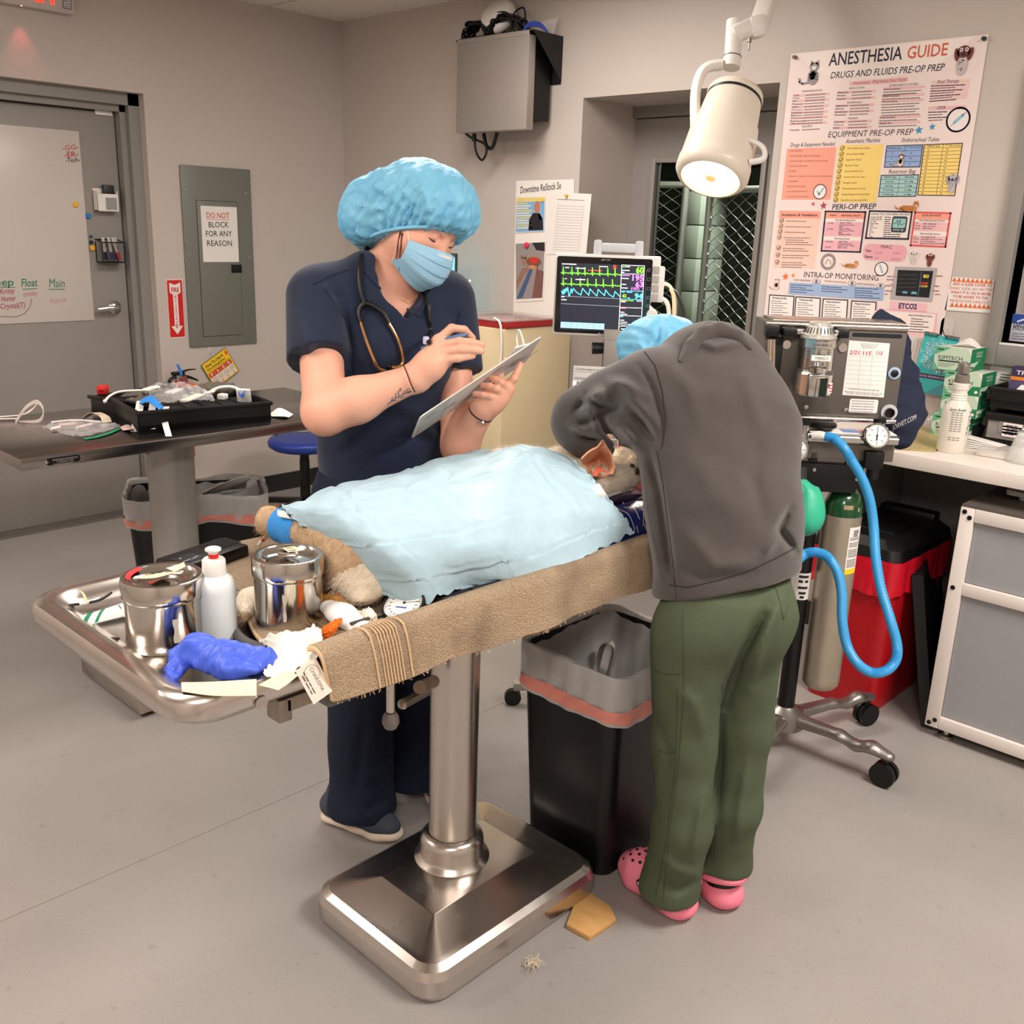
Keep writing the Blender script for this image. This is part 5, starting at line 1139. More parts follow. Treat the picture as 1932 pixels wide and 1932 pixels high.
hfold=[([(1150,735),(1120,752),(1105,770)],.02,13),([(1165,770),(1130,785),(1100,800)],-.016,8),([(1180,740),(1200,760),(1235,800)],.009,12),([(1085,775),(1100,760),(1118,762)],-.014,6),([(1110,765),(1120,790),(1128,815)],.012,9),([(1130,785),(1143,812),(1163,832)],-.026,7),([(1108,745),(1125,765),(1160,772)],-.014,6),([(1150,720),(1180,725),(1220,750)],.01,10),([(1190,770),(1215,800),(1235,830)],-.012,7),([(1075,800),(1095,812),(1120,812)],.010,7),([(1165,800),(1185,820),(1200,838)],.012,9),([(1090,820),(1110,828),(1135,830)],-.01,5),([(1205,690),(1225,720),(1250,790),(1252,840)],-.005,5),
([(1225,850),(1245,930),(1262,1040),(1270,1100)],-.009,8),([(1212,870),(1220,960),(1245,1080)],.006,9),([(1300,850),(1350,930),(1430,1000)],.004,26),([(1440,820),(1420,900),(1440,980)],-.006,16),([(1490,960),(1470,1000),(1500,1040)],-.012,8),([(1400,690),(1420,760),(1440,830)],.005,16),([(1290,1000),(1350,1070),(1450,1060)],.006,18),([(1260,1060),(1330,1090),(1420,1080)],-.004,10),([(1465,1010),(1440,1050)],.007,9),([(1310,640),(1350,655),(1400,645)],.006,8),([(1260,690),(1300,730),(1320,800)],.004,16)]
ho=soft_mesh('hoodie',S,m_hood,g,h=.0045,disp=lambda p:2*folds(p,hfold)+wobble(p,.003,15,21),it=1)
ht_=bvh(ho);m_seam=mat('hoodie_seam',(44,40,39),rough=.95)
mb=MB()
for pts in([(1216,664),(1236,690),(1250,740),(1256,800),(1248,848)],[(1240,852),(1252,920),(1262,1000),(1270,1060),(1276,1130)]):
 c=castline(ht_,pts,.0002,6)
 if len(c)>2:mb.tube(c,.0014,n=5,sm=1)
mb.build('seam',m_seam,ho)
mb=MB();c=castline(ht_,[(1262,1104),(1300,1108),(1360,1094),(1420,1074),(1470,1050),(1500,1034)],.0002,6)
if len(c)>2:mb.tube(c,.0013,n=5,sm=1)
mb.build('hem_seam',m_seam,ho)
S=Soft()
for pts,rr in((((1284,682),(1304,654),(1328,632),(1356,626),(1388,636),(1414,658)),(.007,.017,.021,.022,.018,.008)),):
 q=[cast(ht_,*p) or Dw(*p,2.27) for p in pts];S.chain([a for a in q if a is not None],[r for a,r in zip(q,rr) if a is not None],k=.006)
soft_mesh('hood',S,m_hood,ho.parent,h=.0035).parent=ho
S=Soft();lk2,rk2=Dw(1290,1395,2.175),Dw(1402,1370,2.225);la2,ra2=Dw(1264,1672,2.30),Dw(1369,1630,2.34)
lh2,rh2=Dw(1306,1200,2.095),Dw(1404,1190,2.14)
S.cone(Dw(1380,1085,2.11),Dw(1374,1150,2.10),.125,.142,k=.05,flat=(F2,.7));S.ell(Dw(1420,1165,2.10),(.08,.08,.095),k=.05);S.ell(Dw(1338,1175,2.08),(.08,.08,.095),k=.05)
S.chain([lh2,lk2,Dw(1288,1555,2.225),la2,la2-Vector((0,0,.1))],[.09,.07,.064,.065,.066],k=.03);S.chain([rh2,rk2,Dw(1386,1520,2.27),ra2,ra2-Vector((0,0,.1))],[.085,.064,.058,.056,.056],k=.03)
S.half((0,0,.058),(.0,0,-1),(-1.5,1.3,-.25),(-.6,2.2,.09),k=.003)
S.half(ra2+Vector((0,0,-.008)),Vector((.05,-.1,-1)),ra2-Vector((.075,.075,.25)),ra2+Vector((.12,.12,.02)),k=.003)
tf=[([(1440,1160),(1400,1230),(1370,1330)],-.008,10),([(1480,1120),(1440,1210),(1410,1300)],.007,9),([(1450,1140),(1425,1190),(1395,1250)],-.006,8),([(1330,1500),(1318,1560),(1305,1620)],.006,9),([(1235,1600),(1270,1640),(1310,1650)],.006,12),([(1240,1660),(1280,1680),(1305,1665)],-.006,9),([(1240,1360),(1262,1420),(1255,1500)],-.004,10),([(1390,1580),(1400,1500),(1410,1440)],.005,9),([(1360,1330),(1362,1420),(1352,1560)],-.004,6),([(1270,1290),(1310,1330),(1330,1400)],.004,14)]
ot=soft_mesh('trousers',S,m_olive,g,h=.005,disp=lambda p:2*folds(p,tf)+wobble(p,.0025,16,31),it=2)
ob=bvh(ot);mb=MB()
for pts in([(1288,1150),(1290,1300),(1280,1450),(1264,1560),(1250,1700)],[(1278,1300),(1275,1440),(1255,1600),(1238,1690)],[(1232,1263),(1256,1272),(1284,1272)],[(1240,1415),(1262,1423),(1276,1418)],[(1455,1085),(1470,1130),(1478,1170),(1490,1140)],[(1362,1290),(1360,1400),(1352,1520),(1348,1620)]):
 c=castline(ob,pts,.0001,8)
 if len(c)>2:mb.tube(c,.0011,n=5,sm=1)
mb.build('seam',mat('olive_seam',(58,66,48),rough=.9),ot)
def clog(heel,toe,par):
 heel,toe=Vector(heel),Vector(toe);heel.z=toe.z=0;u=(toe-heel).normalized();s=Vector((-u.y,u.x,0));L=(toe-heel).length;Z=(0,0,1)
 Q=lambda t,l,z:heel+u*(L*t)+s*l+Vector((0,0,z));S=Soft();c=(heel+toe)/2
 S.chain([Q(.16,0,.026),Q(.5,0,.024),Q(.72,.002,.024),Q(.86,0,.03)],[.044,.04,.052,.042],k=.012,flat=(Z,.62))
 S.chain([Q(.62,0,.05),Q(.76,0,.05),Q(.88,0,.04)],[.044,.046,.034],k=.02,flat=(Z,.82));S.chain([Q(.16,0,.042),Q(.45,0,.04)],[.043,.041],k=.02,flat=(Z,.7))
 S.half(c,(0,0,-1),c-Vector((.3,.3,.1)),c+Vector((.3,.3,.003)),k=.002)
 S.chain([Q(.18,0,.085),Q(.5,0,.09)],[.034,.034],k=.01);S.ops[-1]=S.ops[-1][:2]+(True,)+S.ops[-1][3:]
 o=soft_mesh('clog',S,m_pink,par,h=.0032)
 cb=bvh(o);mb=MB()
 for t in(.66,.74,.82,.89):
  for l in(-.03,-.012,.008,.028):
   h=cb.ray_cast(Q(t,l+(.008 if t in(.74,.89) else 0),.2),Vector((0,0,-1)))
   if h[0] is not None:mb.cyl(h[0]-h[1]*.002,h[0]+h[1]*.0006,.0042,n=10)
 mb.build('vent_hole',m_blackp,par).parent=o
 mb=MB();arc=[Q(.5,-.047,.055),Q(.3,-.052,.075),Q(.08,-.04,.09),Q(-.02,0,.094),Q(.08,.04,.09),Q(.3,.052,.075),Q(.5,.047,.055)]
 vs=smoothpath(arc,6);mb.tube(vs,.0105,n=8,sm=1,flat=1.,upv=(0,0,1));st_=mb.build('heel_strap',m_pink,par);st_.parent=o
 mb=MB()
 for l in(-1,1):mb.cyl(Q(.5,.046*l,.056),Q(.5,.058*l,.056),.0105,n=18)
 rv=mb.build('rivet',m_blackp,par);rv.parent=o;mb=MB()
 for l in(-1,1):mb.cyl(Q(.5,.058*l,.056),Q(.5,.0588*l,.056),.0055,n=14)
 mb.build('rivet_mark',m_white,par).parent=o
 mb=MB()
 for z,r in((.018,.046),(.027,.0465)):mb.tube([Q(.45,-.041,z),Q(.2,-.045,z),Q(.04,-.034,z),Q(-.012,0,z),Q(.04,.034,z),Q(.2,.045,z),Q(.45,.041,z)],.0012,n=5)
 mb.build('sole_line',mat('pink_shade',(222,112,134),rough=.5),par).parent=o
 S=Soft();S.chain([Q(.2,0,.06),Q(.22,0,.12),Q(.24,0,.2)],[.036,.034,.036],k=.02);S.chain([Q(.2,0,.06),Q(.6,0,.05)],[.034,.034],k=.02);soft_mesh('sock',S,m_blackp,par,h=.004)
 return o
lh_=P(1296,1752,z=0);clog(lh_+Vector((-.012,.018,0)),P(1184,1630,z=.02)+Vector((0,.0,0)),g)
rh_=P(1384,1733,z=0);clog(rh_+Vector((-.012,.012,0)),rh_+Vector((-.235,.12,0)),g)
# left wall, door, second table
def ptext(pr,mp,t,a,b,hpx,c,bold=0.,emit=0,shear=0.):
 """lettering whose foot runs between two pixels of the photograph, hpx tall, on the print's own plane"""
 A,Bq=mp(*a),mp(*b);m=((a[0]+b[0])/2,(a[1]+b[1])/2);M0,M1=mp(*m),mp(m[0],m[1]-hpx)
 wd=math.hypot(Bq[0]-A[0],Bq[1]-A[1]);h=math.hypot(M1[0]-M0[0],M1[1]-M0[1])
 pr.text(t,M0[0],M0[1],h,c,'c',wd,bold,emit,math.atan2(Bq[1]-A[1],Bq[0]-A[0]),shear)
def wallL(off):return frame((WX+off,0,0),(0,1,0),(0,0,1),(1,0,0))
def mapL(off):
 def f(px,py):p=P(px,py,x=WX+off);return(p.y,p.z)
 return f
fd=mapL(-.14+.006);a,b_=fd(148.6,248),fd(179,604);wy1=(a[0]+b_[0])/2;wz1,wz0=a[1],b_[1]
mb=MB();mb.span((DX+.001,1.42,wz0),(DX+.005,wy1,wz1),bevel=.001)
t=thing('whiteboard','large whiteboard sheet on the grey door with team names written in marker','whiteboard',(DX+.003,(1.42+wy1)/2,wz0));mb.build('board',mat('whiteboard',(206,198,190),rough=.28,var=.015,vs=3),t)
pr=Print(wallL(-.14+.0052));G,Mg_,Rd,Bk=(30,120,92),(172,64,104),(190,44,52),(28,28,30)
for s,a,b_,h,c in(('-GG-',(118,284),(149,281),9,(188,92,82)),('-ER-',(122,297),(148,295),10,Rd),('-Tech-',(124,306),(151,305),8,Bk),('Sleep',(-26,539),(26,539),14,G),('Float',(41,541),(71,540),15,G),('Main',(93,542),(122,542),16,G),('Kristy',(1,555),(28,553),10,Mg_),('Hunter',(3,569),(30,567),10,Mg_),('Crystal(T)',(1,583),(48,580),10,Mg_),('trinity',(44,560),(71,557),9,(196,120,136)),('Patrick',(96,573),(126,569),9,(204,146,152))):ptext(pr,fd,s,a,b_,h,c,.012,shear=.12)
for a,b_ in(((-20,541.5),(28,542)),((43,546),(69,544.5)),((93,546),(122,546))):pr.line([fd(*a),fd(*b_)],.0035,G)
pr.line([fd(*q) for q in((60,565),(56,580),(46,592),(30,598),(0,597),(-30,594))],.003,(124,70,96));pr.build('marker_writing',t)
for i,(px,py,r,c,l) in enumerate(((143,386,.0135,(232,176,48),'yellow round magnet inside the right side of the whiteboard'),(167,407,.0135,(48,120,190),'blue round magnet on the whiteboard edge'),(172,446,.0065,(30,70,120),'tiny dark blue magnet left of the pen basket'),(172.5,457,.009,(34,30,30),'black round magnet above the lower yellow one'),(174.5,468,.0135,(236,170,40),'yellow round magnet left of the pen basket'))):
 q=P(px,py,x=DX+.008);mb=MB();mb.lathe([(r,-.003),(r,.003),(r*.8,.006),(0,.0065)],M=axis_frame(q,(1,0,0)),n=20);top('magnet',mb,ink(c),l,'magnet',base=q)
q=P(200,374,x=DX+.03);t=thing('wall_pocket','white plastic pocket with a dark eraser inside on the grey door','holder',(DX+.03,q.y,q.z-.06))
mb=MB();y0,y1,z0,z1=q.y-.052,q.y+.052,q.z-.062,q.z+.045
mb.span((DX,y0,z0),(DX+.004,y1,z1));mb.span((DX,y0,z0),(DX+.05,y1,z0+.004));mb.span((DX,y0,z0),(DX+.05,y0+.004,z1-.01));mb.span((DX,y1-.004,z0),(DX+.05,y1,z1-.01));mb.span((DX+.046,y0,z0),(DX+.05,y1,z1-.025));mb.build('pocket',m_white,t)
mb=MB();mb.span((DX+.012,q.y-.01,z1-.04),(DX+.034,y1-.008,z1+.018),bevel=.003);top('eraser',mb,m_darkp,'dark eraser standing in the white pocket on the door','eraser')
mb=MB();mb.span((DX+.0502,q.y-.012,z0+.008),(DX+.0512,y1-.008,z1-.042));mb.build('pocket_label',ink((148,146,142)),t)
q=P(208,472,x=DX+.04);y0,y1,z0,z1=q.y-.055,q.y+.055,q.z-.058,q.z+.05
t=thing('pen_basket','black wire mesh basket full of markers on the grey door','basket',(DX+.04,q.y,z0));mb=MB()
for z in(z0,z1):mb.tube([(DX+.002,y0,z),(DX+.075,y0,z-.012*(z==z1)),(DX+.075,y1,z-.012*(z==z1)),(DX+.002,y1,z)],.003,n=6,sm=1,closed=True)
for y,x in((y0,DX+.075),(y1,DX+.075),(y0,DX+.002),(y1,DX+.002)):mb.cyl((x,y,z0),(x,y,z1-.01),.0028,n=6)
mb.build('wire_frame',m_blackp,t);mb=MB()
for i in range(12):
 y=y0+(y1-y0)*i/11;mb.cyl((DX+.075,y,z0),(DX+.075,y,z1-.012),.0006,n=3)
 z=z0+(z1-z0-.012)*i/11;mb.cyl((DX+.075,y0,z),(DX+.075,y1,z),.0006,n=3);mb.cyl((DX+.002,y0,z),(DX+.075,y0,z),.0006,n=3)
mb.span((DX+.002,y0,z0-.001),(DX+.075,y1,z0+.003));mb.build('wire_mesh',m_blackp,t)
for i,(ya,yb2,c,l) in enumerate(((.012,.038,(200,44,40),'grey marker with a red cap leaning right in the wire basket'),(-.004,.004,(40,60,120),'grey marker with a blue cap upright in the wire basket'),(-.03,-.024,(28,28,30),'marker with a black cap at the left of the wire basket'),(.036,.036,(52,76,130),'marker with a dark blue cap at the right of the wire basket'))):
 mt=thing('marker',l,'marker',(DX+.05,q.y+yb2,z0+.006),group='markers in the wire basket');pa_=Vector((DX+.055-.008*i,q.y+yb2,z0+.012));pb_=Vector((DX+.045-.006*i,q.y+ya,z1+.012))
 mb=MB();mb.cyl(pa_.lerp(pb_,.34),pb_,.0075,n=10);mb.build('barrel',mat('marker_grey',(196,190,186),rough=.4),mt);mb=MB();mb.cyl(pa_,pa_.lerp(pb_,.34),.008,n=10);mb.build('cap',ink(c),mt)
q=P(142,28,x=WX+.05);t=thing('exit_sign','lit exit sign with red letters on the wall above the door','exit sign',(WX+.03,q.y-.16,q.z))
mb=MB();mb.span((WX+.001,q.y-.315,q.z),(WX+.05,q.y,q.z+.19),bevel=.006);mb.build('housing',mat('exit_housing',(196,188,182),rough=.4),t)
pr=Print(wallL(.0502));y0=q.y-.29;pr.text('EXIT',y0+.115,q.z+.032,.14,(255,36,24),'c',.225,.03,emit=2.2);pr.layer();pr.rect(q.y-.052,q.z+.018,q.y-.014,q.z+.12,(26,34,76));pr.layer();pr.rect(q.y-.049,q.z+.021,q.y-.017,q.z+.117,(196,194,196));pr.layer()
for i in range(8):pr.scribble(q.y-.046,q.z+.028+.011*i,.026,.004,(70,76,100),i)
pr.build('exit_lettering',t)
mb=MB();mb.sphere((WX+.044,q.y-.23,q.z+.001),.0035);mb.build('indicator_lamp',ink((255,120,110),4),t)
l=bpy.data.lights.new('exit_glow','SPOT');l.energy=.5;l.color=(1,.18,.16);l.spot_size=R(50);l.spot_blend=.8;l.shadow_soft_size=.01;o=bpy.data.objects.new('exit_glow',l);o.location=(WX+.06,q.y-.23,q.z-.004);o.rotation_euler=(0,R(14),0);COL.objects.link(o)
fw=mapL(.003);A,Bq=fw(314.5,527),fw(350,636);y0,y1,z0,z1=A[0]-.002,Bq[0],Bq[1]-.002,A[1];w_,h_=y1-y0,z1-z0
mb=MB();mb.span((WX+.0005,y0,z0),(WX+.002,y1,z1));t=thing('fire_sign','red FIRE EXTINGUISHER arrow sign left of the electrical panel','sign',(WX+.001,(y0+y1)/2,z0));mb.build('sign_plate',ink((236,222,214)),t)
pr=Print(wallL(.0021));pr.poly([(x+(y0+y1)/2,y+(z0+z1)/2) for x,y in rrect(w_*.95,h_*.97,.006)],(206,30,26));pr.layer();U=lambda u,v:(y0+w_*u,z0+h_*v)
pr.poly([U(.36,.74),U(.16,.775),U(.16,.945),U(.5,.905),U(.86,.945),U(.86,.775),U(.66,.74)],(238,228,222));pr.rect(*U(.36,.2),*U(.66,.745),(238,228,222));pr.poly([U(.5,.06),U(.14,.205),U(.88,.205)],(238,228,222));pr.layer()
pr.text('FIRE',*U(.51,.785),h_*.075,(200,30,26),'c',w_*.5,.03)
for i,ch in enumerate('EXTINGUISHER'):pr.text(ch,*U(.51,.69-.0475*i),h_*.032,(200,30,26),'c',w_*(.13 if ch!='I' else .04),.03)
pr.build('sign_lettering',t)
A,Bq=fw(338.8,310.5),fw(481.9,644.2);C2=fw(362.3,650.4);y0,y1,z0,z1=A[0]-.004,Bq[0]+.004,Bq[1]-.008,A[1]
m_pan=mat('panel_grey',(116,117,108),rough=.4,var=.02)
t=thing('electrical_panel','grey electrical panel with a hinged door set in the left wall','electrical panel',(WX+.01,(y0+y1)/2,z0))
mb=MB();mb.span((WX+.0005,y0,z0),(WX+.014,y1,z1),bevel=.004);cov=mb.build('cover',m_pan,t)
d0,d1=fw(368,378),fw(459,630);mb=MB();mb.span((WX+.014,d0[0],d1[1]),(WX+.019,d1[0]-.01,d0[1]),bevel=.002);dr_=mb.build('panel_door',m_pan,t)
mb=MB();mb.span((WX+.0135,d0[0]-.003,d1[1]-.003),(WX+.0145,d1[0]-.007,d0[1]+.003));mb.build('door_gap',ink((70,70,66)),t)
l0,l1=fw(433,499),fw(453,514);mb=MB();mb.span((WX+.0185,l0[0],l1[1]),(WX+.0225,l1[0],l0[1]),bevel=.001);mb.span((WX+.022,l0[0]+.004,l1[1]+.005),(WX+.026,l0[0]+.018,l0[1]-.004));mb.build('latch',m_blackp,dr_)
mb=MB()
for px,py in((348,357),(461,364),(356,484),(467,485),(364,607),(474,604)):
 v=fw(px,py);mb.lathe([(.006,0),(.005,.003),(0,.004)],M=axis_frame((WX+.014,v[0],v[1]),(1,0,0)),n=12)
mb.build('screw',m_chrome,cov)
p0,p1=fw(375,388),fw(449,494);mb=MB();mb.span((WX+.0195,p0[0],p1[1]),(WX+.0202,p1[0]-.004,p0[1]));t=thing('notice','white DO NOT BLOCK FOR ANY REASON notice taped to the electrical panel','notice',(WX+.02,(p0[0]+p1[0])/2,p1[1]));mb.build('sheet',m_paper,t)
pr=Print(wallL(.0203));fm=mapL(.0203);Kt=(52,48,48)
for s,a,b_,c in(('DO NOT',(390,411),(433,412),(206,52,50)),('BLOCK',(394,429),(432,429),Kt),('FOR ANY',(389,446),(438,446),Kt),('REASON',(391,464),(438,464),Kt)):ptext(pr,fm,s,a,b_,10.5,c,.006)
pr.line([fm(390,413.5),fm(433,414.5)],.002,(206,52,50));pr.build('notice_lettering',t)
e=P(338,715,x=WX+.09);t=thing('fire_extinguisher','red fire extinguisher with black handle and tags hanging on the left wall','fire extinguisher',(WX+.085,e.y,e.z-.42));ex,ey,ez=WX+.085,e.y,e.z
mb=MB();mb.lathe([(0,ez-.42),(.055,ez-.42),(.06,ez-.41),(.06,ez-.1),(.05,ez-.06),(.025,ez-.035),(.02,ez-.01),(0,ez-.01)],M=mtx((ex,ey,0)));mb.build('cylinder',m_red,t,smooth=50)
mb=MB();mb.cyl((ex,ey,ez-.015),(ex,ey,ez+.02),.018,n=16);vv=mb.build('valve',m_steel,t)
mb=MB();mb.beam((ex,ey-.035,ez+.028),(ex,ey+.03,ez+.03),.03,.018,bevel=.003);mb.tube([(ex,ey+.02,ez+.035),(ex,ey+.06,ez+.043),(ex,ey+.1,ez+.042)],[.012,.009,.005],n=8,flat=.5);mb.tube([(ex,ey+.01,ez+.015),(ex,ey+.06,ez+.004),(ex,ey+.11,ez-.018)],[.009,.008,.004],n=8);mb.build('handle',m_blackp,t)
mb=MB();mb.tube([(ex,ey-.02,ez+.012),(ex,ey-.05,ez-.005),(ex,ey-.062,ez-.06),(ex,ey-.06,ez-.14)],.009,n=8);mb.build('hose',m_blackp,t)
mb=MB();mb.grid(patch([[(ex+.02,ey-.02,ez+.08),(ex+.02,ey-.004,ez+.078)],[(ex+.022,ey-.008,ez+.045),(ex+.022,ey+.01,ez+.043)],[(ex+.02,ey-.002,ez+.02),(ex+.02,ey+.014,ez+.02)]]),8,3,thick=.0008);mb.build('blue_seal',ink((52,124,214)),t)
mb=MB();mb.lathe([(0,.024),(.016,.024),(.017,.018),(.017,0),(0,0)],M=axis_frame((ex+.015,ey+.016,ez+.0),(1,0,0)),n=20);mb.build('gauge',mat('gauge_brass',(160,92,88),rough=.3,metal=.4),t)
mb=MB();mb.box((ex+.05,ey-.012,ez-.075),(.001,.05,.13),rot=(.08,0,0));tg=mb.build('service_tag',ink((236,214,208)),t)
pr=Print(frame((ex+.0508,ey-.012,ez-.075),(0,1,0),(0,0,1),(1,0,0)));pr.rect(-.02,.04,.024,.06,(206,40,40));pr.layer()
for i in range(5):pr.scribble(-.018,.028-.017*i,.034,.006,(120,70,80),i)
pr.build('tag_print',tg)
mb=MB();mb.box((ex+.054,ey+.036,ez-.07),(.001,.052,.10),rot=(-.35,0,0));tg=mb.build('orange_tag',ink((238,106,24)),t);pr=Print(frame((ex+.0548,ey+.036,ez-.07),(0,math.cos(.35),-math.sin(.35)),(0,math.sin(.35),math.cos(.35)),(1,0,0)))
for i in range(4):pr.scribble(-.018,.034-.018*i,.034,.007,(110,40,10),i+9)
pr.build('tag_print',tg)
fw2=mapL(.012);A,Bq,C2,D2=(fw2(*q) for q in((375,683),(421,649),(455,706),(411,733)))
yc,zc=(A[0]+C2[0])/2,(A[1]+C2[1])/2;ux=Vector((0,Bq[0]-A[0],Bq[1]-A[1]));Wp=ux.length;ux.normalize();uy=Vector((1,0,0)).cross(ux);Hp=.155
Mp=frame((WX+.012,yc,zc),ux,uy,(1,0,0));mb=MB();mb.box((0,0,0),(Wp,Hp,.002),M=Mp);t=thing('placard','tilted yellow how-to-use-a-fire-extinguisher placard hanging on the left wall','placard',(WX+.012,yc,zc));mb.build('plate',ink((52,46,20)),t)
pr=Print(Mp@mtx((0,0,.0011)));pr.rect(-Wp*.485,-Hp*.485,Wp*.485,Hp*.485,(240,200,40));pr.layer();pr.text('How To Use A',-Wp*.05,Hp*.30,Hp*.105,(40,34,24),'c',Wp*.7,.03);pr.text('Fire Extinguisher',-Wp*.05,Hp*.17,Hp*.085,(40,34,24),'c',Wp*.72,.02);pr.line([(-Wp*.44,Hp*.12),(Wp*.4,Hp*.12)],.0016,(60,50,20))
pr.ell(Wp*.42,Hp*.34,.007,.014,(224,92,24))
for i,ch in enumerate('PASS'):
 x0=-Wp*.45+Wp*.225*i;pr.rect(x0,-Hp*.10,x0+Wp*.215,Hp*.08,(206,64,44));pr.rect(x0,-Hp*.45,x0+Wp*.215,-Hp*.10,(232,218,200));pr.layer();pr.text(ch,x0+Wp*.108,-Hp*.06,Hp*.11,(240,214,196),'c',Wp*.09,.03)
 for k in range(4):pr.scribble(x0+.006,-Hp*(.16+.045*k),Wp*.17,.0028,(110,96,84),i*4+k)
 pr.rect(x0+Wp*.09,-Hp*.44,x0+Wp*.12,-Hp*.36,(196,50,40));pr.layer(-1)
pr.build('placard_print',t)
v=fw(396,661);mb=MB();mb.span((WX+.0005,v[0]-.009,v[1]-.02),(WX+.003,v[0]+.009,v[1]+.02),bevel=.001);mb.tube([(WX+.003,v[0],v[1]),(WX+.014,v[0],v[1]-.01),(WX+.012,v[0],v[1]-.025)],.0015,n=6);top('hook',mb,mat('clear_hook',(206,196,188),rough=.3),'small clear adhesive hook above the tilted yellow placard','hook')
# second exam table
T2=.868;ax0,ax1,ay0,ay1=-3.52,-2.865,1.0,2.31
t=thing('exam_table','dark steel exam table on a grey pillar in front of the door','exam table',(-3.1,1.55,0))
m_top=mat('dark_steel',(150,144,138),rough=.22,metal=1,var=.05,vs=4,rvar=.05);mb=MB()
mb.span((ax0,ay0,T2-.034),(ax1,ay1,T2),bevel=.002);tp=mb.build('table_top',m_top,t);pl=P(118,857,x=ax1)
mb=MB();mb.tube([(ax1+.001,ay0,T2),(ax1+.001,ay1,T2)],.0016,n=6,sm=1);mb.build('edge',m_chrome,tp)
Mn=frame((ax1+.0008,pl.y,T2-.018),(0,1,0),(0,0,1),(1,0,0));mb=MB();mb.prism(rrect(.098,.021,.009),0,.0015,M=Mn);npl=mb.build('name_plate',m_blackp,t);pr=Print(Mn@mtx((0,0,.0016)));pr.text('SUBURBAN SURGICAL',.006,.002,.0045,(190,186,180),'c',.074);pr.text('COMPANY, INC.',.006,-.0045,.0042,(190,186,180),'c',.05);pr.scribble(-.03,-.008,.06,.0015,(170,166,160),3);pr.build('plate_lettering',npl)
mb=MB();q=P(87,861,x=ax1);mb.lathe([(.006,0),(.005,.003),(0,.004)],M=axis_frame((ax1,q.y,T2-.018),(1,0,0)),n=12);mb.build('screw',m_chrome,tp)
mb=MB();mb.lathe([(.078,.1),(.078,T2-.034)],M=mtx((-3.1,1.57,0)),n=40,cap=False);mb.build('pillar',mat('grey_column_paint',(158,155,150),rough=.36,var=.02,metal=.2),t)
mb=MB()
for y in(1.42,1.9):mb.prism([(-.03,0),(.03,0),(0,-.028)],0,.3,M=frame((-2.95,y,T2-.034),(0,1,0),(0,0,1),(1,0,0))@mtx((0,0,-.3)))
mb.build('bracket',mat('bracket_steel',(128,122,116),rough=.4,metal=.7),t)
mb=MB();mb.span((-3.2,1.242,.012),(-2.768,1.82,.105),bevel=.005);bs_=mb.build('base',m_steel,t)
for x in(-3.16,-2.80):
 for y in(1.28,1.78):mb=MB();mb.cyl((x,y,0),(x,y,.013),.015);mb.build('base_foot',m_rub,bs_)
ca,cb=P(262,818,z=T2),P(512,795,z=T2);u=(cb-ca).normalized();vv_=Vector((-u.y,u.x,0));Lk=(cb-ca).length
t=thing('tool_case','open black plastic case of supplies on the dark steel table','case',ca.lerp(cb,.5));Mk=frame(ca,u,vv_,(0,0,1));Hk=.072;Dk=.30
mb=MB()
mb.box((Lk/2,.004,Hk/2),(Lk,.008,Hk),M=Mk,bevel=.003);mb.box((Lk/2,Dk-.004,Hk/2),(Lk,.008,Hk),M=Mk,bevel=.003)
for x in(.004,Lk-.004):mb.box((x,Dk/2,Hk/2),(.008,Dk,Hk),M=Mk,bevel=.003)
mb.box((Lk/2,Dk/2,.012),(Lk,Dk,.02),M=Mk);mb.box((Lk/2,.0,Hk-.008),(Lk+.012,.014,.014),M=Mk,bevel=.003);mb.box((Lk,Dk/2,Hk-.008),(.014,Dk,.014),M=Mk,bevel=.003);mb.box((0,Dk/2,Hk-.008),(.014,Dk,.014),M=Mk,bevel=.003);mb.build('case_base',m_blackp,t)
mb=MB()
for i in range(5):mb.box((Lk*(.3+.14*i),Dk/2,.05),(.006,Dk-.02,.004),M=Mk)
mb.box((Lk*.62,Dk*.62,.045),(Lk*.7,Dk*.5,.006),M=Mk);mb.build('tray_insert',m_darkp,t)
la,lb=P(172,772,z=T2+.02),P(262,786,z=T2+.02);u2=(lb-la).normalized();v2=Vector((-u2.y,u2.x,0));Ml=frame(la,u2,v2,(0,0,1));L2_=(lb-la).length
mb=MB();mb.box((L2_*.6,.005,.018),(L2_*1.2,.01,.06),M=Ml,bevel=.004);mb.box((.005,.16,.018),(.01,.32,.06),M=Ml,bevel=.004);mb.box((L2_*.6,.16,-.008),(L2_*1.2,.32,.012),M=Ml);mb.box((L2_*.6,.315,.018),(L2_*1.2,.01,.06),M=Ml,bevel=.004);mb.box((L2_*.6,0,.044),(L2_*1.2+.014,.016,.012),M=Ml,bevel=.003);mb.build('case_lid',m_blackp,t)
S=Soft();S.ell(Ml@Vector((L2_*.65,.16,.03)),(.12,.13,.026),k=.02);fo=soft_mesh('foam',S,mat('egg_foam',(92,84,74),rough=.95,var=.2,vs=80,bump=.8,bs=120),t,h=.006,disp=lambda p:.008*np.sin(p[:,0]*180)*np.sin(p[:,1]*180))
qf=P(430,730,z=T2+.08);S=Soft();S.ell(P(405,735,z=T2+.075),(.05,.09,.025),k=.02);soft_mesh('foam',S,mat('egg_foam',(92,84,74)),t,h=.006,disp=lambda p:.008*np.sin(p[:,0]*180)*np.sin(p[:,1]*180))
q=P(194,735,z=T2+.085);mb=MB();mb.box(q,(.03,.045,.03),rot=(0,0,.8),bevel=.006);mb.box(q+Vector((.012,-.01,.004)),(.02,.035,.006),rot=(0,0,.8),bevel=.002);top('red_clip',mb,m_red,'small red plastic clip on the foam of the open case','clip')
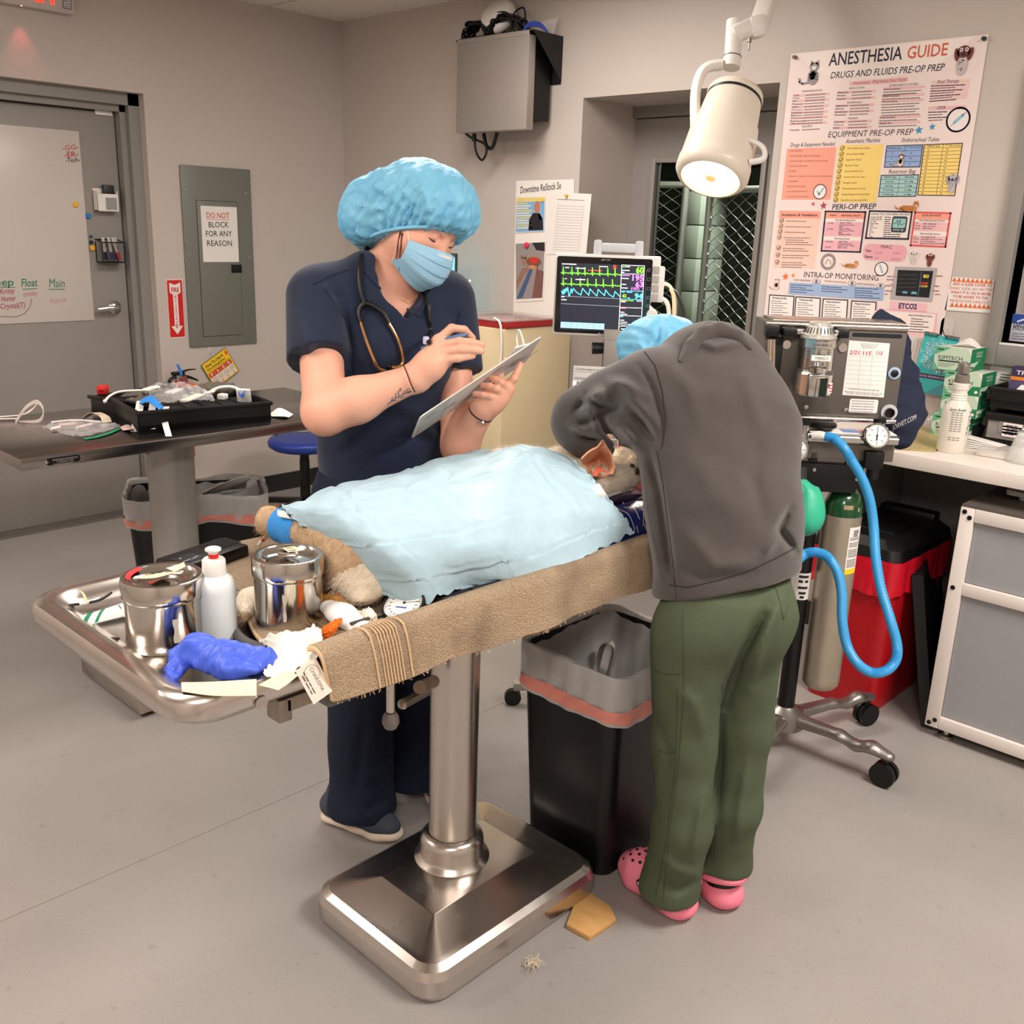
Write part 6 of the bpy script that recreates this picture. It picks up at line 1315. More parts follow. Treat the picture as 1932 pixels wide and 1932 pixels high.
def film(name,C,label,cat,amp=.008,n=26,seed=1,m=None,th=.0006,group=None):
 rg=random.Random(seed);ph=[rg.uniform(0,6) for _ in range(5)]
 mb=MB();mb.grid(patch(C,lambda u,v:(0,0,amp*(math.sin(19*u+ph[0]+3*math.sin(4*v))*math.sin(15*v+ph[1])+.5*math.sin(33*(u+v)+ph[2])))),n,n,thick=th);return top(name,mb,m or m_clear,label,cat,smooth=30,group=group)
z_=T2+.08
film('supply_bag',[[P(268,735,z=z_),P(300,724,z=z_+.02),P(340,722,z=z_+.02),P(385,735,z=z_+.01)],[P(285,748,z=z_),P(320,738,z=z_+.035),P(360,735,z=z_+.035),P(400,745,z=z_+.01)],[P(300,762,z=z_),P(335,757,z=z_+.02),P(380,752,z=z_+.015),P(405,755,z=z_)]],'clear plastic bag of packets heaped on the open black case','bag',.007,seed=4)
for i,(a,b_,c,l) in enumerate((((272,735),(300,729),(236,224,212),'cream packet at the left end of the heaped supplies'),((348,756),(378,744),(232,222,200),'cream paper packet on the near rim of the case'),((385,742),(405,738),(234,226,214),'white connector block by the curved tube in the case'),((318,742),(340,733),(232,220,214),'pale folded packet inside the clear bag on the case'))):
 pa_,pb_=P(*a,z=z_+.012),P(*b_,z=z_+.02);mb=MB();mb.beam(pa_,pb_,.035,.006,bevel=.002);top('packet',mb,ink(c),l,'packet',group='packets in the open case')
q0=P(420,748,z=z_);mb=MB();mb.box(q0,(.03,.03,.02),rot=(0,0,.5),bevel=.005);top('bottle_top',mb,m_white,'small white plastic top inside the open black case','cap')
mb=MB();mb.tube([P(199,756,z=z_+.005),P(206,748,z=z_+.012),P(222,740,z=z_+.02),P(250,737,z=z_+.02),P(285,736,z=z_+.02)],.0042,n=8);mb.sphere(P(198,757,z=z_+.004),.0065);top('catheter_tube',mb,m_white,'white bent tube sticking out left over the open black case','tube')
mb=MB();mb.tube([P(398,738,z=z_+.012),P(415,731,z=z_+.02),P(438,730,z=z_+.02),P(455,737,z=z_+.01)],.0055,n=8);mb.box(P(460,746,z=z_),(.05,.012,.05),rot=(.3,0,.75),bevel=.004);t=top('labelled_tube',mb,m_white,'white curved tube with a blue-printed tab in the open black case','tube')
lab=P(459,746,z=z_+.0);pr=Print(frame(lab-Vector(FW)*.022,RT,UP,-FW));pr.line([(-.010,.008),(-.006,-.004),(.002,-.009),(.008,-.004),(.006,.004),(.011,.012)],.004,(40,104,190));pr.ell(.002,-.002,.006,.007,(40,104,190));o=pr.build('tab_print',t)
t=thing('gauze_tie','blue and white ties hanging over the near end of the open black case','tie',P(290,790,z=T2));mb=MB();fo_=-Vector((FW[0],FW[1],0))*.028
def strip(pts,w,m,nm,par):
 mb=MB();mb.grid(patch([[P(x-w/2,y,z=z)+fo_,P(x+w/2,y,z=z)+fo_] for x,y,z in pts]),12,3,thick=.001);return mb.build(nm,m,par)
m_tie=mat('blue_tie',(44,132,220),rough=.7,var=.06)
mb=MB();mb.grid(patch([[P(270,752,z=z_-.004)+fo_,P(290,743,z=z_+.012)+fo_,P(302,752,z=z_+.006)+fo_,P(314,764,z=z_-.006)+fo_],[P(277,757,z=z_-.008)+fo_*2,P(290,752,z=z_)+fo_*2,P(302,760,z=z_-.004)+fo_*2,P(312,768,z=z_-.01)+fo_*2]]),12,5,thick=.002);mb.build('blue_band',m_tie,t)
strip([(271,754,z_-.006),(266,780,T2+.04),(259,811,T2+.003)],15,m_paper,'tail',t);strip([(294,758,z_-.006),(291,780,T2+.04),(292,806,T2+.012)],13,m_paper,'tail',t);strip([(319,764,z_-.012),(315,785,T2+.04),(324,820,T2+.0)],12,m_paper,'tail',t)
mb=MB();zz=T2+.003
mb.tube([P(-8,787,z=zz+.006),P(40,783,z=zz+.008),P(60,773,z=zz+.02),P(71,762,z=zz+.04)],.0045,n=8,flat=.6);mb.tube([P(-8,791,z=zz),P(32,790,z=zz+.002)],.003,n=8)
mb.grid(patch([[P(30,800,z=zz)+Vector((0,0,k*.012)) for k in(0,1)],[P(50,772,z=zz+.03)+Vector((0,0,k*.012)) for k in(0,1)],[P(70,762,z=zz+.045)+Vector((0,0,k*.014)) for k in(0,1)],[P(82,778,z=zz+.02)+Vector((0,0,k*.014)) for k in(0,1)],[P(74,797,z=zz)+Vector((0,0,k*.012)) for k in(0,1)],[P(36,796,z=zz)+Vector((0,0,k*.004)) for k in(0,1)]]),40,3,thick=.0012);top('looped_tie',mb,mat('pale_strap',(232,216,206),rough=.6),'white looped strap at the left end of the dark steel table','strap')
film('zip_bag',[[P(80,805,z=zz),P(110,797,z=zz+.014),P(150,795,z=zz+.016),P(215,798,z=zz+.008)],[P(100,812,z=zz),P(130,806,z=zz+.012),P(175,806,z=zz+.012),P(225,802,z=zz+.006)],[P(135,823,z=zz),P(158,822,z=zz+.006),P(195,815,z=zz+.006),P(228,805,z=zz)]],'clear zip bag with pink and white pieces, flat on the dark table','bag',.003,seed=9)
mb=MB();mb.grid(patch([[P(156,827,z=zz),P(190,821,z=zz+.002),P(225,807,z=zz+.002)],[P(162,829,z=zz),P(197,822,z=zz+.002),P(228,809,z=zz+.002)]]),14,3,thick=.001);top('green_seal',mb,mat('green_strip',(22,142,98),rough=.5),'green zip strip along the near edge of the clear bag','strip')
for a,b_,c,l in(((112,803),(143,800),(226,178,166),'pinkish tube piece inside the clear zip bag'),((144,808),(172,801),(236,204,186),'cream tube piece inside the clear zip bag'),((96,810),(113,806),(240,220,214),'short white piece at the left of the clear zip bag')):
 mb=MB();mb.tube([P(*a,z=zz+.006),P(*b_,z=zz+.008)],.006,n=8);top('tube_piece',mb,ink(c),l,'tube',group='pieces in the zip bag')
mb=MB();mb.tube([P(97,797,z=zz+.006),P(140,793,z=zz+.012),P(190,796,z=zz+.01)],.0035,n=8);top('thin_tube',mb,m_white,'thin white tube along the far side of the clear zip bag','tube')
mb=MB();mb.grid(patch([[P(153,792,z=zz),P(160,789,z=zz)],[P(168,779,z=zz+.025),P(185,778,z=zz+.025)],[P(188,786,z=zz+.012),P(205,785,z=zz+.014)],[P(192,797,z=zz),P(211,796,z=zz)]]),16,4,thick=.0012);top('curled_strip',mb,mat('cream_strip',(222,204,178),rough=.7),'curled cream strip behind the clear zip bag','strip')
mb=MB();mb.grid(patch([[P(226,806,z=zz),P(238,801,z=zz+.006),P(250,803,z=zz+.006)],[P(232,812,z=zz),P(246,810,z=zz+.01),P(257,810,z=zz+.002)]]),10,8,thick=.0012);top('petal_scrap',mb,mat('pink_scrap',(238,208,198),rough=.6),'pink-white folded scrap beside the hanging white ties','scrap')
mb=MB();mb.grid(patch([[P(511,780,z=zz),P(512,786,z=zz)],[P(528,770,z=zz+.014),P(536,786,z=zz+.006)],[P(553,782,z=zz+.002),P(545,788,z=zz)]]),10,6,thick=.001);top('folded_card',mb,m_paper,'folded white card right of the open black case','card')
# bins and the stool behind
m_liner=mat('bin_liner',(206,202,198),rough=.35,alpha=.72,var=.1,vs=12,bump=.5,bs=30);m_tie2=mat('liner_drawstring',(232,146,130),rough=.5,alpha=.92,var=.08)
def evenly(poly,n):
 p=np.array(list(poly)+[poly[0]]);s=np.concatenate([[0],np.cumsum(np.hypot(*np.diff(p,axis=0).T))]);t=np.linspace(0,s[-1],n,endpoint=False)
 return list(zip(np.interp(t,s,p[:,0]),np.interp(t,s,p[:,1])))
def bin_(name,label,c,rz,w,d,h,taper,m,drop=.12,group=None,wav=.006,seed=1):
 t=thing(name,label,'waste bin',(c[0],c[1],0),rz,group);M=WM[t];rg=random.Random(seed);ph=[rg.uniform(0,6) for _ in range(4)]
 def ring(f,z,o=0.,n=10):
  return[M@Vector((x,y,z)) for x,y in rrect(w*f+2*o,d*f+2*o,.04+o,n)]
 mb=MB();R_=[ring(taper,.0),ring(taper+(1-taper)*.98,h-.02),ring(1.02,h-.02),ring(1.02,h),ring(.965,h),ring(taper*.96,.01)];n=len(R_[0]);vs=[p for r in R_ for p in r]
 fs=[(i*n+j,i*n+(j+1)%n,(i+1)*n+(j+1)%n,(i+1)*n+j) for i in range(len(R_)-1) for j in range(n)];fs.append(tuple(range(n))[::-1]);fs.append(tuple((len(R_)-1)*n+j for j in range(n)));mb._add(vs,fs);mb.build('bin_body',m,t,smooth=40)
 def lin(k,zf,of,cl=True,extra=0):
  prof=[]
  for zz_,o in zip(zf,of):prof.append((zz_,o))
  base=evenly(rrect(w,d,.05,8),140)
  def f(u,v):
   x=v*(len(prof)-1);i=min(int(x),len(prof)-2);t_=x-i;z=prof[i][0]*(1-t_)+prof[i+1][0]*t_;o=prof[i][1]*(1-t_)+prof[i+1][1]*t_
   a=2*PI*u;p=base[int(round(u*len(base)))%len(base)];L=math.hypot(*p);o2=o+wav*(math.sin(9*a+ph[0])*.5+.5*math.sin(23*a+ph[1]+3*v))*(.25+.75*abs(v-.4));
   return M@Vector((p[0]*(1+o2/L),p[1]*(1+o2/L),z+extra*math.sin(3*a+ph[2])+wav*.8*math.sin(5*a+ph[3])*(v>.6)))
  mb=MB();mb.grid(f,len(base),14,closeu=True);return mb
 ln=lin(0,[h*.35,h*.8,h*.96,h+.012,h+.012,h-.03,h-drop],[-.03,-.02,-.012,.002,.016,.014,.012],extra=.006).build('liner',m_liner,t,smooth=60)
 lin(1,[h-drop*.62,h-drop*.92],[.0165,.0155],extra=.006).build('drawstring',m_tie2,ln,smooth=60)
 return t
tb1=bin_('waste_bin','tall black bin with a grey liner and pink drawstring beside the table column',(-1.372,1.845),0,.31,.36,.55,.86,m_blackp,.115,'black bins with liners',seed=3)
b2=bin_('waste_bin','black bin with a white liner behind the grey pillar of the second table',(-3.42,1.83),R(61),.50,.30,.52,.86,m_blackp,.10,'black bins with liners',.011,seed=8)
mb=MB();q=[P(1118,1290,z=.36),P(1135,1225,z=.46),P(1150,1212,z=.49),P(1158,1225,z=.47),P(1145,1280,z=.36)];mb.tube(q,.014,n=8,flat=.25,sm=6);top('strap_handle',mb,mat('grey_strap',(168,160,150),rough=.6),'pale looped strap thrown away inside the tall black bin','strap')
mb=MB();mb.grid(patch([[P(1075,1215,z=.42),P(1130,1230,z=.40)],[P(1065,1260,z=.36),P(1150,1275,z=.34)]],lambda u,v:(0,0,.01*math.sin(9*u)*math.sin(7*v))),12,12,thick=.002);top('crumpled_bag',mb,mat('grey_rubbish',(134,128,122),rough=.6,var=.15),'crumpled grey rubbish inside the tall black bin','rubbish')
mb=MB();mb.grid(patch([[P(385,930,z=.52),P(470,897,z=.60)],[P(378,938,z=.46),P(464,920,z=.50)]],lambda u,v:(0,0,.008*math.sin(7*u+3*v))),12,8,thick=.002);top('paper_towel',mb,m_paper,'white paper towel sticking out of the bin behind the grey pillar','paper towel')
sx,sy=-4.22,2.88
t=thing('stool','black wheeled stool with a blue round seat beside the left wall','stool',(sx,sy,0));zs=ZAT(sx,sy,826)
mb=MB();mb.lathe([(0,zs-.055),(.16,zs-.055),(.182,zs-.04),(.186,zs-.02),(.178,zs-.004),(.14,zs),(0,zs+.002)],M=mtx((sx,sy,0)),n=40);mb.build('seat',mat('blue_vinyl',(34,58,142),rough=.4,var=.06,vs=20),t,smooth=60)
mb=MB();mb.cyl((sx,sy,.14),(sx,sy,.34),.026);mb.cyl((sx,sy,zs-.12),(sx,sy,zs-.05),.024);mb.build('gas_sleeve',m_blackp,t);mb=MB();mb.cyl((sx,sy,.33),(sx,sy,zs-.1),.014);mb.build('piston',m_chrome,t)
for i in range(5):
 a=R(72*i+200);e=Vector((sx+.27*math.cos(a),sy+.27*math.sin(a),.085));mb=MB();mb.beam((sx,sy,.12),e,.035,.03,bevel=.006);lg=mb.build('leg',m_blackp,t)
 mb=MB();d=Vector((-math.sin(a),math.cos(a),0));cs=e+Vector((0,0,-.057))
 for s in(-1,1):mb.cyl(cs+d*.006*s,cs+d*.02*s,.027,n=18)
 mb.cyl(cs,e,.006);mb.build('caster',m_darkp,lg)
 # back wall
def wallB(off):return frame((0,WY-off,0),(1,0,0),(0,0,1),(0,-1,0))
def mapB(off):
 def f(px,py):p=P(px,py,y=WY-off);return(p.x,p.z)
 return f
def sheet_on_wall(name,label,cat,quad,off,m,group=None,th=.0008):
 """a sheet whose four corners are seen at the given pixels (TL, TR, BR, BL)"""
 f=mapB(off);q=[f(*p) for p in quad];cx_,cz_=sum(p[0] for p in q)/4,sum(p[1] for p in q)/4
 t=thing(name,label,cat,(cx_,WY-off,min(p[1] for p in q)),0,group);mb=MB();mb.prism(q[::-1],-th,0,M=wallB(off));mb.build('sheet',m,t);return t,f,Print(wallB(off))
 # anaesthesia poster
m_post=mat('poster_paper',(238,220,214),rough=.45,var=.01)
quad=[(1492.9,100),(1865.7,66.3),(1771,690),(1430,690)]
f=mapB(.004);tl,tr_=f(1492.9,100),f(1865.7,66.3);px1=f(1797,505)[0];X0_,X1_=tl[0],(tr_[0]+px1)/2;Z1_=(tl[1]+tr_[1])/2;Z0_=Z1_-1.09
t=thing('poster','large pink-white anesthesia guide poster on the back wall behind the anesthesia machine','poster',((X0_+X1_)/2,WY-.004,Z0_));mb=MB();mb.span((X0_,WY-.004,Z0_),(X1_,WY-.0025,Z1_));mb.build('sheet',m_post,t)
pr=Print(wallB(.004));f=mapB(.0045)
K1=lambda zx,zy:(1380+zx/3.5,zy/3.5)
K2=lambda zx,zy:(1380+zx/3.5,380+zy/3.5)
NV,OR,PK,TL_,YL,BL,SL,GY=(34,34,58),(206,92,66),(232,188,188),(168,206,202),(246,214,122),(146,172,214),(248,164,142),(120,108,108)
def pq(K,pts,c):pr.poly([f(*K(*p)) for p in pts],c)
def pt(K,s,a,b_,h,c=NV,bold=.0,sh=0):ptext(pr,f,s,K(*a),K(*b_),h/3.5,c,bold,shear=sh)
def pl_(K,pts,w,c):pr.line([f(*K(*p)) for p in pts],w,c)
def dots(K,a,b_,c=GY,sd=0,th=.0030):
 A,B2=f(*K(*a)),f(*K(*b_));rg=random.Random(sd);L=math.hypot(B2[0]-A[0],B2[1]-A[1]);d=0
 while d<L-.002:
  s=min(rg.uniform(.006,.02),L-d);t0,t1=d/L,(d+s)/L;pr.line([(A[0]+(B2[0]-A[0])*t0,A[1]+(B2[1]-A[1])*t0),(A[0]+(B2[0]-A[0])*t1,A[1]+(B2[1]-A[1])*t1)],th,c);d+=s+.004
pq(K1,[(450,350),(1600,245),(1500,330),(1330,440),(1000,520),(640,500),(510,440)],(244,232,224));pr.layer()
pt(K1,'ANESTHESIA',(634,436),(1118,392),84,NV,.012);pt(K1,'GUIDE',(1155,388),(1422,364),80,OR,.012);pt(K1,'DRUGS AND FLUIDS PRE-OP PREP',(640,520),(1385,466),44,NV,.008,.15)
pt(K1,'EQUIPMENT PRE-OP PREP',(630,908),(1186,890),40,NV,.01,.12);pt(K2,'PERI-OP PREP',(662,54),(950,50),36,NV,.01,.1);pt(K2,'INTRA-OP MONITORING',(472,500),(962,524),38,NV,.008)
pq(K1,[(780,540),(1165,508),(1165,540),(780,566)],PK);pr.layer();pt(K1,'Veterinary  Pharmacy Fast Facts',(798,560),(1150,534),22,(196,110,110),.01,.1);pr.layer(-1)
for s,a,b_ in(('PAIN/SEDATION',(466,610),(598,602)),('INDUCTION',(776,590),(876,584)),('EMERGENCY DOSES',(1042,572),(1232,560)),('REVERSALS',(764,684),(862,680)),('NSAIDS',(768,788),(834,786)),('NAUSEA',(466,842),(532,838))):pt(K1,s,a,b_,13)
rows=[(408,632,648,618,'Torb'),(404,650,645,638,'Midaz'),(402,668,644,656,'Ace'),(400,688,642,676,'Fentanyl'),(398,708,640,696,'Hydro'),(396,727,638,715,'Morphine'),(395,746,636,736,'Ketamine'),(393,763,634,752,'Buprenor'),(391,781,632,770,'Methadone'),(389,800,631,790,'Bupivacaine'),(387,818,630,808,'Lidocaine'),(383,860,612,850,'Cerenia')]
for i,(x0,y0,x1,y1,s) in enumerate(rows):
 if i%2==0:pq(K1,[(x0,y0-8),(x1,y1-8),(x1,y1+9),(x0,y0+9)],PK);pr.layer()
 pt(K1,s,(x0,y0+4),(x0+9*len(s)+2,y0+2),10,NV,.02);dots(K1,(x0+85,y0-2),(x1-30,y1+2),GY,i)
 if i%2==0:pr.layer(-1)
for i,(x0,y0,x1,y1,s) in enumerate(((698,612,955,600,'Alfaxalone'),(696,632,952,620,'Diazepam'),(694,654,950,642,'Propofol'),(686,700,942,690,'Atipamezole'),(684,720,940,710,'Naloxone'),(682,740,938,730,'Butorphanol'),(680,760,930,750,'Flumazenil'),(676,806,928,796,'Carprofen'),(674,826,926,818,'Meloxicam'),(670,846,922,838,'Onsior'))):
 if i not in(1,4,6,8):pq(K1,[(x0,y0-8),(x1,y1-8),(x1,y1+9),(x0,y0+9)],PK);pr.layer()
 pt(K1,s,(x0,y0+4),(x0+7.5*len(s),y0+2),10,NV,.02);dots(K1,(x0+100,y0-2),(x1-30,y1+2),GY,i+30)
 if i not in(1,4,6,8):pr.layer(-1)
for i,(x0,y0,x1,y1,s) in enumerate(((1003,590,1280,572,'Dextrose Boluses'),(996,636,1274,622,'Emesis Induction'),(990,672,1268,658,'Anticonvulsants'),(976,778,1252,766,'Antiarrhythmics'),(972,816,1248,804,'Allergic Rxn'))):
 pq(K1,[(x0,y0-12),(x1,y1-9),(x1,y1+9),(x0,y0+8)],PK);pr.layer();pt(K1,s,(x0+2,y0+5),(x0+7*len(s),y0+1),11,NV,.02);pr.layer(-1)
 for k in range((2,1,5,1,1)[i]):dots(K1,(x0+2,y0+20+18*k),(x1-30-25*(k%2),y1+24+18*k),GY,i*7+k)
pq(K1,[(1324,534),(1576,520),(1556,650),(1310,660)],(236,200,198));pr.layer();pt(K1,'Fluid Therapy',(1358,552),(1502,544),22,(88,74,82),.01,.15)
for i in range(7):dots(K1,(1320-2*i,568+17*i),(1540-(i*53%90),560+16*i),NV if i%2==0 else GY,60+i)
pr.layer(-1);pq(K1,[(1302,704),(1550,694),(1547,718),(1300,730)],PK);pr.layer();pt(K1,'CPCR',(1356,722),(1414,718),18,(88,74,82),.02);pr.layer(-1)
for i in range(4):dots(K1,(1302,742+18*i),(1420-30*(i%2),738+18*i),NV if i%2==0 else GY,80+i)
def pring(K,c,r,w,col):A=f(*K(*c));pr.ring(A[0],A[1],r,w,col);return A
A=pring(K1,(1497,790),.038,.006,NV);pr.ell(A[0],A[1],.035,.035,(240,230,228));pr.layer();pr.line([(A[0]-.022,A[1]-.02),(A[0]-.008,A[1]-.006)],.0014,NV);pr.line([(A[0]-.01,A[1]-.008),(A[0]+.012,A[1]+.012)],.011,(150,196,206));pr.line([(A[0]+.012,A[1]+.012),(A[0]+.022,A[1]+.022)],.003,(120,130,140));pr.layer(-1)
for K,c,r,col in((K1,(1238,860),.016,(64,146,200)),(K1,(1326,838),.013,(64,146,200)),(K2,(608,28),.016,(176,66,92)),(K2,(540,17),.010,(196,92,104)),(K2,(357,497),.016,(240,112,58)),(K2,(408,489),.010,(240,132,78))):A=f(*K(*c));pr.star(A[0],A[1],r,col,PI/2+.15)
pt(K1,'Drugs & Equipment Needed',(386,970),(676,962),26,NV,0,.2);pt(K1,'Anesthetic Machine',(752,946),(978,938),28,NV,0,.2);pt(K1,'Endotracheal Tubes',(1122,938),(1368,932),28,NV,0,.2);pt(K1,'Reservoir Bag',(1036,1146),(1212,1144),28,NV,0,.2)
pq(K1,[(368,982),(694,970),(652,1318),(330,1318)],SL);pq(K1,[(712,958),(1004,952),(954,1336),(670,1336)],YL);pr.layer()
for i,wd_ in enumerate((80,200,250,120,50,290,70,120,140,150)):
 y=997+33.5*i;pt(K1,('HEAT SUPPORT','ENDOTRACHEAL TUBES (CUFFS CHECKED)','LARYNGOSCOPE / LIDOCAINE / STYLET / SUCTION','EMERGENCY EPINEPHRINE','ATROPINE','REVERSALS (ATIPAMEZOLE / NALOXONE / BUTORPHANOL)','IV CATHETERS','ISOTONIC CRYSTALLOIDS','FLUID ADMINISTRATION SET','CPCR ALGORITHM AVAILABLE')[i],(390-3.4*i,y+4),(390-3.4*i+wd_,y+3),8,(110,60,56),.01)
def check(K,c,r=.0078):
 A=f(*K(*c));pr.ring(A[0],A[1],r,.0016,(60,56,44),18);pr.line([(A[0]-r*.5,A[1]),(A[0]-r*.1,A[1]-r*.5),(A[0]+r*1.0,A[1]+r*.8)],.0022,(40,38,34))
for i,(s,wd_) in enumerate((('Primary Oxygen Source Checked',150),('Back-up Oxygen Available',118),('Oxygen Alarm Working',104),('Flowmeters Working',88),('Vaporizer Attached and Full',120),('Anesthetic Machine Leak Tested',138),('Scavenging Checked',90),('Monitoring Equipment Functioning',152),('Emergency Equipment and Drugs Checked',182),('Pop-off valve open unless using ventilator',178))):
 y=980+38*i;x=732-4.8*i;check(K1,(x,y));pt(K1,s,(x+32,y+4),(x+32+wd_,y+3),11,(92,80,50),.004,.15)
A=f(*K1(584,1266));pr.ell(A[0],A[1],.026,.026,(246,238,234));pr.layer();pr.ring(A[0],A[1],.026,.003,NV);pr.line([(A[0]-.01,A[1]),(A[0]-.002,A[1]-.009),(A[0]+.013,A[1]+.012)],.006,(140,190,190));pr.layer(-1)
def tabl(K,q,c,cols,nr,txt,bw=.003):
 pr.layer(-1);pq(K,q,c);pr.layer();g=lambda u,v:(q[0][0]*(1-u)*(1-v)+q[1][0]*u*(1-v)+q[2][0]*u*v+q[3][0]*(1-u)*v,q[0][1]*(1-u)*(1-v)+q[1][1]*u*(1-v)+q[2][1]*u*v+q[3][1]*(1-u)*v)
 pl_(K,[g(0,0),g(1,0),g(1,1),g(0,1),g(0,0)],bw,NV)
 for i in range(1,nr):pl_(K,[g(0,i/nr),g(1,i/nr)],.0012,NV)
 for u in cols:pl_(K,[g(u,0),g(u,1)],.0012,NV)
 for u,v,s,hw in txt:a=g(u,v);pt(K,s,(a[0]-hw,a[1]+5),(a[0]+hw,a[1]+5),10,NV,.02)
tabl(K1,[(1026,964),(1264,956),(1244,1102),(1010,1104)],BL,[.5],4,[(.22,.12,'WEIGHT (KG)',44),(.75,.1,'ET TUBE SIZE (MM)',52),(.18,.36,'1',2),(.7,.36,'3',3),(.18,.6,'2',3),(.7,.6,'3.5',8),(.18,.85,'3.5',8),(.7,.85,'4',4)])
tabl(K1,[(1274,956),(1526,946),(1474,1292),(1230,1288)],YL,[.5],14,[(.24,.035,'WEIGHT (KG)',42),(.76,.035,'ET TUBE SIZE (MM)',50)]+[(.12,(i+.5)/14,s,3+2*len(s)) for i,s in enumerate(('2','3.5','4.5','6','8','10','12','14','16','18','20','25','30','40+'),1) if i<14]+[(.62,(i+.5)/14,s,3+2*len(s)) for i,s in enumerate(('5','5.5','6','6.5','7','7.5','8','8.5','9','9.5','10','11','12'),1)])
tabl(K1,[(990,1158),(1236,1154),(1216,1296),(972,1298)],TL_,[.5],5,[(.24,.1,'WEIGHT (KG)',42),(.76,.1,'BAG SIZE',30),(.24,.3,'0-4.5 Kg',26),(.76,.3,'1/2 L Bag',30),(.24,.5,'4.6-9 Kg',26),(.76,.5,'1 L Bag',24),(.24,.7,'9.1-27.5 Kg',34),(.76,.7,'2 L Bag',24),(.24,.9,'27.5-54.5 Kg',38),(.76,.9,'3 L Bag',24)])
pr.layer(-1);pq(K2,[(318,60),(590,66),(548,442),(272,436)],(250,204,186));pr.layer();pq(K2,[(318,60),(590,66),(586,112),(313,110)],SL);pr.layer();pt(K2,'Intubation & Ventilation',(332,96),(566,98),17,NV,.02)
for i,(y,n_) in enumerate(((127,1),(165,1),(201,1),(237,4),(308,2),(354,2),(401,3))):
 x=332-5*i;check(K2,(x,y),.0082)
 for k in range(n_):dots(K2,(x+30+(12 if i==3 and k else 0),y+2+15*k),(x+160+(i*37+k*29)%70,y+5+15*k),GY,i*9+k,.0026)
def framed(q,col,head,hc,bw=.006):
 pr.layer(-1);pq(K2,q,(246,232,224));pr.layer();pl_(K2,[*q,q[0]],bw,col)
 if head:a,b_,c2,d2=q;pq(K2,[(a[0]+5,a[1]+5),(b_[0]-5,b_[1]+5),(b_[0]-8,b_[1]+46),(a[0]+1,a[1]+46)],hc)
framed([(622,66),(886,70),(850,334),(594,326)],NV,1,SL);pr.layer();pt(K2,'WEIGHT',(648,96),(696,97),10,NV,.02);pt(K2,'BREATHING CIRCUIT',(726,98),(852,99),10,NV,.02);pr.layer(-1)
pq(K2,[(612,134),(872,138),(860,234),(606,230)],(238,180,190));pq(K2,[(602,256),(858,260),(848,326),(598,320)],(238,180,190));pr.layer();pt(K2,'Non-Rebreathing System',(686,128),(818,130),12,NV,0,.2);pt(K2,'Rebreathing System',(680,250),(780,252),12,NV,0,.2)
for i,(a,s,wd_) in enumerate((((716,146),'Ayres T Piece',76),((714,160),'Mod Jackson-Rees',100),((712,172),'Bain',24),((712,186),'Ayres T Piece',76),((710,198),'Mod Jackson-Rees',100),((708,210),'Bain',24),((706,222),'Pediatric circle',80),((706,270),'Adult Circle',62),((704,284),'Adult Universal F',92),((702,296),'(not if ETT size < 9.0mm)',110),((700,309),'Adult Circle',62),((636,148),'< 3 KG',36),((632,186),'3-10 KG',40),((622,270),'10-25 KG',48),((616,306),'>25 KG',40))):pt(K2,s,a,(a[0]+wd_,a[1]+1),10,NV,.015)
framed([(914,64),(1192,70),(1166,248),(888,242)],NV,0,None);pr.layer();pt(K2,'NORMAL VITAL SIGNS UNDER ANESTHESIA',(922,88),(1176,92),11,NV,.02)
for i,s in enumerate(('Large dog HR','Small dog HR','Cat HR','Resp Rate','SPO2','MM color','CRT','ETCO2','BP','Temp')):pt(K2,s,(920-1.4*i,107+14.2*i),(920-1.4*i+6.2*len(s),107+14.2*i+1),9,NV,.01);dots(K2,(1016-1.4*i,104+14.2*i),(1050+(70 if i>7 else 0),105+14.2*i),NV,i+200,.0026)
A=f(*K2(1108,152));pr.poly([(A[0]+x,A[1]+y) for x,y in rrect(.056,.056,.008)],(58,70,78));pr.layer();pr.poly([(A[0]+x,A[1]+y+.004) for x,y in rrect(.046,.032,.004)],(156,204,196));pr.layer();pr.line([(A[0]-.02,A[1]+.004),(A[0]-.012,A[1]+.004),(A[0]-.008,A[1]+.014),(A[0]-.003,A[1]-.006),(A[0]+.002,A[1]+.016),(A[0]+.006,A[1]-.002),(A[0]+.02,A[1]+.004)],.0016,NV);pr.line([(A[0]-.018,A[1]-.019),(A[0]+.004,A[1]-.019)],.004,(170,180,180));pr.ell(A[0]+.014,A[1]-.019,.004,.004,(150,196,190));pr.layer(-3)
framed([(1214,72),(1448,78),(1414,300),(1184,290)],(228,92,92),1,SL);pr.layer();pt(K2,'O2 FLOW RATE',(1258,98),(1382,100),13,NV,.02);pt(K2,'Non-Rebreathing System',(1240,130),(1408,134),13,NV,0,.2);pt(K2,'Rebreathing System',(1244,218),(1376,222),13,NV,0,.2);pr.layer(-1)
pq(K2,[(1208,136),(1436,140),(1428,200),(1200,194)],(240,190,192));pq(K2,[(1196,226),(1424,232),(1416,294),(1190,286)],(240,190,192));pr.layer()
for i,(a,s,wd_) in enumerate((((1216,146),'O2',18),((1214,164),'FLOW',36),((1212,182),'RATE',32),((1266,152),'200 ml/kg/min',88),((1264,168),'never less than',84),((1262,182),'500 ml/min',66),((1204,236),'O2',18),((1202,252),'FLOW',36),((1200,272),'RATE',32),((1252,240),'20 ml/kg/minute',96),((1250,254),'Generally run at 1 L/min',142),((1248,268),'for most patients',96),((1246,282),'Never less than 500 ml/min',160))):pt(K2,s,a,(a[0]+wd_,a[1]+2),10,NV,.01)
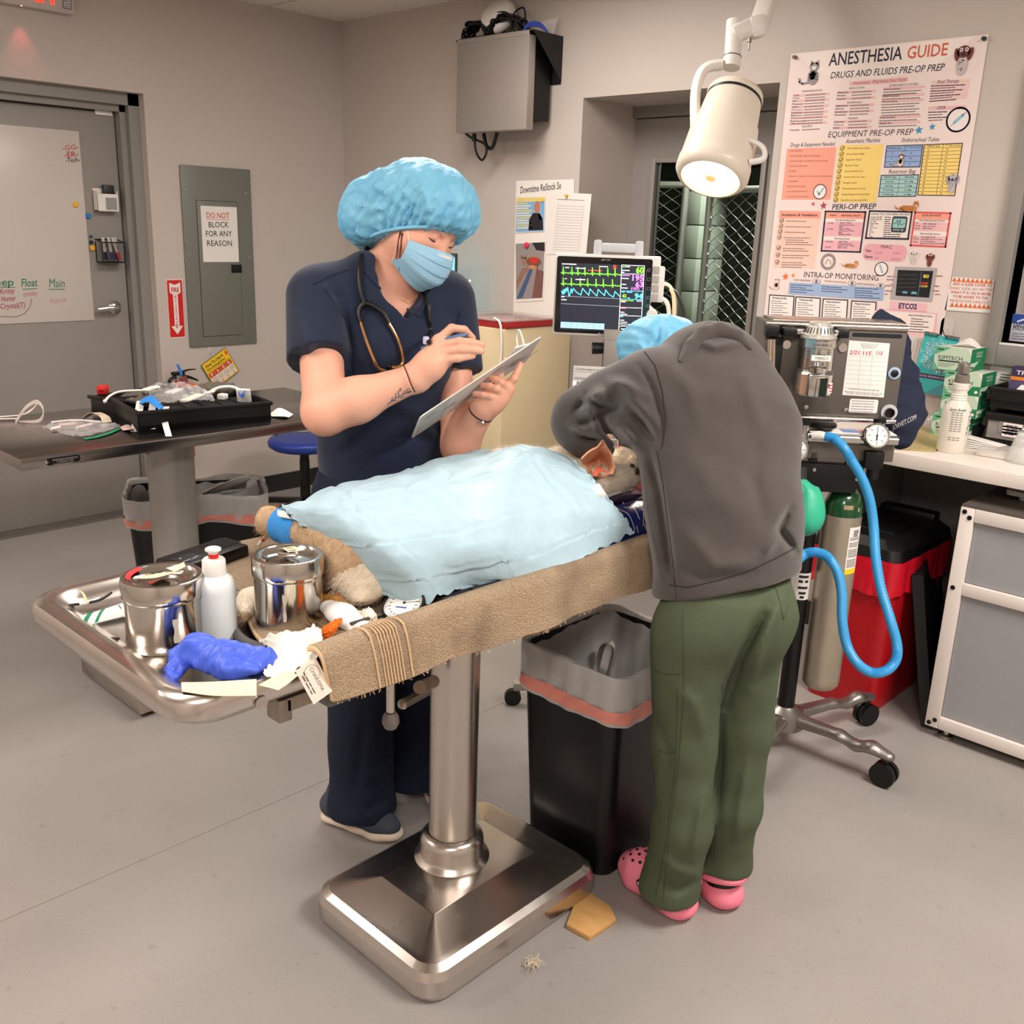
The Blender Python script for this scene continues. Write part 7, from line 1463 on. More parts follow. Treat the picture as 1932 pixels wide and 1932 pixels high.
q=[K2(*p) for p in((872,282),(1160,284),(1156,398),(866,388))];qq=[f(*p) for p in q];cx_,cz_=sum(p[0] for p in qq)/4,sum(p[1] for p in qq)/4;pr.layer(-1).poly([(cx_+x,cz_+y) for x,y in rrect(qq[1][0]-qq[0][0],qq[0][1]-qq[3][1],.022)],(236,172,182));pr.layer()
pt(K2,'MAC',(988,310),(1060,312),22,NV,.03);pt(K2,'Iso',(890,332),(924,334),18,NV,.02);pt(K2,'Sevo',(880,372),(932,374),18,NV,.02);pt(K2,'1.2-1.3 %',(950,344),(996,345),11,NV);pt(K2,'1.3-1.6 %',(1066,347),(1112,348),11,NV);pt(K2,'2.3 %',(946,378),(972,379),11,NV);pt(K2,'2.6-3.4 %',(1056,385),(1112,386),11,NV)
A=f(*K2(639,398));pr.ring(A[0],A[1],.022,.0012,GY);pr.ring(A[0],A[1],.030,.001,GY)
for i in range(26):a=2*PI*i/26;pr.line([(A[0]+.024*math.cos(a),A[1]+.024*math.sin(a)),(A[0]+.028*math.cos(a),A[1]+.028*math.sin(a))],.003,(104,96,100))
pr.line([(A[0]-.01,A[1]-.01),(A[0]-.004,A[1]+.008),(A[0]+.008,A[1]+.004),(A[0]+.012,A[1]-.01)],.0016,GY)
A=f(*K2(990,446));pr.ell(A[0],A[1],.025,.025,(246,236,232));pr.layer();pr.ring(A[0],A[1],.024,.003,NV);pr.line([(A[0]-.006,A[1]+.012),(A[0]+.006,A[1]-.012)],.007,(170,190,196));pr.layer(-1)
pq(K2,[(384,534),(1008,570),(1000,656),(374,610)],(160,182,216));pr.layer()
for a,n_ in(((392,550),4),((596,562),3),((816,572),5)):
 for k in range(n_):dots(K2,(a[0],a[1]+15*k),(a[0]+90+(k*47+n_*13)%90,a[1]+8+15*k),(70,74,104),k+int(a[0]),.0028)
for s,a,b_ in(('LIGHT ANESTHESIA:',(412,522),(524,528)),('MODERATE ANESTHESIA:',(614,530),(760,540)),('DEEP ANESTHESIA:',(832,548),(948,556))):
 pt(K2,s,a,b_,10,GY,.01);A=f(*K2(b_[0]+38,b_[1]+1));pr.ell(A[0],A[1],.016,.009,(110,106,112));pr.layer();pr.ell(A[0],A[1],.014,.0072,(240,230,226));pr.layer();pr.ell(A[0],A[1],.006,.006,(104,104,112));pr.layer(-2)
for x,s,wd_ in((254,'Bradycardia',92),(428,'Tachycardia',92),(608,'Hypotension',94),(796,'Hypertension',104)):
 y=618+.045*(x-254)*1.6;pr.layer(-1);pq(K2,[(x,y),(x+160,y+9),(x+148,y+190),(x-14,y+180)],(246,236,230));pr.layer();pl_(K2,[(x-14,y+180),(x,y),(x+160,y+9),(x+148,y+190)],.004,NV);pt(K2,s,(x+18,y+24),(x+18+wd_,y+29),14,NV,.02)
 for k in range(8):dots(K2,(x+10,y+38+15*k),(x+70+(k*31+x)%60,y+42+15*k),GY,x+k,.0026)
q=[(1082,430),(1362,440),(1326,664),(1048,646)];pr.layer(-1);pq(K2,q,(178,172,172));pr.layer();pq(K2,[(1100,452),(1334,460),(1306,636),(1084,622)],(20,22,26));pr.layer()
pt(K2,'80',(1266,504),(1304,506),22,(236,220,70),.03);pt(K2,'120/80',(1248,546),(1298,548),14,(226,66,60),.02);pt(K2,'130/80',(1244,566),(1296,568),14,(236,200,60),.02)
for k in range(5):pl_(K2,[(1102-3*k,486+27*k)]+[(1102-3*k+6*i,486+27*k+(i%3-1)*5) for i in range(1,22)],.0014,(96,92,84))
pl_(K2,[(1256,472),(1232,622)],.003,(86,100,140));pq(K2,[(1128,606),(1134,592),(1160,594),(1164,608)],(120,190,214));pq(K2,[(1186,610),(1192,596),(1222,598),(1226,612)],(120,190,214));pl_(K2,[(1078,496),(1064,494)],.003,OR);pl_(K2,[(1350,494),(1364,492)],.003,OR);pl_(K2,[(1336,560),(1352,558)],.003,OR);pl_(K2,[(1330,590),(1346,590)],.003,OR);pl_(K2,[(1072,560),(1056,545)],.003,OR);pl_(K2,[(1064,596),(1050,592)],.003,OR)
for k,(a,wd_) in enumerate((((1032,494),22),((1028,516),40),((1022,556),28),((1018,590),30),((1014,612),24),((1366,492),32),((1354,560),16),((1350,590),24),((1348,614),30))):dots(K2,a,(a[0]+wd_,a[1]+1),GY,k,.0028)
pr.layer(-1);pq(K2,[(1054,658),(1294,676),(1290,728),(1046,712)],(240,190,194));pr.layer();pt(K2,'ETCO2',(1104,706),(1224,712),34,(44,48,96),.04)
pr.layer(-1);pq(K2,[(950,706),(1362,738),(1340,922),(900,890)],(238,190,190));pr.layer();pq(K2,[(952,718),(1350,746),(1330,870),(905,850)],(244,230,222));pr.layer();pt(K2,'HIGH (HYPOVENTILATION)',(1168,756),(1326,766),11,NV,.02)
for k in range(6):dots(K2,(1190-3*k,774+17*k),(1260+(k*37)%70,780+17*k),(80,70,90),300+k,.003)
pr.layer(-3)
def beast(K,c,s,body,dark,kind,face=None):
 x,z=f(*K(*c));pr.layer();E=lambda dx,dz,rx,rz,col,rot=0:pr.ell(x+dx*s,z+dz*s,rx*s,rz*s,col,0,20,rot)
 if kind=='cat':
  pr.line([(x-.30*s,z-.42*s),(x-.62*s,z-.46*s),(x-.8*s,z-.36*s),(x-.84*s,z-.2*s)],.1*s,body);E(0,-.2,.3,.36,body);E(-.02,.0,.22,.3,body);pr.layer();pr.poly([(x-.22*s,z+.42*s),(x-.2*s,z+.74*s),(x-.02*s,z+.55*s)],body);pr.poly([(x+.26*s,z+.42*s),(x+.24*s,z+.74*s),(x+.06*s,z+.55*s)],body);E(.02,.4,.27,.22,face or body);pr.layer()
  for k in range(3):pr.line([(x-.3*s,z+(-.3+.16*k)*s),(x-.12*s,z+(-.26+.16*k)*s)],.05*s,dark);pr.line([(x+.28*s,z+(-.3+.16*k)*s),(x+.12*s,z+(-.26+.16*k)*s)],.05*s,dark)
  E(.02,.32,.14,.09,(240,232,226));pr.layer();E(-.08,.43,.06,.065,(236,226,200));E(.12,.43,.06,.065,(236,226,200));pr.layer();E(-.08,.43,.03,.04,(30,28,30));E(.12,.43,.03,.04,(30,28,30));pr.layer(-4)
 elif kind=='dog':
  E(0,-.18,.22,.4,body);pr.layer();E(0,.34,.28,.24,dark);E(-.27,.24,.1,.26,dark,.2);E(.29,.24,.1,.26,dark,-.2);pr.layer();E(-.1,.42,.07,.08,(240,232,226));E(.12,.42,.07,.08,(240,232,226));E(0,.24,.08,.06,(40,26,26));pr.layer();E(-.1,.42,.03,.04,(30,26,28));E(.12,.42,.03,.04,(30,26,28));rg=random.Random(int(c[0]))
  for k in range(9):E(rg.uniform(-.14,.14),rg.uniform(-.45,.05),.025,.025,(60,40,40))
  pr.layer(-3)
 else:
  E(0,0,.62,.2,body,-.08);E(-.5,-.12,.2,.07,body);pr.line([(x-.5*s,z),(x-.85*s,z-.02*s),(x-1.0*s,z+.16*s)],.07*s,body);pr.layer();E(.52,.26,.2,.18,body);pr.poly([(x+.38*s,z+.34*s),(x+.40*s,z+.56*s),(x+.52*s,z+.42*s)],body);pr.poly([(x+.66*s,z+.34*s),(x+.66*s,z+.56*s),(x+.54*s,z+.42*s)],body);pr.layer()
  for k in range(5):pr.line([(x+(-.4+.17*k)*s,z-.12*s),(x+(-.36+.17*k)*s,z+.12*s)],.045*s,dark)
  E(.46,.28,.03,.04,(30,26,28));E(.6,.28,.03,.04,(30,26,28));E(.53,.2,.08,.05,(240,226,214));pr.layer(-3)
 pr.layer(-1)
pr.layer(8)
beast(K1,(542,490),.066,(150,142,150),(84,78,92),'cat');beast(K1,(1528,400),.080,(196,184,184),(104,46,44),'dog');beast(K1,(1120,1060),.036,(232,206,186),(214,180,160),'cat',(150,104,84));beast(K1,(1458,1214),.055,(190,184,188),(150,146,156),'dog');beast(K2,(1170,46),.05,(206,136,70),(156,92,44),'lying');beast(K2,(1206,370),.042,(222,212,208),(232,224,220),'dog');beast(K2,(1312,388),.04,(124,62,48),(124,62,48),'dog');beast(K2,(790,424),.038,(224,150,84),(56,46,50),'lying');beast(K2,(300,548),.036,(240,226,214),(206,140,110),'cat')
pr.build('poster_print',t)
for(px,py),c,l in(((1857,73),(34,56,60),'dark push pin at the top right corner of the poster'),((1500,108),(120,112,108),'small grey pin at the top left corner of the poster')):
 q=P(px,py,y=WY-.008);mb=MB();mb.lathe([(.007,-.004),(.007,.002),(.004,.005),(.006,.012),(0,.013)],M=axis_frame(q,(0,-1,0)),n=14);top('push_pin',mb,ink(c),l,'pin',base=q)
q=P(1438,613,y=WY-.004);pr=Print(wallB(.004));hx,hz=q.x,q.z;mb=MB();mb.span((hx-.004,WY-.003,hz-.05),(hx+.03,WY-.001,hz-.004));t=thing('heart_tag','tiny red heart on a white tab at the left edge of the poster','tag',(hx,WY-.003,hz-.05));mb.build('tab',m_paper,t)
pr.ell(hx-.004,hz+.003,.006,.006,(206,36,48));pr.ell(hx+.004,hz+.003,.006,.006,(206,36,48));pr.poly([(hx-.0095,hz+.001),(hx+.0095,hz+.001),(hx,hz-.012)],(206,36,48));pr.build('heart',t)
t,f2,pr=sheet_on_wall('notice','white notice with red capitals about slide covers right of the poster','notice',[(1797,522),(1876,528),(1868,591),(1782,585)],.004,m_paper)
RD=(206,74,62);Kn=lambda zx,zy:(1380+zx/3.5,380+zy/3.5);pr.layer()
for s,a,b_ in(('ADD A SLIDE COVER TO',(1460,552),(1718,566)),('EVERY SLIDE, NO MATTER',(1446,580),(1724,594)),('WHAT IT IS. OIL IS NEVER',(1446,606),(1714,622)),('TO BE ADDED TO THE',(1460,634),(1690,648)),('MICROSCOPE DIRECTLY',(1442,662),(1700,678))):ptext(pr,f2,s,Kn(*a),Kn(*b_),17/3.5,RD,.02)
for i in range(9):
 for y0,x0 in((524,1472),(690,1456)):a=f2(*Kn(x0+30*i,y0+1.8*i));pr.poly([(a[0]-.008,a[1]-.003),(a[0]+.008,a[1]-.003),(a[0],a[1]+.013)],(226,112,60))
pr.build('notice_lettering',t)
t,f2,pr=sheet_on_wall('wall_organizer','worn white sheet headed Downtime Restock Sx behind the pinned pictures','sheet',[(974,341),(1083,338),(1081,600),(968,600)],.003,m_paper)
pr.layer();ptext(pr,f2,'Downtime ReStock Sx',(981,365),(1058,356),13,(36,32,34),.01,shear=.1);pr.build('handwriting',t)
t,f2,pr=sheet_on_wall('picture_card','blue card with a person in dark clothes and yellow lettering pinned on the sheet','card',[(974,371),(1029,370),(1027,437),(972,440)],.006,m_paper)
pq2=lambda pts,c:pr.poly([f2(*p) for p in pts],c)
pr.layer();pq2([(975,373),(1028,372),(1026,436),(973,438)],(128,176,216));pr.layer();pq2([(975,373),(1028,372),(1028,380),(975,381)],(226,204,130));
for i in range(11):dots_c=(232,222,196) if i%3 else(230,212,110);A,B2=f2(976,384+4.6*i),f2(994+(i*7%12),383.6+4.6*i);pr.line([A,B2],.006,dots_c)
pq2([(999,413),(1006,402),(1018,402),(1024,412),(1025,434),(997,435)],(34,30,34));A=f2(1013.5,391);pr.ell(A[0],A[1],.019,.028,(190,122,96));pq2([(1015,405),(1020,404),(1022,414),(1018,416)],(190,122,96));pr.build('card_print',t)
t,f2,pr=sheet_on_wall('lined_sheet','long white lined form pinned right of the pinned pictures','form',[(1043,362),(1116,366),(1106,478),(1032,480)],.006,m_paper)
pr.layer();A,B2=f2(1052,376),f2(1102,378);pr.line([A,B2],.003,(150,146,144));lw_=(176,170,166)
for i in range(17):pr.line([f2(1053-.35*i*1.2,388+5.2*i),f2(1101-.5*i*1.2,390+5.2*i)],.0016,lw_)
pr.line([f2(1053,384),f2(1044,474)],.0014,lw_);pr.line([f2(1102,387),f2(1092,476)],.0014,lw_);pr.build('form_lines',t)
t,f2,pr=sheet_on_wall('photo','photograph of a small dog in a red vest held by a pink magnet','photo',[(971,458),(1030,455),(1025,567),(972,570)],.006,m_paper);pr.layer()
pq2=lambda pts,c:pr.poly([f2(*p) for p in pts],c)
pq2([(973,460),(1028,457),(1023,562),(974,565)],(150,140,138));pr.layer();pq2([(1004,458),(1028,457),(1028,474),(1012,472)],(40,36,40));pq2([(1000,505),(1007,505),(986,562),(975,563)],(70,92,128));pq2([(1012,508),(1026,512),(1023,562),(1004,562)],(122,84,78));pq2([(986,505),(997,505),(974,548),(974,530)],(150,110,96));pr.layer();A=f2(1007,494);pr.ell(A[0],A[1],.05,.022,(122,78,60));pr.layer();pq2([(999,486),(1016,486),(1013,497),(1002,497)],(206,52,40));A=f2(989,493);pr.ell(A[0],A[1],.018,.02,(156,118,100));pq2([(983,488),(984,481),(989,487)],(122,88,74));pq2([(989,488),(993,481),(994,489)],(122,88,74));pr.line([f2(996,498),f2(995,512)],.007,(150,112,96));pr.line([f2(1014,500),f2(1016,524)],.007,(122,78,62));A=f2(1005,504);pr.ell(A[0],A[1],.024,.01,(206,140,84));pr.build('photo_print',t)
q=P(993.5,462.5,y=WY-.012);mb=MB();mb.lathe([(.0135,-.003),(.0135,.003),(.01,.006),(0,.006)],M=axis_frame(q,(0,-1,0)),n=20);top('magnet',mb,ink((228,44,88)),'pink round magnet on the dog photograph','magnet',base=q)
q=P(1069,369,y=WY-.012);mb=MB();mb.lathe([(.006,-.005),(.006,.001),(.003,.004),(.006,.010),(0,.011)],M=axis_frame(q,(0,-1,0)),n=14);top('push_pin',mb,ink((214,184,60)),'yellow push pin at the top of the long lined form','pin',base=q)
q=P(1023,378,y=WY-.01);mb=MB();mb.lathe([(.008,-.003),(.008,.003),(0,.006)],M=axis_frame(q,(0,-1,0)),n=14);top('push_pin',mb,ink((240,190,60)),'yellow pin on the corner of the blue card','pin',base=q)
t,f2,pr=sheet_on_wall('sticker','round rainbow sticker with a green flag partly behind the blue cap','sticker',[(668,336),(722,326),(722,420),(668,430)],.002,ink((196,190,184)))
A=f2(694,362);pr.layer()
for i,(r,c) in enumerate(((.062,(206,72,40)),(.055,(236,170,120)),(.046,(44,56,88)),(.034,(236,196,160)))):pr.ell(A[0],A[1],r*.95,r*1.05,c,k=2+i)
pr.layer(5);pr.poly([f2(*p) for p in((694,335),(721,330),(721,352),(700,356))],(34,82,62));pr.build('sticker_print',t)
yb=WY-.2;A,Bq,C3=P(863,76,y=yb),P(999,57,y=yb),P(1000,243,y=yb);bx0_,bx1_,bz0,bz1=A.x,Bq.x,C3.z,A.z
t=thing('recorder_cabinet','grey steel recorder box mounted on a black bracket high on the back wall','equipment box',((bx0_+bx1_)/2,WY-.15,bz0))
mb=MB();mb.span((bx0_,yb,bz0),(bx1_,yb+.045,bz1),bevel=.002);mb.span((bx0_,yb-.002,bz1-.018),(bx1_,yb+.045,bz1+.001),bevel=.001);mb.build('recorder_case',mat('satin_metal',(172,166,160),rough=.42,metal=.55,var=.03,vs=3),t)
m_brk=mat('bracket_black',(22,21,22),rough=.5);mb=MB()
for x in(bx0_-.012,bx1_+.02):mb.prism([(yb+.0,bz1),(WY-.001,bz1),(WY-.001,bz1-.19)],0,.004,M=frame((x,0,0),(0,1,0),(0,0,1),(1,0,0)))
mb.span((bx0_-.012,WY-.004,bz1-.2),(bx1_+.022,WY-.001,bz1));mb.span((bx0_-.012,yb,bz1-.004),(bx1_+.022,WY,bz1));mb.build('bracket',m_brk,t)
mb=MB();mb.span((bx0_+.05,yb+.05,bz1-.36),(bx1_-.02,WY-.03,bz1-.02));mb.build('rear_unit',m_blackp,t)
def coilp(c,r,turns,wob,sd,n=14):
 rg=random.Random(sd);out=[]
 for i in range(turns*n):
  a=2*PI*i/n;out.append(Vector(c)+Vector((r*(1+wob*rg.uniform(-1,1))*math.cos(a),.05*rg.uniform(-1,1),r*.8*(1+wob*rg.uniform(-1,1))*abs(math.sin(a))**.8*(1 if math.sin(a)>0 else .05))))
 return out
for i,(px,py,r,l) in enumerate(((905,66,.085,'left bundle of black cables on top of the grey recorder box'),(960,60,.095,'right bundle of black cables on top of the grey recorder box'))):
 q=P(px,py,y=WY-.12);mb=MB();mb.tube(coilp((q.x,WY-.12,bz1+.006),r,22,.16,i+3),.005,n=6,sm=3);top('cable_bundle',mb,m_blackp,l,'cables')
q=P(985,55,y=WY-.10);mb=MB();mb.tube([(q.x-.06,WY-.1,bz1+.004),(q.x-.05,WY-.11,bz1+.09),(q.x-.01,WY-.1,bz1+.12),(q.x+.015,WY-.1,bz1+.1),(q.x+.02,WY-.1,bz1+.004)],.004,n=6);mb.tube([(q.x-.2,WY-.1,bz1+.05),(q.x-.19,WY-.12,bz1+.1),(q.x-.1,WY-.12,bz1+.11),(q.x-.05,WY-.1,bz1+.08)],.004,n=6);top('cable_bundle',mb,m_blackp,'two single black leads arching over the cable bundles','cables')
mb=MB();q=P(1000,52,y=WY-.12)
for k in range(4):mb.tube([(q.x-.03,WY-.14,bz1+.004),(q.x+.0,WY-.13,bz1+.03+.005*k),(q.x+.05,WY-.11,bz1+.028+.005*k),(q.x+.09,WY-.1,bz1+.004)],.0035,n=6)
top('network_cable',mb,mat('network_blue',(44,66,170),rough=.45),'blue network cables at the right end of the recorder box','cables')
q=P(945,38,y=WY-.07);mb=MB();mb.lathe([(.075,0),(.09,.01),(.09,.035),(.07,.06),(.0,.065)],M=axis_frame((q.x,WY-.07,bz1+.085),(.1,-.8,.55)),n=32);top('smoke_detector',mb,m_white,'round white plastic housing behind the cables on the recorder box','housing',smooth=60)
q=P(1035,45,y=WY-.06);mb=MB();mb.grid(patch([[(q.x-.045,WY-.08,bz1+.002),(q.x+.035,WY-.06,bz1+.002)],[(q.x-.04,WY-.06,bz1+.06),(q.x+.045,WY-.05,bz1+.07)]]),6,6,thick=.002);t2=top('parts_bag',mb,m_clear,'clear bag with a paper label on the right of the recorder box','bag')
mb=MB();mb.tube([(bx0_+.01,WY-.13,bz0+.11),(bx0_-.04,WY-.13,bz0+.08),(bx0_-.04,WY-.13,bz0+.03),(bx0_+.02,WY-.13,bz0-.01),(bx0_+.06,WY-.13,bz0-.025),(bx0_+.12,WY-.12,bz0-.05),(bx0_+.13,WY-.12,bz0-.09),(bx0_+.1,WY-.12,bz0-.12),(bx0_+.06,WY-.12,bz0-.08),(bx0_+.055,WY-.13,bz0-.01)],.0055,n=8);mb.tube([(bx0_+.11,WY-.12,bz0),(bx0_+.13,WY-.12,bz0-.055),(bx0_+.17,WY-.12,bz0-.065),(bx0_+.2,WY-.12,bz0)],.009,n=8);mb.cyl((bx0_+.055,WY-.13,bz0+.0),(bx0_+.055,WY-.13,bz0-.035),.011);top('power_leads',mb,m_blackp,'black power leads looping below the grey recorder box','cables')
q=P(858,555,y=WY-.22);t=thing('wall_computer','black screen seen nearly edge-on against the back wall behind the cap','computer',(q.x-.06,q.y,q.z));z0,z1=P(862,632,y=q.y).z,P(862,478,y=q.y).z
dv=Vector((-.80,-.60,0));nn_=Vector((-.6,.8,0));c0=Vector((q.x,q.y,(z0+z1)/2));Mq=frame(c0+dv*.14,dv,(0,0,1),dv.cross(Vector((0,0,1))));mb=MB();mb.box((0,0,0),(.30,z1-z0,.03),M=Mq,bevel=.005);mb.build('screen_case',m_blackp,t)
mb=MB();mb.box((0,0,.0155),(.28,(z1-z0)*.9,.001),M=Mq);mb.box((0,0,-.0155),(.28,(z1-z0)*.9,.001),M=Mq);mb.build('lit_screen',ink((96,208,226),.9),t)
mb=MB();e0=P(868,524,y=q.y-.01);e1=P(886,531,y=q.y-.02);mb.tube([e0,e1],.006,n=8);mb.tube([P(868,518,y=q.y),P(876,545,y=q.y),P(874,585,y=q.y),P(866,600,y=q.y)],.003,n=6);mb.build('lead',m_blackp,t);mb=MB();mb.sphere(e1,.0095);mb.build('lead_tip',m_white,t)
a0,a1=P(946,612,y=WY-.5),P(945,850,y=WY-.5);x1_=P(948,700,y=WY-.5).x;zt_=P(900,615,y=WY-.5).z
t=thing('beige_cabinet','tall cream cabinet against the back wall behind the clipboard','cabinet',(x1_-.25,WY-.27,0));mb=MB();mb.span((x1_-.5,WY-.5,.02),(x1_,WY-.04,zt_),bevel=.006);mb.build('cabinet_body',mat('cream_laminate',(214,196,158),rough=.4,var=.02),t)
mb=MB()
for x in(x1_-.46,x1_-.04):
 for y in(WY-.46,WY-.08):mb.cyl((x,y,0),(x,y,.022),.02)
mb.build('foot',m_rub,t)
t=thing('red_tray','shallow clear and red lidded tray on top of the cream cabinet','tray',(x1_-.2,WY-.3,zt_));mb=MB();mb.span((x1_-.36,WY-.49,zt_+.001),(x1_+.004,WY-.12,zt_+.03),bevel=.008);mb.build('tray_base',mat('clear_red',(192,48,48),rough=.2,alpha=.85),t);mb=MB();mb.span((x1_-.37,WY-.5,zt_+.03),(x1_+.008,WY-.11,zt_+.038),bevel=.003);mb.build('tray_lid',mat('clear_lid',(214,196,190),rough=.1,alpha=.5),t)
mb=MB();s0=P(880,610,y=WY-.505);mb.tube([P(872,607,y=WY-.51),P(882,612,y=WY-.51),P(886,640,y=WY-.505),P(884,690,y=WY-.505)],.006,n=8);mb.tube([P(932,600,y=WY-.51),P(944,612,y=WY-.51),P(946,660,y=WY-.51),P(940,740,y=WY-.51)],.005,n=8);top('white_leads',mb,m_white,'thin white leads hanging down the front of the cream cabinet','cables')
# patient monitor on its stand
mc=P(1146,557,d=2.93);ux_=Vector((.79,.613,0)).normalized();nz_m=ux_.cross(Vector((0,0,1)))
nz_m=nz_m if nz_m.dot(-Vector(FW))>0 else-nz_m
def PLN(px,py,o,n):
 v=Vector(FW*CAM_F+RT*(px-966)-UP*(py-966));c=Vector(CC);return c+v*((Vector(o)-c).dot(n)/v.dot(n))
t=thing('patient_monitor','white patient monitor with a black screen of green and blue traces','monitor',(mc.x,mc.y,mc.z-.13));Mm=frame(mc,ux_,(0,0,1),nz_m);Mi=Mm.inverted()
fm_=lambda px,py:tuple((Mi@PLN(px,py,mc,nz_m))[:2])
q=[fm_(*p) for p in((1046,478),(1248,484),(1236,640),(1044,630))];x0,x1=(q[0][0]+q[3][0])/2,(q[1][0]+q[2][0])/2;y1,y0=(q[0][1]+q[1][1])/2,(q[2][1]+q[3][1])/2
mb=MB();mb.prism([(x0,y0),(x1-.035,y0),(x1-.02,y0+.02),(x1-.005,y0+.05),(x1-.005,y0+.08),(x1-.025,y0+.1),(x1-.012,y0+.12),(x1,y1-.02),(x1,y1),(x0,y1)],-.05,-.001,M=Mm,bevel=.004);mb.build('case',m_white,t)
mb=MB();mb.prism(rrect(x1-x0-.030,y1-y0-.016,.006,4,(x0+x1)/2-.009,(y0+y1)/2),-.0005,.002,M=Mm);mb.build('bezel',mat('gloss_black',(9,9,10),rough=.12,var=.02),t)
pr=Print(Mm@mtx((0,0,.002)));Km=lambda zx,zy:fm_(1020+zx/6.44,440+zy/6.44);q4=[Km(*p) for p in((250,358),(1262,392),(1216,1208),(236,1166))]
pr.poly(q4,(36,38,48),.55,k=1);pr.layer();GN,CY,MG,WH=(110,226,50),(80,208,240),(214,110,226),(222,224,226)
ml=lambda pts,w,c:pr.line([Km(*p) for p in pts],w,c,1.3)
def ecg(y0_,y1_,peaks):
 pts=[(262,y0_)]
 for x in peaks:b=y0_+(y1_-y0_)*(x-262)/718;pts+=[(x-24,b),(x-14,b-8),(x-6,b),(x-3,b+8),(x,b-74),(x+4,b+18),(x+8,b),(x+26,b-8),(x+36,b)]
 pts.append((980,y1_));ml(pts,.0022,GN)
ecg(482,506,(276,380,452,538,630,716,816,904));ecg(616,642,(276,374,482,572,674,762,874))
ml([(256,705),(268,740),(276,690),(284,735),(292,680),(300,720),(310,668),(322,700),(330,660),(344,762),(352,764),(372,676),(382,724),(392,690),(400,672),(440,720),(490,750),(510,670),(540,705),(586,752),(600,676),(640,720),(684,762),(700,682),(730,715),(776,756),(790,688),(830,742),(884,776),(904,708),(940,745),(966,772)],.0022,CY)
for a,b_ in(((252,762),(964,796)),((250,854),(960,890))):ml([a,b_],.0009,(140,144,150))
mt_=lambda s,a,b_,h,c,bold=.02:ptext(pr,Km,s,a,b_,h,c,bold,1.3)
mt_('60',(1158,482),(1252,484),72,(120,240,50),.03);mt_('195',(1112,574),(1250,578),66,MG,.03);mt_('63',(1150,650),(1244,654),62,MG,.03);mt_('(107)',(1096,688),(1198,692),34,MG);mt_('94',(1140,792),(1236,796),62,CY,.03);mt_('62',(992,776),(1040,778),36,(150,230,50),.03);mt_('70.5',(1122,1190),(1210,1194),38,CY)
pr.layer();ml([(986,386),(1262,396),(1216,1208),(948,1192),(986,386)],.0014,WH)
for a,b_ in(((986,492),(1256,500)),((978,700),(1246,708)),((972,798),(1240,806)),((964,900),(1232,910)),((958,998),(1226,1008)),((954,1100),(1220,1110))):ml([a,b_],.0012,CY if 690<a[1]<810 else WH)
pr.rect(*Km(882,432),*Km(920,388),(232,50,40),1.2)
for a,wd_,c in(((264,372),166,WH),((304,416),40,WH),((432,424),110,WH),((580,450),160,(236,60,50)),((714,404),100,WH),((302,552),12,WH),((428,560),112,WH),((258,772),26,WH),((256,806),56,WH),((1000,408),24,GN),((1036,406),44,WH),((992,450),84,WH),((990,474),22,WH),((992,512),90,MG),((990,548),76,WH),((984,620),50,WH),((982,664),72,WH),((992,714),24,CY),((1050,716),60,CY),((1060,786),18,CY),((980,818),70,(222,220,90)),((1070,818),54,GN),((1170,822),60,WH),((984,832),40,WH),((970,912),62,(236,60,80)),((974,958),40,WH),((976,982),70,WH),((962,1012),36,CY),((970,1056),40,WH),((974,1080),70,WH),((980,1124),60,WH),((980,1162),66,WH),((952,1132),16,GN)):A,B2=Km(*a),Km(a[0]+wd_,a[1]+wd_*.035);pr.line([A,B2],.0022,c,1.2)
for i in range(8):
 xq=246+66.5*i;pr.poly([Km(xq,1076+3*i),Km(xq+62,1078+3*i),Km(xq+60,1148+3*i),Km(xq-3,1146+3*i)],(150,216,230),1.1);pr.layer();A=Km(xq+30,1112+3*i);pr.ring(A[0],A[1],.006,.0012,(60,110,130),12);pr.layer(-1)
scr=pr.build('screen',t)
pr=Print(Mm@mtx((0,0,.0021)));ptext(pr,Km,'BM7 VET',(738,334),(852,338),22,(176,176,176),.01,shear=.2);ptext(pr,Km,'Bionet',(698,1232),(790,1236),24,(190,188,186),.01,shear=.1);ml2=lambda pts:pr.line([Km(*p) for p in pts],.0009,(120,118,116));ml2([(1330,450),(1286,448),(1264,880),(1320,884)]);ml2([(1280,785),(1306,786)]);ml2([(786,1222),(800,1214),(802,1232)])
for y in(446,560,672,782,884):A=Km(1324-.02*y,y);pr.line([(A[0]-.004,A[1]-.004),(A[0]+.004,A[1]-.004),(A[0]+.004,A[1]+.004),(A[0]-.004,A[1]+.004),(A[0]-.004,A[1]-.004)],.0008,(150,148,146))
pr.build('bezel_print',t)
A=Km(1400,620);mb=MB();k0,k1=Km(1368,400),Km(1430,838);mb.prism(rrect(abs(k1[0]-k0[0])+.014,abs(k1[1]-k0[1]),.006,4,(k0[0]+k1[0])/2+.006,(k0[1]+k1[1])/2),0,.006,M=Mm,bevel=.001);kp_=mb.build('button_strip',m_white,t)
for y in(448,560,670,780):A=Km(1404-.05*(y-448),y);mb=MB();mb.prism(rrect(.019,.022,.002,3,A[0],A[1]),.005,.0085,M=Mm,bevel=.0008);mb.build('button',mat('button_grey',(176,170,164),rough=.5),kp_)
A=Km(1352,988);mb=MB();mb.lathe([(0,.016),(.0155,.016),(.017,.012),(.017,.0)],M=Mm@mtx((A[0],A[1],.001)),n=28);mb.build('knob',m_white,t)
h0,h1=Km(640,240),Km(1230,250);hz=Km(930,130)[1];mb=MB()
for x in(h0[0]+.012,h1[0]-.008):mb.prism(rrect(.024,hz-y1+.02,.008,4,x,(hz+y1)/2),-.045,-.012,M=Mm,bevel=.003)
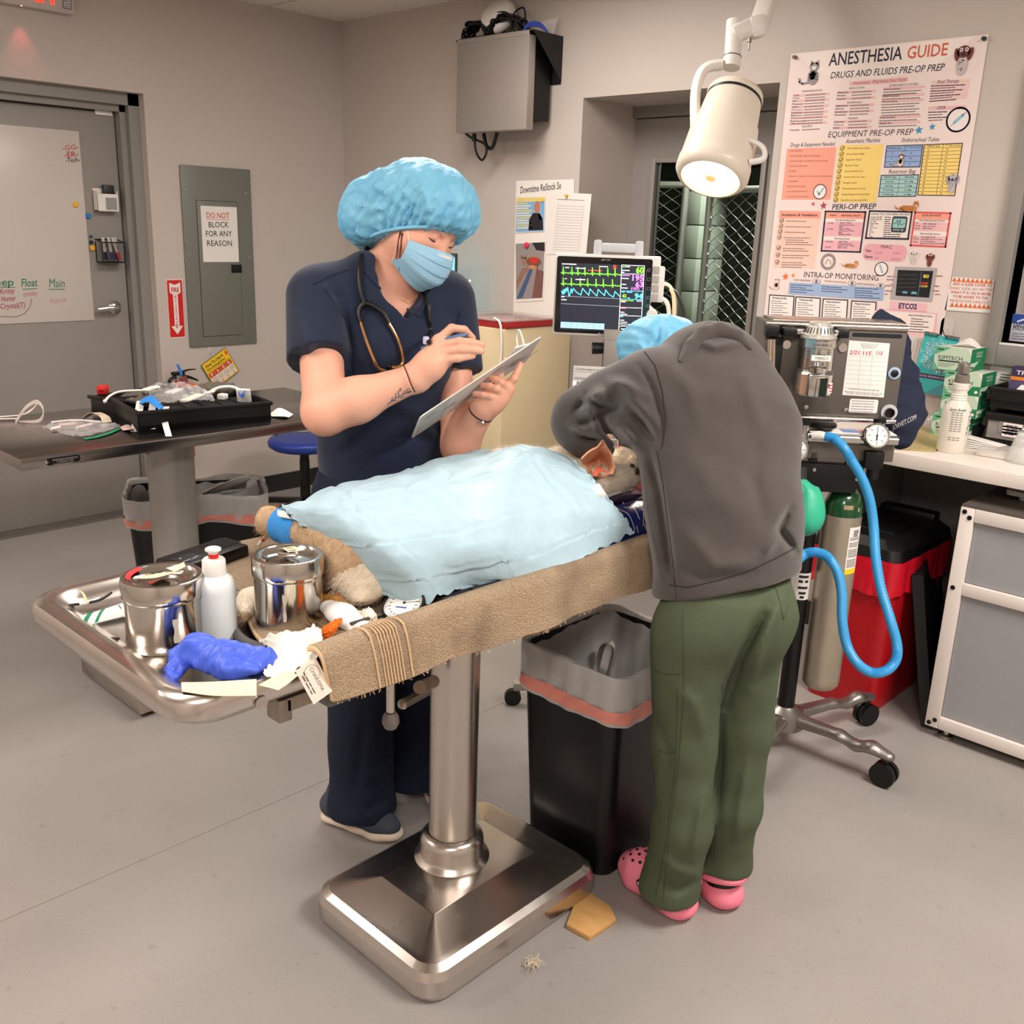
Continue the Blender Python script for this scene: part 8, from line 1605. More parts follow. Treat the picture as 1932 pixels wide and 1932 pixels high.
mb.box(((h0[0]+h1[0])/2+.003,hz-.012,-.028),(h1[0]-h0[0],.026,.03),M=Mm,bevel=.008);mb.build('carry_handle',mat('grey_white',(206,206,210),rough=.4),t)
sb=P(1150,700,d=3.0);t=thing('monitor_stand','grey rolling stand with a black knob under the patient monitor','stand',(sb.x,sb.y,0));m_gst=mat('grey_stand',(160,152,144),rough=.45,var=.03)
mb=MB();mb.box((sb.x,sb.y,(sb.z+mc.z-.13)/2+.02),(.05,.04,mc.z-.13-sb.z+.02),rot=(0,0,math.atan2(ux_.y,ux_.x)),bevel=.004);mb.cyl((sb.x,sb.y,.08),(sb.x,sb.y,sb.z+.06),.024);mb.build('pole',m_gst,t)
mb=MB();mb.box(P(1162,668,d=2.97),(.075,.06,.085),rot=(0,0,math.atan2(ux_.y,ux_.x)),bevel=.004);mb.build('clamp',m_gst,t)
mb=MB();ka,kb=P(1117,657,d=2.97),P(1140,657,d=2.97);mb.cyl(ka,kb,.018,.017,n=14);mb.cyl(kb,P(1158,658,d=2.97),.008);mb.build('clamp_knob',m_blackp,t)
for i in range(5):
 a=R(72*i+10);e=Vector((sb.x+.26*math.cos(a),sb.y+.26*math.sin(a),.07));mb=MB();mb.beam((sb.x,sb.y,.09),e,.035,.03,bevel=.005);lg=mb.build('leg',m_gst,t);mb=MB();d=Vector((-math.sin(a),math.cos(a),0));mb.cyl(e+Vector((0,0,-.042))-d*.012,e+Vector((0,0,-.042))+d*.012,.028);mb.build('caster',m_blackp,lg)
bq=[P(1175,822,d=2.9),P(1240,826,d=2.9)];zb=P(1205,905,d=2.9).z;zt2=bq[0].z;bc=(bq[0]+bq[1])/2;Wb=.2;mb=MB()
Mb=frame((bc.x,bc.y,(zb+zt2)/2),ux_,Vector((0,0,1)).cross(ux_),(0,0,1));hb_=(zt2-zb)/2
for z in(-hb_,0,hb_):mb.tube([Mb@Vector(p) for p in((-.12,-.07,z),(.12,-.07,z),(.12,.07,z),(-.12,.07,z))],.002,n=5,sm=1,closed=True)
for i in range(14):
 x=-.12+.24*i/13
 for y in(-.07,.07):mb.cyl(Mb@Vector((x,y,-hb_)),Mb@Vector((x,y,hb_)),.0014,n=4)
 mb.cyl(Mb@Vector((x,-.07,-hb_)),Mb@Vector((x,.07,-hb_)),.0014,n=4)
mb.cyl(Mb@Vector((-.12,0,0)),(sb.x,sb.y,(zb+zt2)/2),.006);mb.build('wire_basket',mat('white_wire',(222,216,206),rough=.4),t)
for i,(c,pts,r,l) in enumerate((((206,40,48),((1182,880),(1184,850),(1175,832),(1166,845)),.007,'red lead looping over the wire basket of the monitor stand'),((200,190,180),((1160,900),(1180,860),(1192,800),(1200,760)),.006,'grey lead hanging from the monitor into the wire basket'),((28,28,30),((1196,900),(1192,860),(1200,800),(1204,740)),.006,'black lead hanging from the monitor into the wire basket'),((238,230,190),((1216,770),(1214,830),(1220,868),(1232,876)),.005,'cream lead curling at the right of the wire basket'))):
 mb=MB();mb.tube([P(x,y,d=2.86) for x,y in pts],r,n=8);top('sensor_lead',mb,ink(c),l,'cable')
S=Soft();S.chain([Mb@Vector((-.08,0,-hb_+.03)),Mb@Vector((.03,0,-hb_+.03))],[.026,.03],k=.02);o=soft_mesh('red_cuff',S,mat('maroon_cuff',(140,44,54),rough=.6),None,h=.004,disp=lambda p:wobble(p,.004,70,2));tag(o,'rolled dark red cuff lying in the wire basket','cuff')
t=thing('hanging_card','white printed card hanging on the monitor stand above the drape','card',P(1118,720,d=2.9));cd0=P(1122,725,d=2.9);Mcd=frame(cd0,ux_,(0,0,1),nz_m);mb=MB();mb.box((0,0,0),(.13,.105,.001),M=Mcd);mb.build('sheet',m_paper,t);pr=Print(Mcd@mtx((0,0,.0006)));pr.text('Cardiorespiratory & Physical',0,.04,.007,(70,66,70),'c',.118);pr.line([(-.062,.035),(.062,.035)],.0008,(90,88,90));pr.text('Circulation',-.04,.012,.006,(70,66,70),'c',.04);pr.text('Variables',.03,.024,.006,(70,66,70),'c',.036);pr.line([(-.01,.035),(-.01,-.05)],.0008,(90,88,90));pr.line([(-.062,.018),(.062,.018)],.0008,(90,88,90));pr.build('card_print',t)
mb=MB();mb.cyl(P(1086,735,d=2.86),P(1125,735,d=2.86),.022,n=20);t=thing('blue_roll','dark blue roll in a white holder on the monitor stand','roll',P(1105,735,d=2.86));mb.build('roll',mat('navy_cover',(28,52,96),rough=.6),t);mb=MB();mb.cyl(P(1080,735,d=2.862),P(1087,735,d=2.862),.026,n=20);mb.build('holder_end',m_white,t)
for c,pts,l in(((226,206,176),((1244,535),(1262,540),(1272,565),(1270,620),(1262,655)),'thick beige lead from the right side of the monitor'),((226,222,214),((1240,562),(1256,568),(1262,590),(1262,650)),'thin white lead from the right side of the monitor'),((24,24,26),((1250,540),(1275,552),(1290,590),(1291,650)),'black lead from the right side of the monitor')):
 mb=MB();mb.tube([P(x,y,d=2.96) for x,y in pts],.0065 if c[0]>200 else .005,n=8);top('monitor_lead',mb,ink(c),l,'cable')
 # surgical lamp
KL=1.42;lc_=P(1346,318,d=KL*2.30);tc_=P(1388,178,d=KL*2.34);ax=(lc_-tc_).normalized();Ml_=axis_frame(tc_,ax,Vector(RT))@Matrix.Scale(KL,4);Ll=(lc_-tc_).length/KL
t=thing('surgical_lamp','cream surgical lamp on a jointed arm hanging over the table, lit','surgical lamp',lc_)
mb=MB();mb.lathe([(0,-.004),(.06,-.004),(.066,.001),(.068,.01),(.0675,.017)],M=Ml_,n=48);mb.lathe([(.064,.016),(.066,.022),(.0665,.024),(.073,.085),(.0735,.09),(.0775,.093),(.081,.12),(.084,Ll-.018),(.084,Ll-.014)],M=Ml_,n=48,cap=False);mb.lathe([(.084,Ll-.016),(.0865,Ll-.01),(.087,Ll+.014),(.08,Ll+.026),(.070,Ll+.03),(.066,Ll+.026)],M=Ml_,n=48,cap=False);hd_=mb.build('lamp_head',m_offw,t,smooth=40)
mb=MB();mb.lathe([(.0672,.015),(.0668,.024)],M=Ml_,n=48,cap=False);mb.build('vent_gap',m_darkp,hd_)
m_lens=mat('lit_lens',(255,238,205),rough=.4,var=.01,emit=6);mb=MB();mb.lathe([(.067,Ll+.024),(.04,Ll+.0265),(0,Ll+.027)],M=Ml_,n=40);ln_=mb.build('lens',m_lens,t,smooth=60);mb=MB();mb.lathe([(.013,Ll+.0265),(.012,Ll+.0285),(0,Ll+.029)],M=Ml_,n=20);mb.build('lens_hub',mat('amber_hub',(214,178,116),rough=.4,emit=.6),ln_)
mb=MB();mb.tube([PLN(1387,268,tc_,FW),P(1405,262,d=KL*2.26),P(1436,275,d=KL*2.25),P(1443,292,d=KL*2.25),P(1436,302,d=KL*2.25),P(1412,306,d=KL*2.25)],[.014,.011,.011,.011,.011,.011],n=10,flat=.8);mb.build('hand_grip',m_white,t)
mb=MB();mb.tube([P(1312,240,d=KL*2.37),P(1312,180,d=KL*2.38),P(1320,145,d=KL*2.38),P(1335,127,d=KL*2.38),P(1362,122,d=KL*2.38)],.018,n=12,flat=1.3);mb.build('yoke',m_white,t)
mb=MB();j0,j1,j2=P(1379,128,d=KL*2.38),P(1382,108,d=KL*2.38),P(1386,40,d=KL*2.38);mb.cyl(j0,j1,.031,n=24);mb.cyl(j1,j2,.0285,n=24);mb.build('swivel',m_white,t);mb=MB();mb.cyl(j0.lerp(j1,.95),j0.lerp(j1,1.03),.0316,n=24);mb.build('swivel_seam',m_darkp,t)
mb=MB();mb.beam(P(1380,68,d=KL*2.38),P(1430,45,d=KL*2.38),.068,.06,bevel=.014);mb.beam(P(1412,55,d=KL*2.38),P(1442,48,d=KL*2.38),.077,.07,bevel=.012);mb.build('joint',m_white,t)
mb=MB();mb.beam(P(1430,55,d=KL*2.38),P(1462,-40,d=KL*2.44),.062,.056,bevel=.01);e0=P(1462,-40,d=KL*2.44);mb.beam(e0,(e0.x+.12,e0.y+.06,2.46),.062,.056,bevel=.01);mb.cyl((e0.x+.12,e0.y+.06,2.42),(e0.x+.12,e0.y+.06,WZ),.03);mb.lathe([(.09,WZ-.03),(.09,WZ)],M=mtx((e0.x+.12,e0.y+.06,0)),n=32);mb.build('arm',m_white,t)
mb=MB();s0,s1=P(1415,72,d=KL*2.36),P(1413,93,d=KL*2.36);mb.cyl(s0,s0.lerp(s1,.35),.0068);mb.cyl(s0,s1,.003);mb.sphere(s1,.0042);mb.build('toggle_switch',m_chrome,t)
sp=bpy.data.lights.new('surgical_beam','SPOT');sp.energy=130;sp.color=(1,.84,.62);sp.spot_size=R(24);sp.spot_blend=.6;sp.shadow_soft_size=.1;so_=bpy.data.objects.new('surgical_beam',sp);COL.objects.link(so_);tgt=P(1135,880,z=1.02);src=lc_+ax*.06;so_.location=src;so_.rotation_euler=(tgt-src).to_track_quat('-Z','Y').to_euler()
# counter side
CZ=.90;m_cnt=mat('counter_laminate',(226,216,206),rough=.38,var=.015);CF=3.065
cl=P(1640,838,z=CZ).x-.25
t=thing('counter','long pale worktop along the back wall with bottles and boxes on it','counter',((cl+EX)/2,3.35,CZ-.045));mb=MB();mb.span((cl,CF,CZ-.045),(EX-.001,WY-.001,CZ),bevel=.002);mb.build('worktop',m_cnt,t)
mb=MB();mb.span((cl+.1,WY-.02,.102),(EX-.01,WY-.002,CZ-.047));mb.build('back_panel',mat('kneehole_grey',(128,122,118),rough=.6),t)
for x in(cl+.15,.9):mb=MB();mb.span((x,3.2,0),(x+.04,WY-.02,CZ-.046));mb.build('support',m_fgrey,t)
q0,q1=P(1812,955,y=3.04),P(1742,1384,y=3.04);cx0,ct=(q0.x+q1.x)/2,q0.z;cx1=cx0+.86;m_alu=mat('white_frame',(226,216,208),rough=.35,var=.015);m_gpan=mat('grey_panel',(150,150,152),rough=.5,var=.02)
t=thing('base_cabinet','white framed cabinet with grey panels standing under the counter','cabinet',((cx0+cx1)/2,3.3,0));mb=MB();w_=.042;zb_=.035;zm=P(1880,1130,y=3.04).z
for x in(cx0,cx1-w_):mb.span((x,3.04,zb_),(x+w_,3.04+w_,ct),bevel=.003);mb.span((x,3.56,zb_),(x+w_,3.60,ct))
for z in(zb_,ct-w_):mb.span((cx0+w_,3.04,z),(cx1-w_,3.04+w_,z+w_),bevel=.003);mb.span((cx0,3.08,z),(cx0+w_,3.57,z+w_))
mb.span((cx0+w_,3.042,zm-.02),(cx1-w_,3.08,zm+.02),bevel=.003);fr_=mb.build('frame',m_alu,t)
mb=MB();mb.span((cx0+w_+.002,3.055,zm+.022),(cx1-w_,3.075,ct-w_-.002));mb.build('drawer_front',m_gpan,t);mb=MB();mb.span((cx0+w_+.002,3.055,zb_+w_+.002),(cx1-w_,3.075,zm-.022));mb.build('door',m_gpan,t)
mb=MB();mb.span((cx0+.012,3.08,zb_+.04),(cx0+.02,3.57,ct-.04));mb.build('side_panel',mat('cabinet_side',(40,38,38),rough=.5),t)
mb=MB();mb.span((cx0+.002,3.042,ct),(cx1,3.6,ct+.008));mb.build('top_panel',mat('cabinet_top',(92,84,78),rough=.4),t)
for x,z in((cx0+.013,ct-.014),(cx0+.03,ct-.03),(cx0+.016,zm),(cx0+.013,zb_+.014),(cx0+.03,zb_+.028)):mb=MB();mb.lathe([(.0075,0),(.0065,.003),(0,.0035)],M=axis_frame((x,3.04,z),(0,-1,0)),n=14);mb.build('bolt',m_blackp,fr_)
for x in(cx0+.06,cx1-.08):mb=MB();mb.lathe([(.024,0),(.024,.008),(.01,.012),(.008,zb_+.01)],M=mtx((x,3.08,0)),n=20);mb.build('levelling_foot',m_steel,t)
hp_=P(1932,930,z=ct+.03);mb=MB();mb.prism(rrect(.3,.05,.024),0,.014,M=mtx((hp_.x+.1,hp_.y,ct+.02)));mb.prism(rrect(.22,.03,.014),0,.012,M=mtx((hp_.x+.1,hp_.y,ct+.008)));top('grab_plate',mb,m_white,'rounded white plastic handle piece lying on top of the framed cabinet','handle')
t0,t1,t2_,t3=P(1712,1090,y=3.42),P(1760,1160,y=3.3),P(1752,1368,y=3.14),P(1716,1330,y=3.3);mb=MB()
Cb=[[(t0.x,3.52,.56),(t1.x-.02,3.1,.50)],[(-1.12,3.55,.01),(t2_.x-.005,3.08,.005)]];mb.grid(patch(Cb),6,6,thick=.035);tt_=top('black_crate',mb,mat('matt_black',(14,14,15),rough=.6),'black plastic crate leaning against the side of the framed cabinet','crate')
q=P(1743,1202,x=t2_.x-.01)
t=thing('clinical_waste_bin','red clinical waste bin with a black lid and red liner under the counter','waste bin',(-1.28,3.24,0));M=WM[t];m_rbin=mat('red_bin_plastic',(176,22,30),rough=.35,var=.05);hB=.56
def rbox(mb,w0,d0,w1,d1,z0,z1,r,o=0,n=6,M=M):
 a=rrect(w0,d0,r,n);b_=rrect(w1,d1,r,n);k=len(a);mb._add([(*p,z0) for p in a]+[(*p,z1) for p in b_],[(i,(i+1)%k,k+(i+1)%k,k+i) for i in range(k)]+[tuple(range(k))[::-1],tuple(k+i for i in range(k))],M)
mb=MB();rbox(mb,.25,.40,.30,.46,0,hB,.04);mb.build('bin_body',m_rbin,t,smooth=40)
mb=MB();base_=evenly(rrect(.31,.47,.045,8),110)
def lw2(u,v):
 p=base_[int(round(u*len(base_)))%len(base_)];L=math.hypot(*p);a=2*PI*u;o=.006+.006*math.sin(23*a)*v+.004*math.sin(11*a+2);return M@Vector((p[0]*(1+o/L),p[1]*(1+o/L),hB-.004-.12*v+.006*math.sin(7*a)*v))
mb.grid(lw2,len(base_),8,closeu=True);mb.build('liner',mat('red_liner',(206,24,44),rough=.22,alpha=.9,bump=.6,bs=40),t,smooth=60)
mb=MB();rbox(mb,.315,.475,.30,.46,hB-.005,hB+.03,.045);rbox(mb,.30,.46,.25,.40,hB+.03,hB+.055,.045);mb.span((-.08,-.12,hB+.05),(.08,.1,hB+.06),bevel=.004,M=M);mb.box((0,.20,hB+.05),(.2,.06,.05),M=M,bevel=.01);mb.build('lid',m_blackp,t)
# things standing on the counter
b0=P(1793,852,z=CZ);t=thing('spray_bottle','translucent spray bottle with NACL written on it at the front of the counter','bottle',b0);zt=ZAT(b0.x,b0.y,722)-CZ;M=mtx(b0);rB=.044
m_milk=mat('frosted_plastic',(222,216,204),rough=.4,var=.02,sss=.1)
mb=MB();mb.lathe([(r,z*zt) for r,z in[(0,.004),(rB*.9,.0),(rB,.03),(rB,.56),(rB*.97,.62),(rB*.8,.70),(rB*.6,.745),(rB*.56,.76),(rB*.6,.77),(rB*.55,.79),(rB*.59,.80),(rB*.53,.82),(rB*.57,.835),(rB*.5,.85),(rB*.5,.90),(rB*.56,.91),(rB*.56,.99),(rB*.5,1.0),(0,1.0)]],M=M,n=40);bd_=mb.build('bottle_body',m_milk,t,smooth=40)
fd_=-Vector((FW[0],FW[1],0)).normalized();rt_=Vector((0,0,1)).cross(fd_)
def onbottle(c,r,s,ang,z0,h,wd_,col,nm,par,rot=0,bold=0):
 v,f_,a,b2=text_geo(s,bold);sx=wd_/(b2-a);sy=h/.7;mb=MB();out=[]
 for p in v:
  x,y=(p[0]-(a+b2)/2)*sx,p[1]*sy
  if rot:x,y=y,-x
  th_=ang+x/r;out.append(Vector(c)+fd_*(r+.0007)*math.cos(th_)+rt_*(r+.0007)*math.sin(th_)+Vector((0,0,z0+y)))
 mb._add(out,f_);return mb.build(nm,ink(col),par,smooth=0,fix=False)
onbottle(b0,rB,'NACL',.55,.085*zt/.2*1.05,.022,.075,(60,56,54),'handwriting',bd_,rot=1);onbottle(b0,rB,'Spray Bottle',-.35,.125*zt/.2,.008,.05,(58,54,52),'lettering',bd_,bold=.01)
mb=MB()
for i in range(13):
 z=.118-.0065*i
 if i in(9,10):continue
 for k in range(3):
  a0=-.75+.28*k;mb.grid(lambda u,v:b0+fd_*(rB+.0006)*math.cos(a0+.22*u)+rt_*(rB+.0006)*math.sin(a0+.22*u)+Vector((0,0,(z+.0022*v)*zt/.2)),3,1)
mb.build('label_print',ink((128,122,116)),bd_,smooth=0,fix=False)
mb=MB();mb.lathe([(r,z) for r,z in[(.021,zt),(.022,zt+.006),(.021,zt+.024),(.016,zt+.028)]],M=M,n=24);mb.box((0,0,zt+.045),(.026,.05,.034),rot=(.0,0,0),M=axis_frame((b0.x,b0.y,CZ),(0,0,1),rt_),bevel=.008);mb.lathe([(.017,zt+.02),(.015,zt+.05),(.009,zt+.066),(0,zt+.068)],M=M,n=20);mb.build('spray_head',mat('smoke_plastic',(120,112,104),rough=.3),t)
mb=MB();q=[P(1680,848,z=CZ),P(1764,853,z=CZ),P(1790,815,z=CZ),P(1712,803,z=CZ)];zz=CZ+.003;mb._add([(p.x,p.y,CZ+.001) for p in q]+[(p.x,p.y,CZ+.005) for p in q],[(3,2,1,0),(4,5,6,7),(0,1,5,4),(1,2,6,5),(2,3,7,6),(3,0,4,7)]);top('patterned_mat',mb,mat('yellow_pattern',(214,188,120),rough=.35,vs=34,c2=(132,122,86),stretch=(1,2.4,1)),'yellow and grey-green patterned mat under the spray bottle','mat')
yF=3.455;bw,bdp,bh=.121,.138,.0765;xr=P(1829,694,y=yF).x
LG,DG,MGN=(186,206,182),(22,122,78),(96,170,130)
for i,(dx,lab_) in enumerate(((.026,'lowest'),(.046,'second from the bottom'),(.046,'second from the top'),(.0,'topmost'))):
 z0=CZ+bh*i+.001;x1=xr+dx;x0=x1-bw;t=thing('wipes_box','green and white box of wipes, %s of the stack on the counter'%lab_,'box',((x0+x1)/2,yF+bdp/2,z0),0,'stacked boxes of wipes');mb=MB();mb.span((x0,yF,z0),(x1,yF+bdp,z0+bh-.001),bevel=.001);cb_=mb.build('carton',ink((214,220,206)),t)
 pr=Print(frame((x0,yF-.0002,z0),(1,0,0),(0,0,1),(0,-1,0)));H_=bh-.001;pr.rect(0,0,bw,H_,LG);pr.layer();pr.poly([(0,H_*.62),(bw*.45,H_),(0,H_)],MGN);pr.poly([(bw*.62,0),(bw,0),(bw,H_*.42),(bw*.78,H_*.40)],DG);pr.poly([(0,0),(bw*.16,0),(0,H_*.35)],MGN);pr.layer();pr.text('KIMTECH',bw*.45,H_*.46,H_*.17,(30,34,32),'c',bw*.66,.02);pr.rect(bw*.13,H_*.36,bw*.72,H_*.42,(26,30,28));pr.rect(bw*.07,H_*.86,bw*.24,H_*.91,(26,30,28))
 for k in range(4):pr.scribble(bw*.13,H_*(.29-.055*k),bw*(.5-.06*k),.0022,(120,132,120),k+i)
 pr.poly([(bw*.84,H_*.17),(bw*.90,H_*.25),(bw*.96,H_*.17),(bw*.90,H_*.09)],(232,226,214));pr.poly([(bw*.88,H_),(bw,H_*.72),(bw,H_)],(226,220,212));pr.build('front_print',cb_)
 pr=Print(frame((x1+.0002,yF,z0),(0,1,0),(0,0,1),(1,0,0)));pr.rect(0,0,bdp,H_,DG);pr.layer();pr.poly([(0,0),(bdp*.35,H_*.2),(bdp*.6,H_*.4),(0,H_*.36)],(190,214,190));pr.text('KIMTECH',bdp*.55,H_*.72,H_*.13,(214,226,214),'c',bdp*.42,.02);pr.rect(bdp*.34,H_*.62,bdp*.76,H_*.67,(168,206,180))
 for k in range(4):pr.scribble(bdp*.34,H_*(.56-.05*k),bdp*.4,.002,(96,166,128),k)
 pr.rect(bdp*.08,H_*.14,bdp*.26,H_*.2,(26,40,32));pr.build('side_print',cb_)
mb=MB();zt_=CZ+bh*4;mb.grid(patch([[(xr-.09,yF+.05,zt_),(xr-.03,yF+.04,zt_+.012),(xr-.0,yF+.05,zt_)],[(xr-.09,yF+.08,zt_),(xr-.04,yF+.08,zt_+.03),(xr-.0,yF+.09,zt_)]]),10,8,thick=.001);top('tissue',mb,m_paper,'white tissue pulled from the topmost box of wipes','tissue')
hk=P(1787,618,y=WY);mb=MB();mb.prism(rrect(.045,.075,.02,5),0,.003,M=frame((hk.x,WY-.001,hk.z),(1,0,0),(0,0,1),(0,-1,0)));mb.tube([(hk.x,WY-.005,hk.z),(hk.x,WY-.03,hk.z-.02),(hk.x,WY-.034,hk.z-.045),(hk.x,WY-.024,hk.z-.055)],.003,n=6);top('hook',mb,mat('clear_hook',(206,196,188)),'clear adhesive hook holding the teal booklet on the back wall','hook')
fb=lambda px,py:(lambda p:(p.x,p.z))(P(px,py,y=WY-.045));q=[fb(*p) for p in((1745,628),(1811,640),(1791,750),(1715,738))]
t=thing('booklet','teal spiral-bound booklet hanging beside the boxes of wipes','booklet',(sum(p[0] for p in q)/4,WY-.045,q[3][1]));Mbk=frame((0,WY-.045,0),(1,0,0),(0,0,1),(0,-1,0));mb=MB();mb.prism(q[::-1],-.012,0,M=Mbk);mb.build('pages',m_paper,t)
g=lambda u,v:(q[0][0]*(1-u)*(1-v)+q[1][0]*u*(1-v)+q[2][0]*u*v+q[3][0]*(1-u)*v,q[0][1]*(1-u)*(1-v)+q[1][1]*u*(1-v)+q[2][1]*u*v+q[3][1]*(1-u)*v);pr=Print(Mbk);rg=random.Random(5)
pr.poly([g(0,0),g(1,0),g(1,1),g(0,1)],(62,178,180));pr.layer();a=g(.42,.34);pr.ell(a[0],a[1],.042,.052,(96,176,184));pr.poly([g(.35,1),g(.72,.82),g(1,.72),g(1,1)],(72,144,156));pr.layer()
for k in range(170):
 an,rr=rg.uniform(0,6.28),rg.gauss(.036,.010);pr.ell(a[0]+rr*math.cos(an),a[1]+rr*1.2*math.sin(an),.0022,.0026,(192,220,216),n=6)
pr.poly([g(0,.66),g(1,.66),g(1,.74),g(0,.74)],(66,50,84));pr.layer();u0,u1=g(.04,.70),g(.8,.70);ptext(pr,lambda x,y:g(x,y),'CYTOLOGY REFERENCE GUIDE',(.05,.712),(.86,.712),.028,(222,206,220),.01);pr.layer(-1)
for k in range(3):b2=g(.62+.13*k,.615);pr.line([(b2[0]-.008,b2[1]),(b2[0]-.004,b2[1]+.01),(b2[0]+.008,b2[1]+.008),(b2[0]+.01,b2[1]-.002)],.005,(206,226,222))
b2=g(.2,.86);pr.ring(b2[0],b2[1],.008,.004,(222,236,234),14);pr.scribble(b2[0]-.014,b2[1]-.016,.03,.004,(222,236,234),2);pr.build('cover_print',t)
mb=MB()
for i in range(20):
 if i in(8,9,10,11):continue
 b2=g((i+.5)/20,.0);mb.tube([(b2[0],WY-.047,b2[1]-.008),(b2[0],WY-.052,b2[1]),(b2[0],WY-.046,b2[1]+.006),(b2[0],WY-.036,b2[1])],.0011,n=5,sm=3)
b2=g(.5,0);mb.tube([g(.36,.01)[:1]+(WY-.046,)+g(.36,.01)[1:],(g(.46,0)[0],WY-.046,g(.46,0)[1]+.006),(b2[0],WY-.046,b2[1]+.02),(g(.55,0)[0],WY-.046,g(.55,0)[1]+.006),g(.66,.01)[:1]+(WY-.046,)+g(.66,.01)[1:]],.0016,n=5);mb.build('spiral',m_blackp,t)
t,f2,pr=sheet_on_wall('clear_folder','clear wall folder of white papers left of the teal booklet','folder',[(1716,632),(1748,640),(1722,745),(1690,738)],.012,ink((214,206,200)),th=.008);pr.layer()
for k in range(4):pr.line([f2(1720+6*k,642+k),f2(1698+6*k,736+k)],.0018,(176,168,162))
pr.build('paper_edges',t)
t,f2,pr=sheet_on_wall('notice','white printed sheet on the wall behind the drawers at the right','notice',[(1872,676),(1932,686),(1925,745),(1862,738)],.004,m_paper);pr.layer()
for k in range(3):pr.line([f2(1890-2*k,706+5*k),f2(1912-5*k,709+5*k)],.004,(110,104,102))
pr.build('notice_print',t)
z_=CZ+.002;q0=P(1752,806,z=CZ);film('swab_bag',[[(q0.x-.10,q0.y+.03,z_),(q0.x+.0,q0.y+.01,z_),(q0.x+.10,q0.y-.01,z_)],[(q0.x-.09,q0.y+.09,z_+.07),(q0.x,q0.y+.06,z_+.075),(q0.x+.09,q0.y+.05,z_+.06)],[(q0.x-.08,q0.y+.14,z_+.13),(q0.x,q0.y+.12,z_+.14),(q0.x+.08,q0.y+.1,z_+.11)]],'clear bag of white swabs leaning behind the patterned mat','bag',.005,seed=21)
rg=random.Random(2)
for k in range(11):
 mb=MB();x=q0.x-.08+.015*k;mb.cyl((x,q0.y+.06,z_+.004),(x+rg.uniform(-.02,.02),q0.y+.115,z_+.105),.003,n=6);top('swab',mb,m_paper,'one of the white swabs inside the clear bag behind the patterned mat','swab','swabs in the clear bag')
ou=P(1853,836,z=CZ);ox0,oy0=ou.x,ou.y;t=thing('drawer_unit','black and clear plastic drawer unit at the right end of the counter','drawers',(ox0+.16,oy0+.13,CZ));zA=P(1858,788,y=oy0).z;zB=P(1866,752,y=oy0).z;zC=P(1866,728,y=oy0).z
mb=MB();mb.span((ox0,oy0+.03,CZ+.001),(ox0+.34,oy0+.27,CZ+.02),bevel=.003);mb.span((ox0-.005,oy0,zA-.004),(ox0+.34,oy0+.27,zA+.022),bevel=.004);mb.span((ox0-.002,oy0+.01,zB-.03),(ox0+.34,oy0+.27,zB+.01),bevel=.004);mb.span((ox0-.01,oy0-.01,zC-.012),(ox0+.345,oy0+.005,zC),bevel=.003);mb.span((ox0-.01,oy0-.01,zB),(ox0,oy0+.27,zC),bevel=.003);mb.span((ox0,oy0-.006,zB),(ox0+.34,oy0+.002,zC-.01));mb.span((ox0,oy0+.26,CZ+.02),(ox0+.34,oy0+.27,zB));mb.build('unit_frame',m_blackp,t)
mb=MB();mb.span((ox0+.006,oy0+.008,CZ+.022),(ox0+.336,oy0+.012,zA-.006),bevel=.001);mb.span((ox0+.004,oy0+.01,CZ+.022),(ox0+.008,oy0+.25,zA-.006));mb.box((ox0+.18,oy0+.006,CZ+.07),(.28,.004,.05),bevel=.001);dw=mb.build('drawer',mat('smoky_clear',(170,164,160),rough=.12,alpha=.55,var=.05),t)
for k,(zq,wd_) in enumerate(((.125,.06),(.107,.09),(.089,.075),(.073,.05))):
 zq*=(zA-CZ)/.15;pr=Print(frame((ox0+.055+wd_/2,oy0+.0035,CZ+zq),(1,0,0),(0,0,1),(0,-1,0)));pr.rect(-wd_/2,-.008,wd_/2,.008,(230,224,220));pr.layer();pr.scribble(-wd_*.35,0,wd_*.6,.005,(96,90,90),k);o=pr.build('label_strip',dw)
mb=MB();mb.span((ox0+.12,oy0+.04,CZ+.022),(ox0+.2,oy0+.12,CZ+.055));mb.span((ox0+.22,oy0+.04,CZ+.022),(ox0+.31,oy0+.1,CZ+.045));top('drawer_contents',mb,ink((214,204,190)),'pale cartons seen through the clear drawer at the right end of the counter','cartons')
mb=MB();mb.grid(patch([[(ox0+.05,oy0+.02,zB+.012),(ox0+.07,oy0+.16,zC+.03)],[(ox0+.30,oy0+.02,zB+.014),(ox0+.30,oy0+.16,zC+.02)]]),6,6,thick=.012);top('paper_stack',mb,m_paper,'white papers lying in the open top of the black drawer unit','papers')
pb_=P(1905,722,y=oy0+.1);t=thing('purple_box','dark purple box with an orange stripe standing on the drawer unit','box',(pb_.x+.06,oy0+.14,zB+.02));mb=MB();mb.span((pb_.x,oy0+.1,zB+.011),(pb_.x+.14,oy0+.18,P(1905,690,y=oy0+.1).z),bevel=.002);mb.build('carton',ink((52,40,74)),t)
zt_=P(1905,690,y=oy0+.1).z;pr=Print(frame((pb_.x,oy0+.0998,zt_),(1,0,0),(0,0,1),(0,-1,0)));pr.rect(0,-.045,.14,-.033,(226,130,50));pr.text('TRU',.04,-.026,.014,(226,210,226),'c',.05,.02);pr.rect(0,-.075,.14,-.047,(86,74,110));pr.build('carton_print',t)
bt=P(1836,826,z=CZ);mb=MB();mb.lathe([(.028,.0),(.034,.045),(.036,.046),(.033,.046),(.027,.004),(0,.004)],M=mtx((bt.x,bt.y,CZ+.001)),n=4);top('black_tub',mb,m_blackp,'small square black tub between the wipes boxes and the drawer unit','tub')
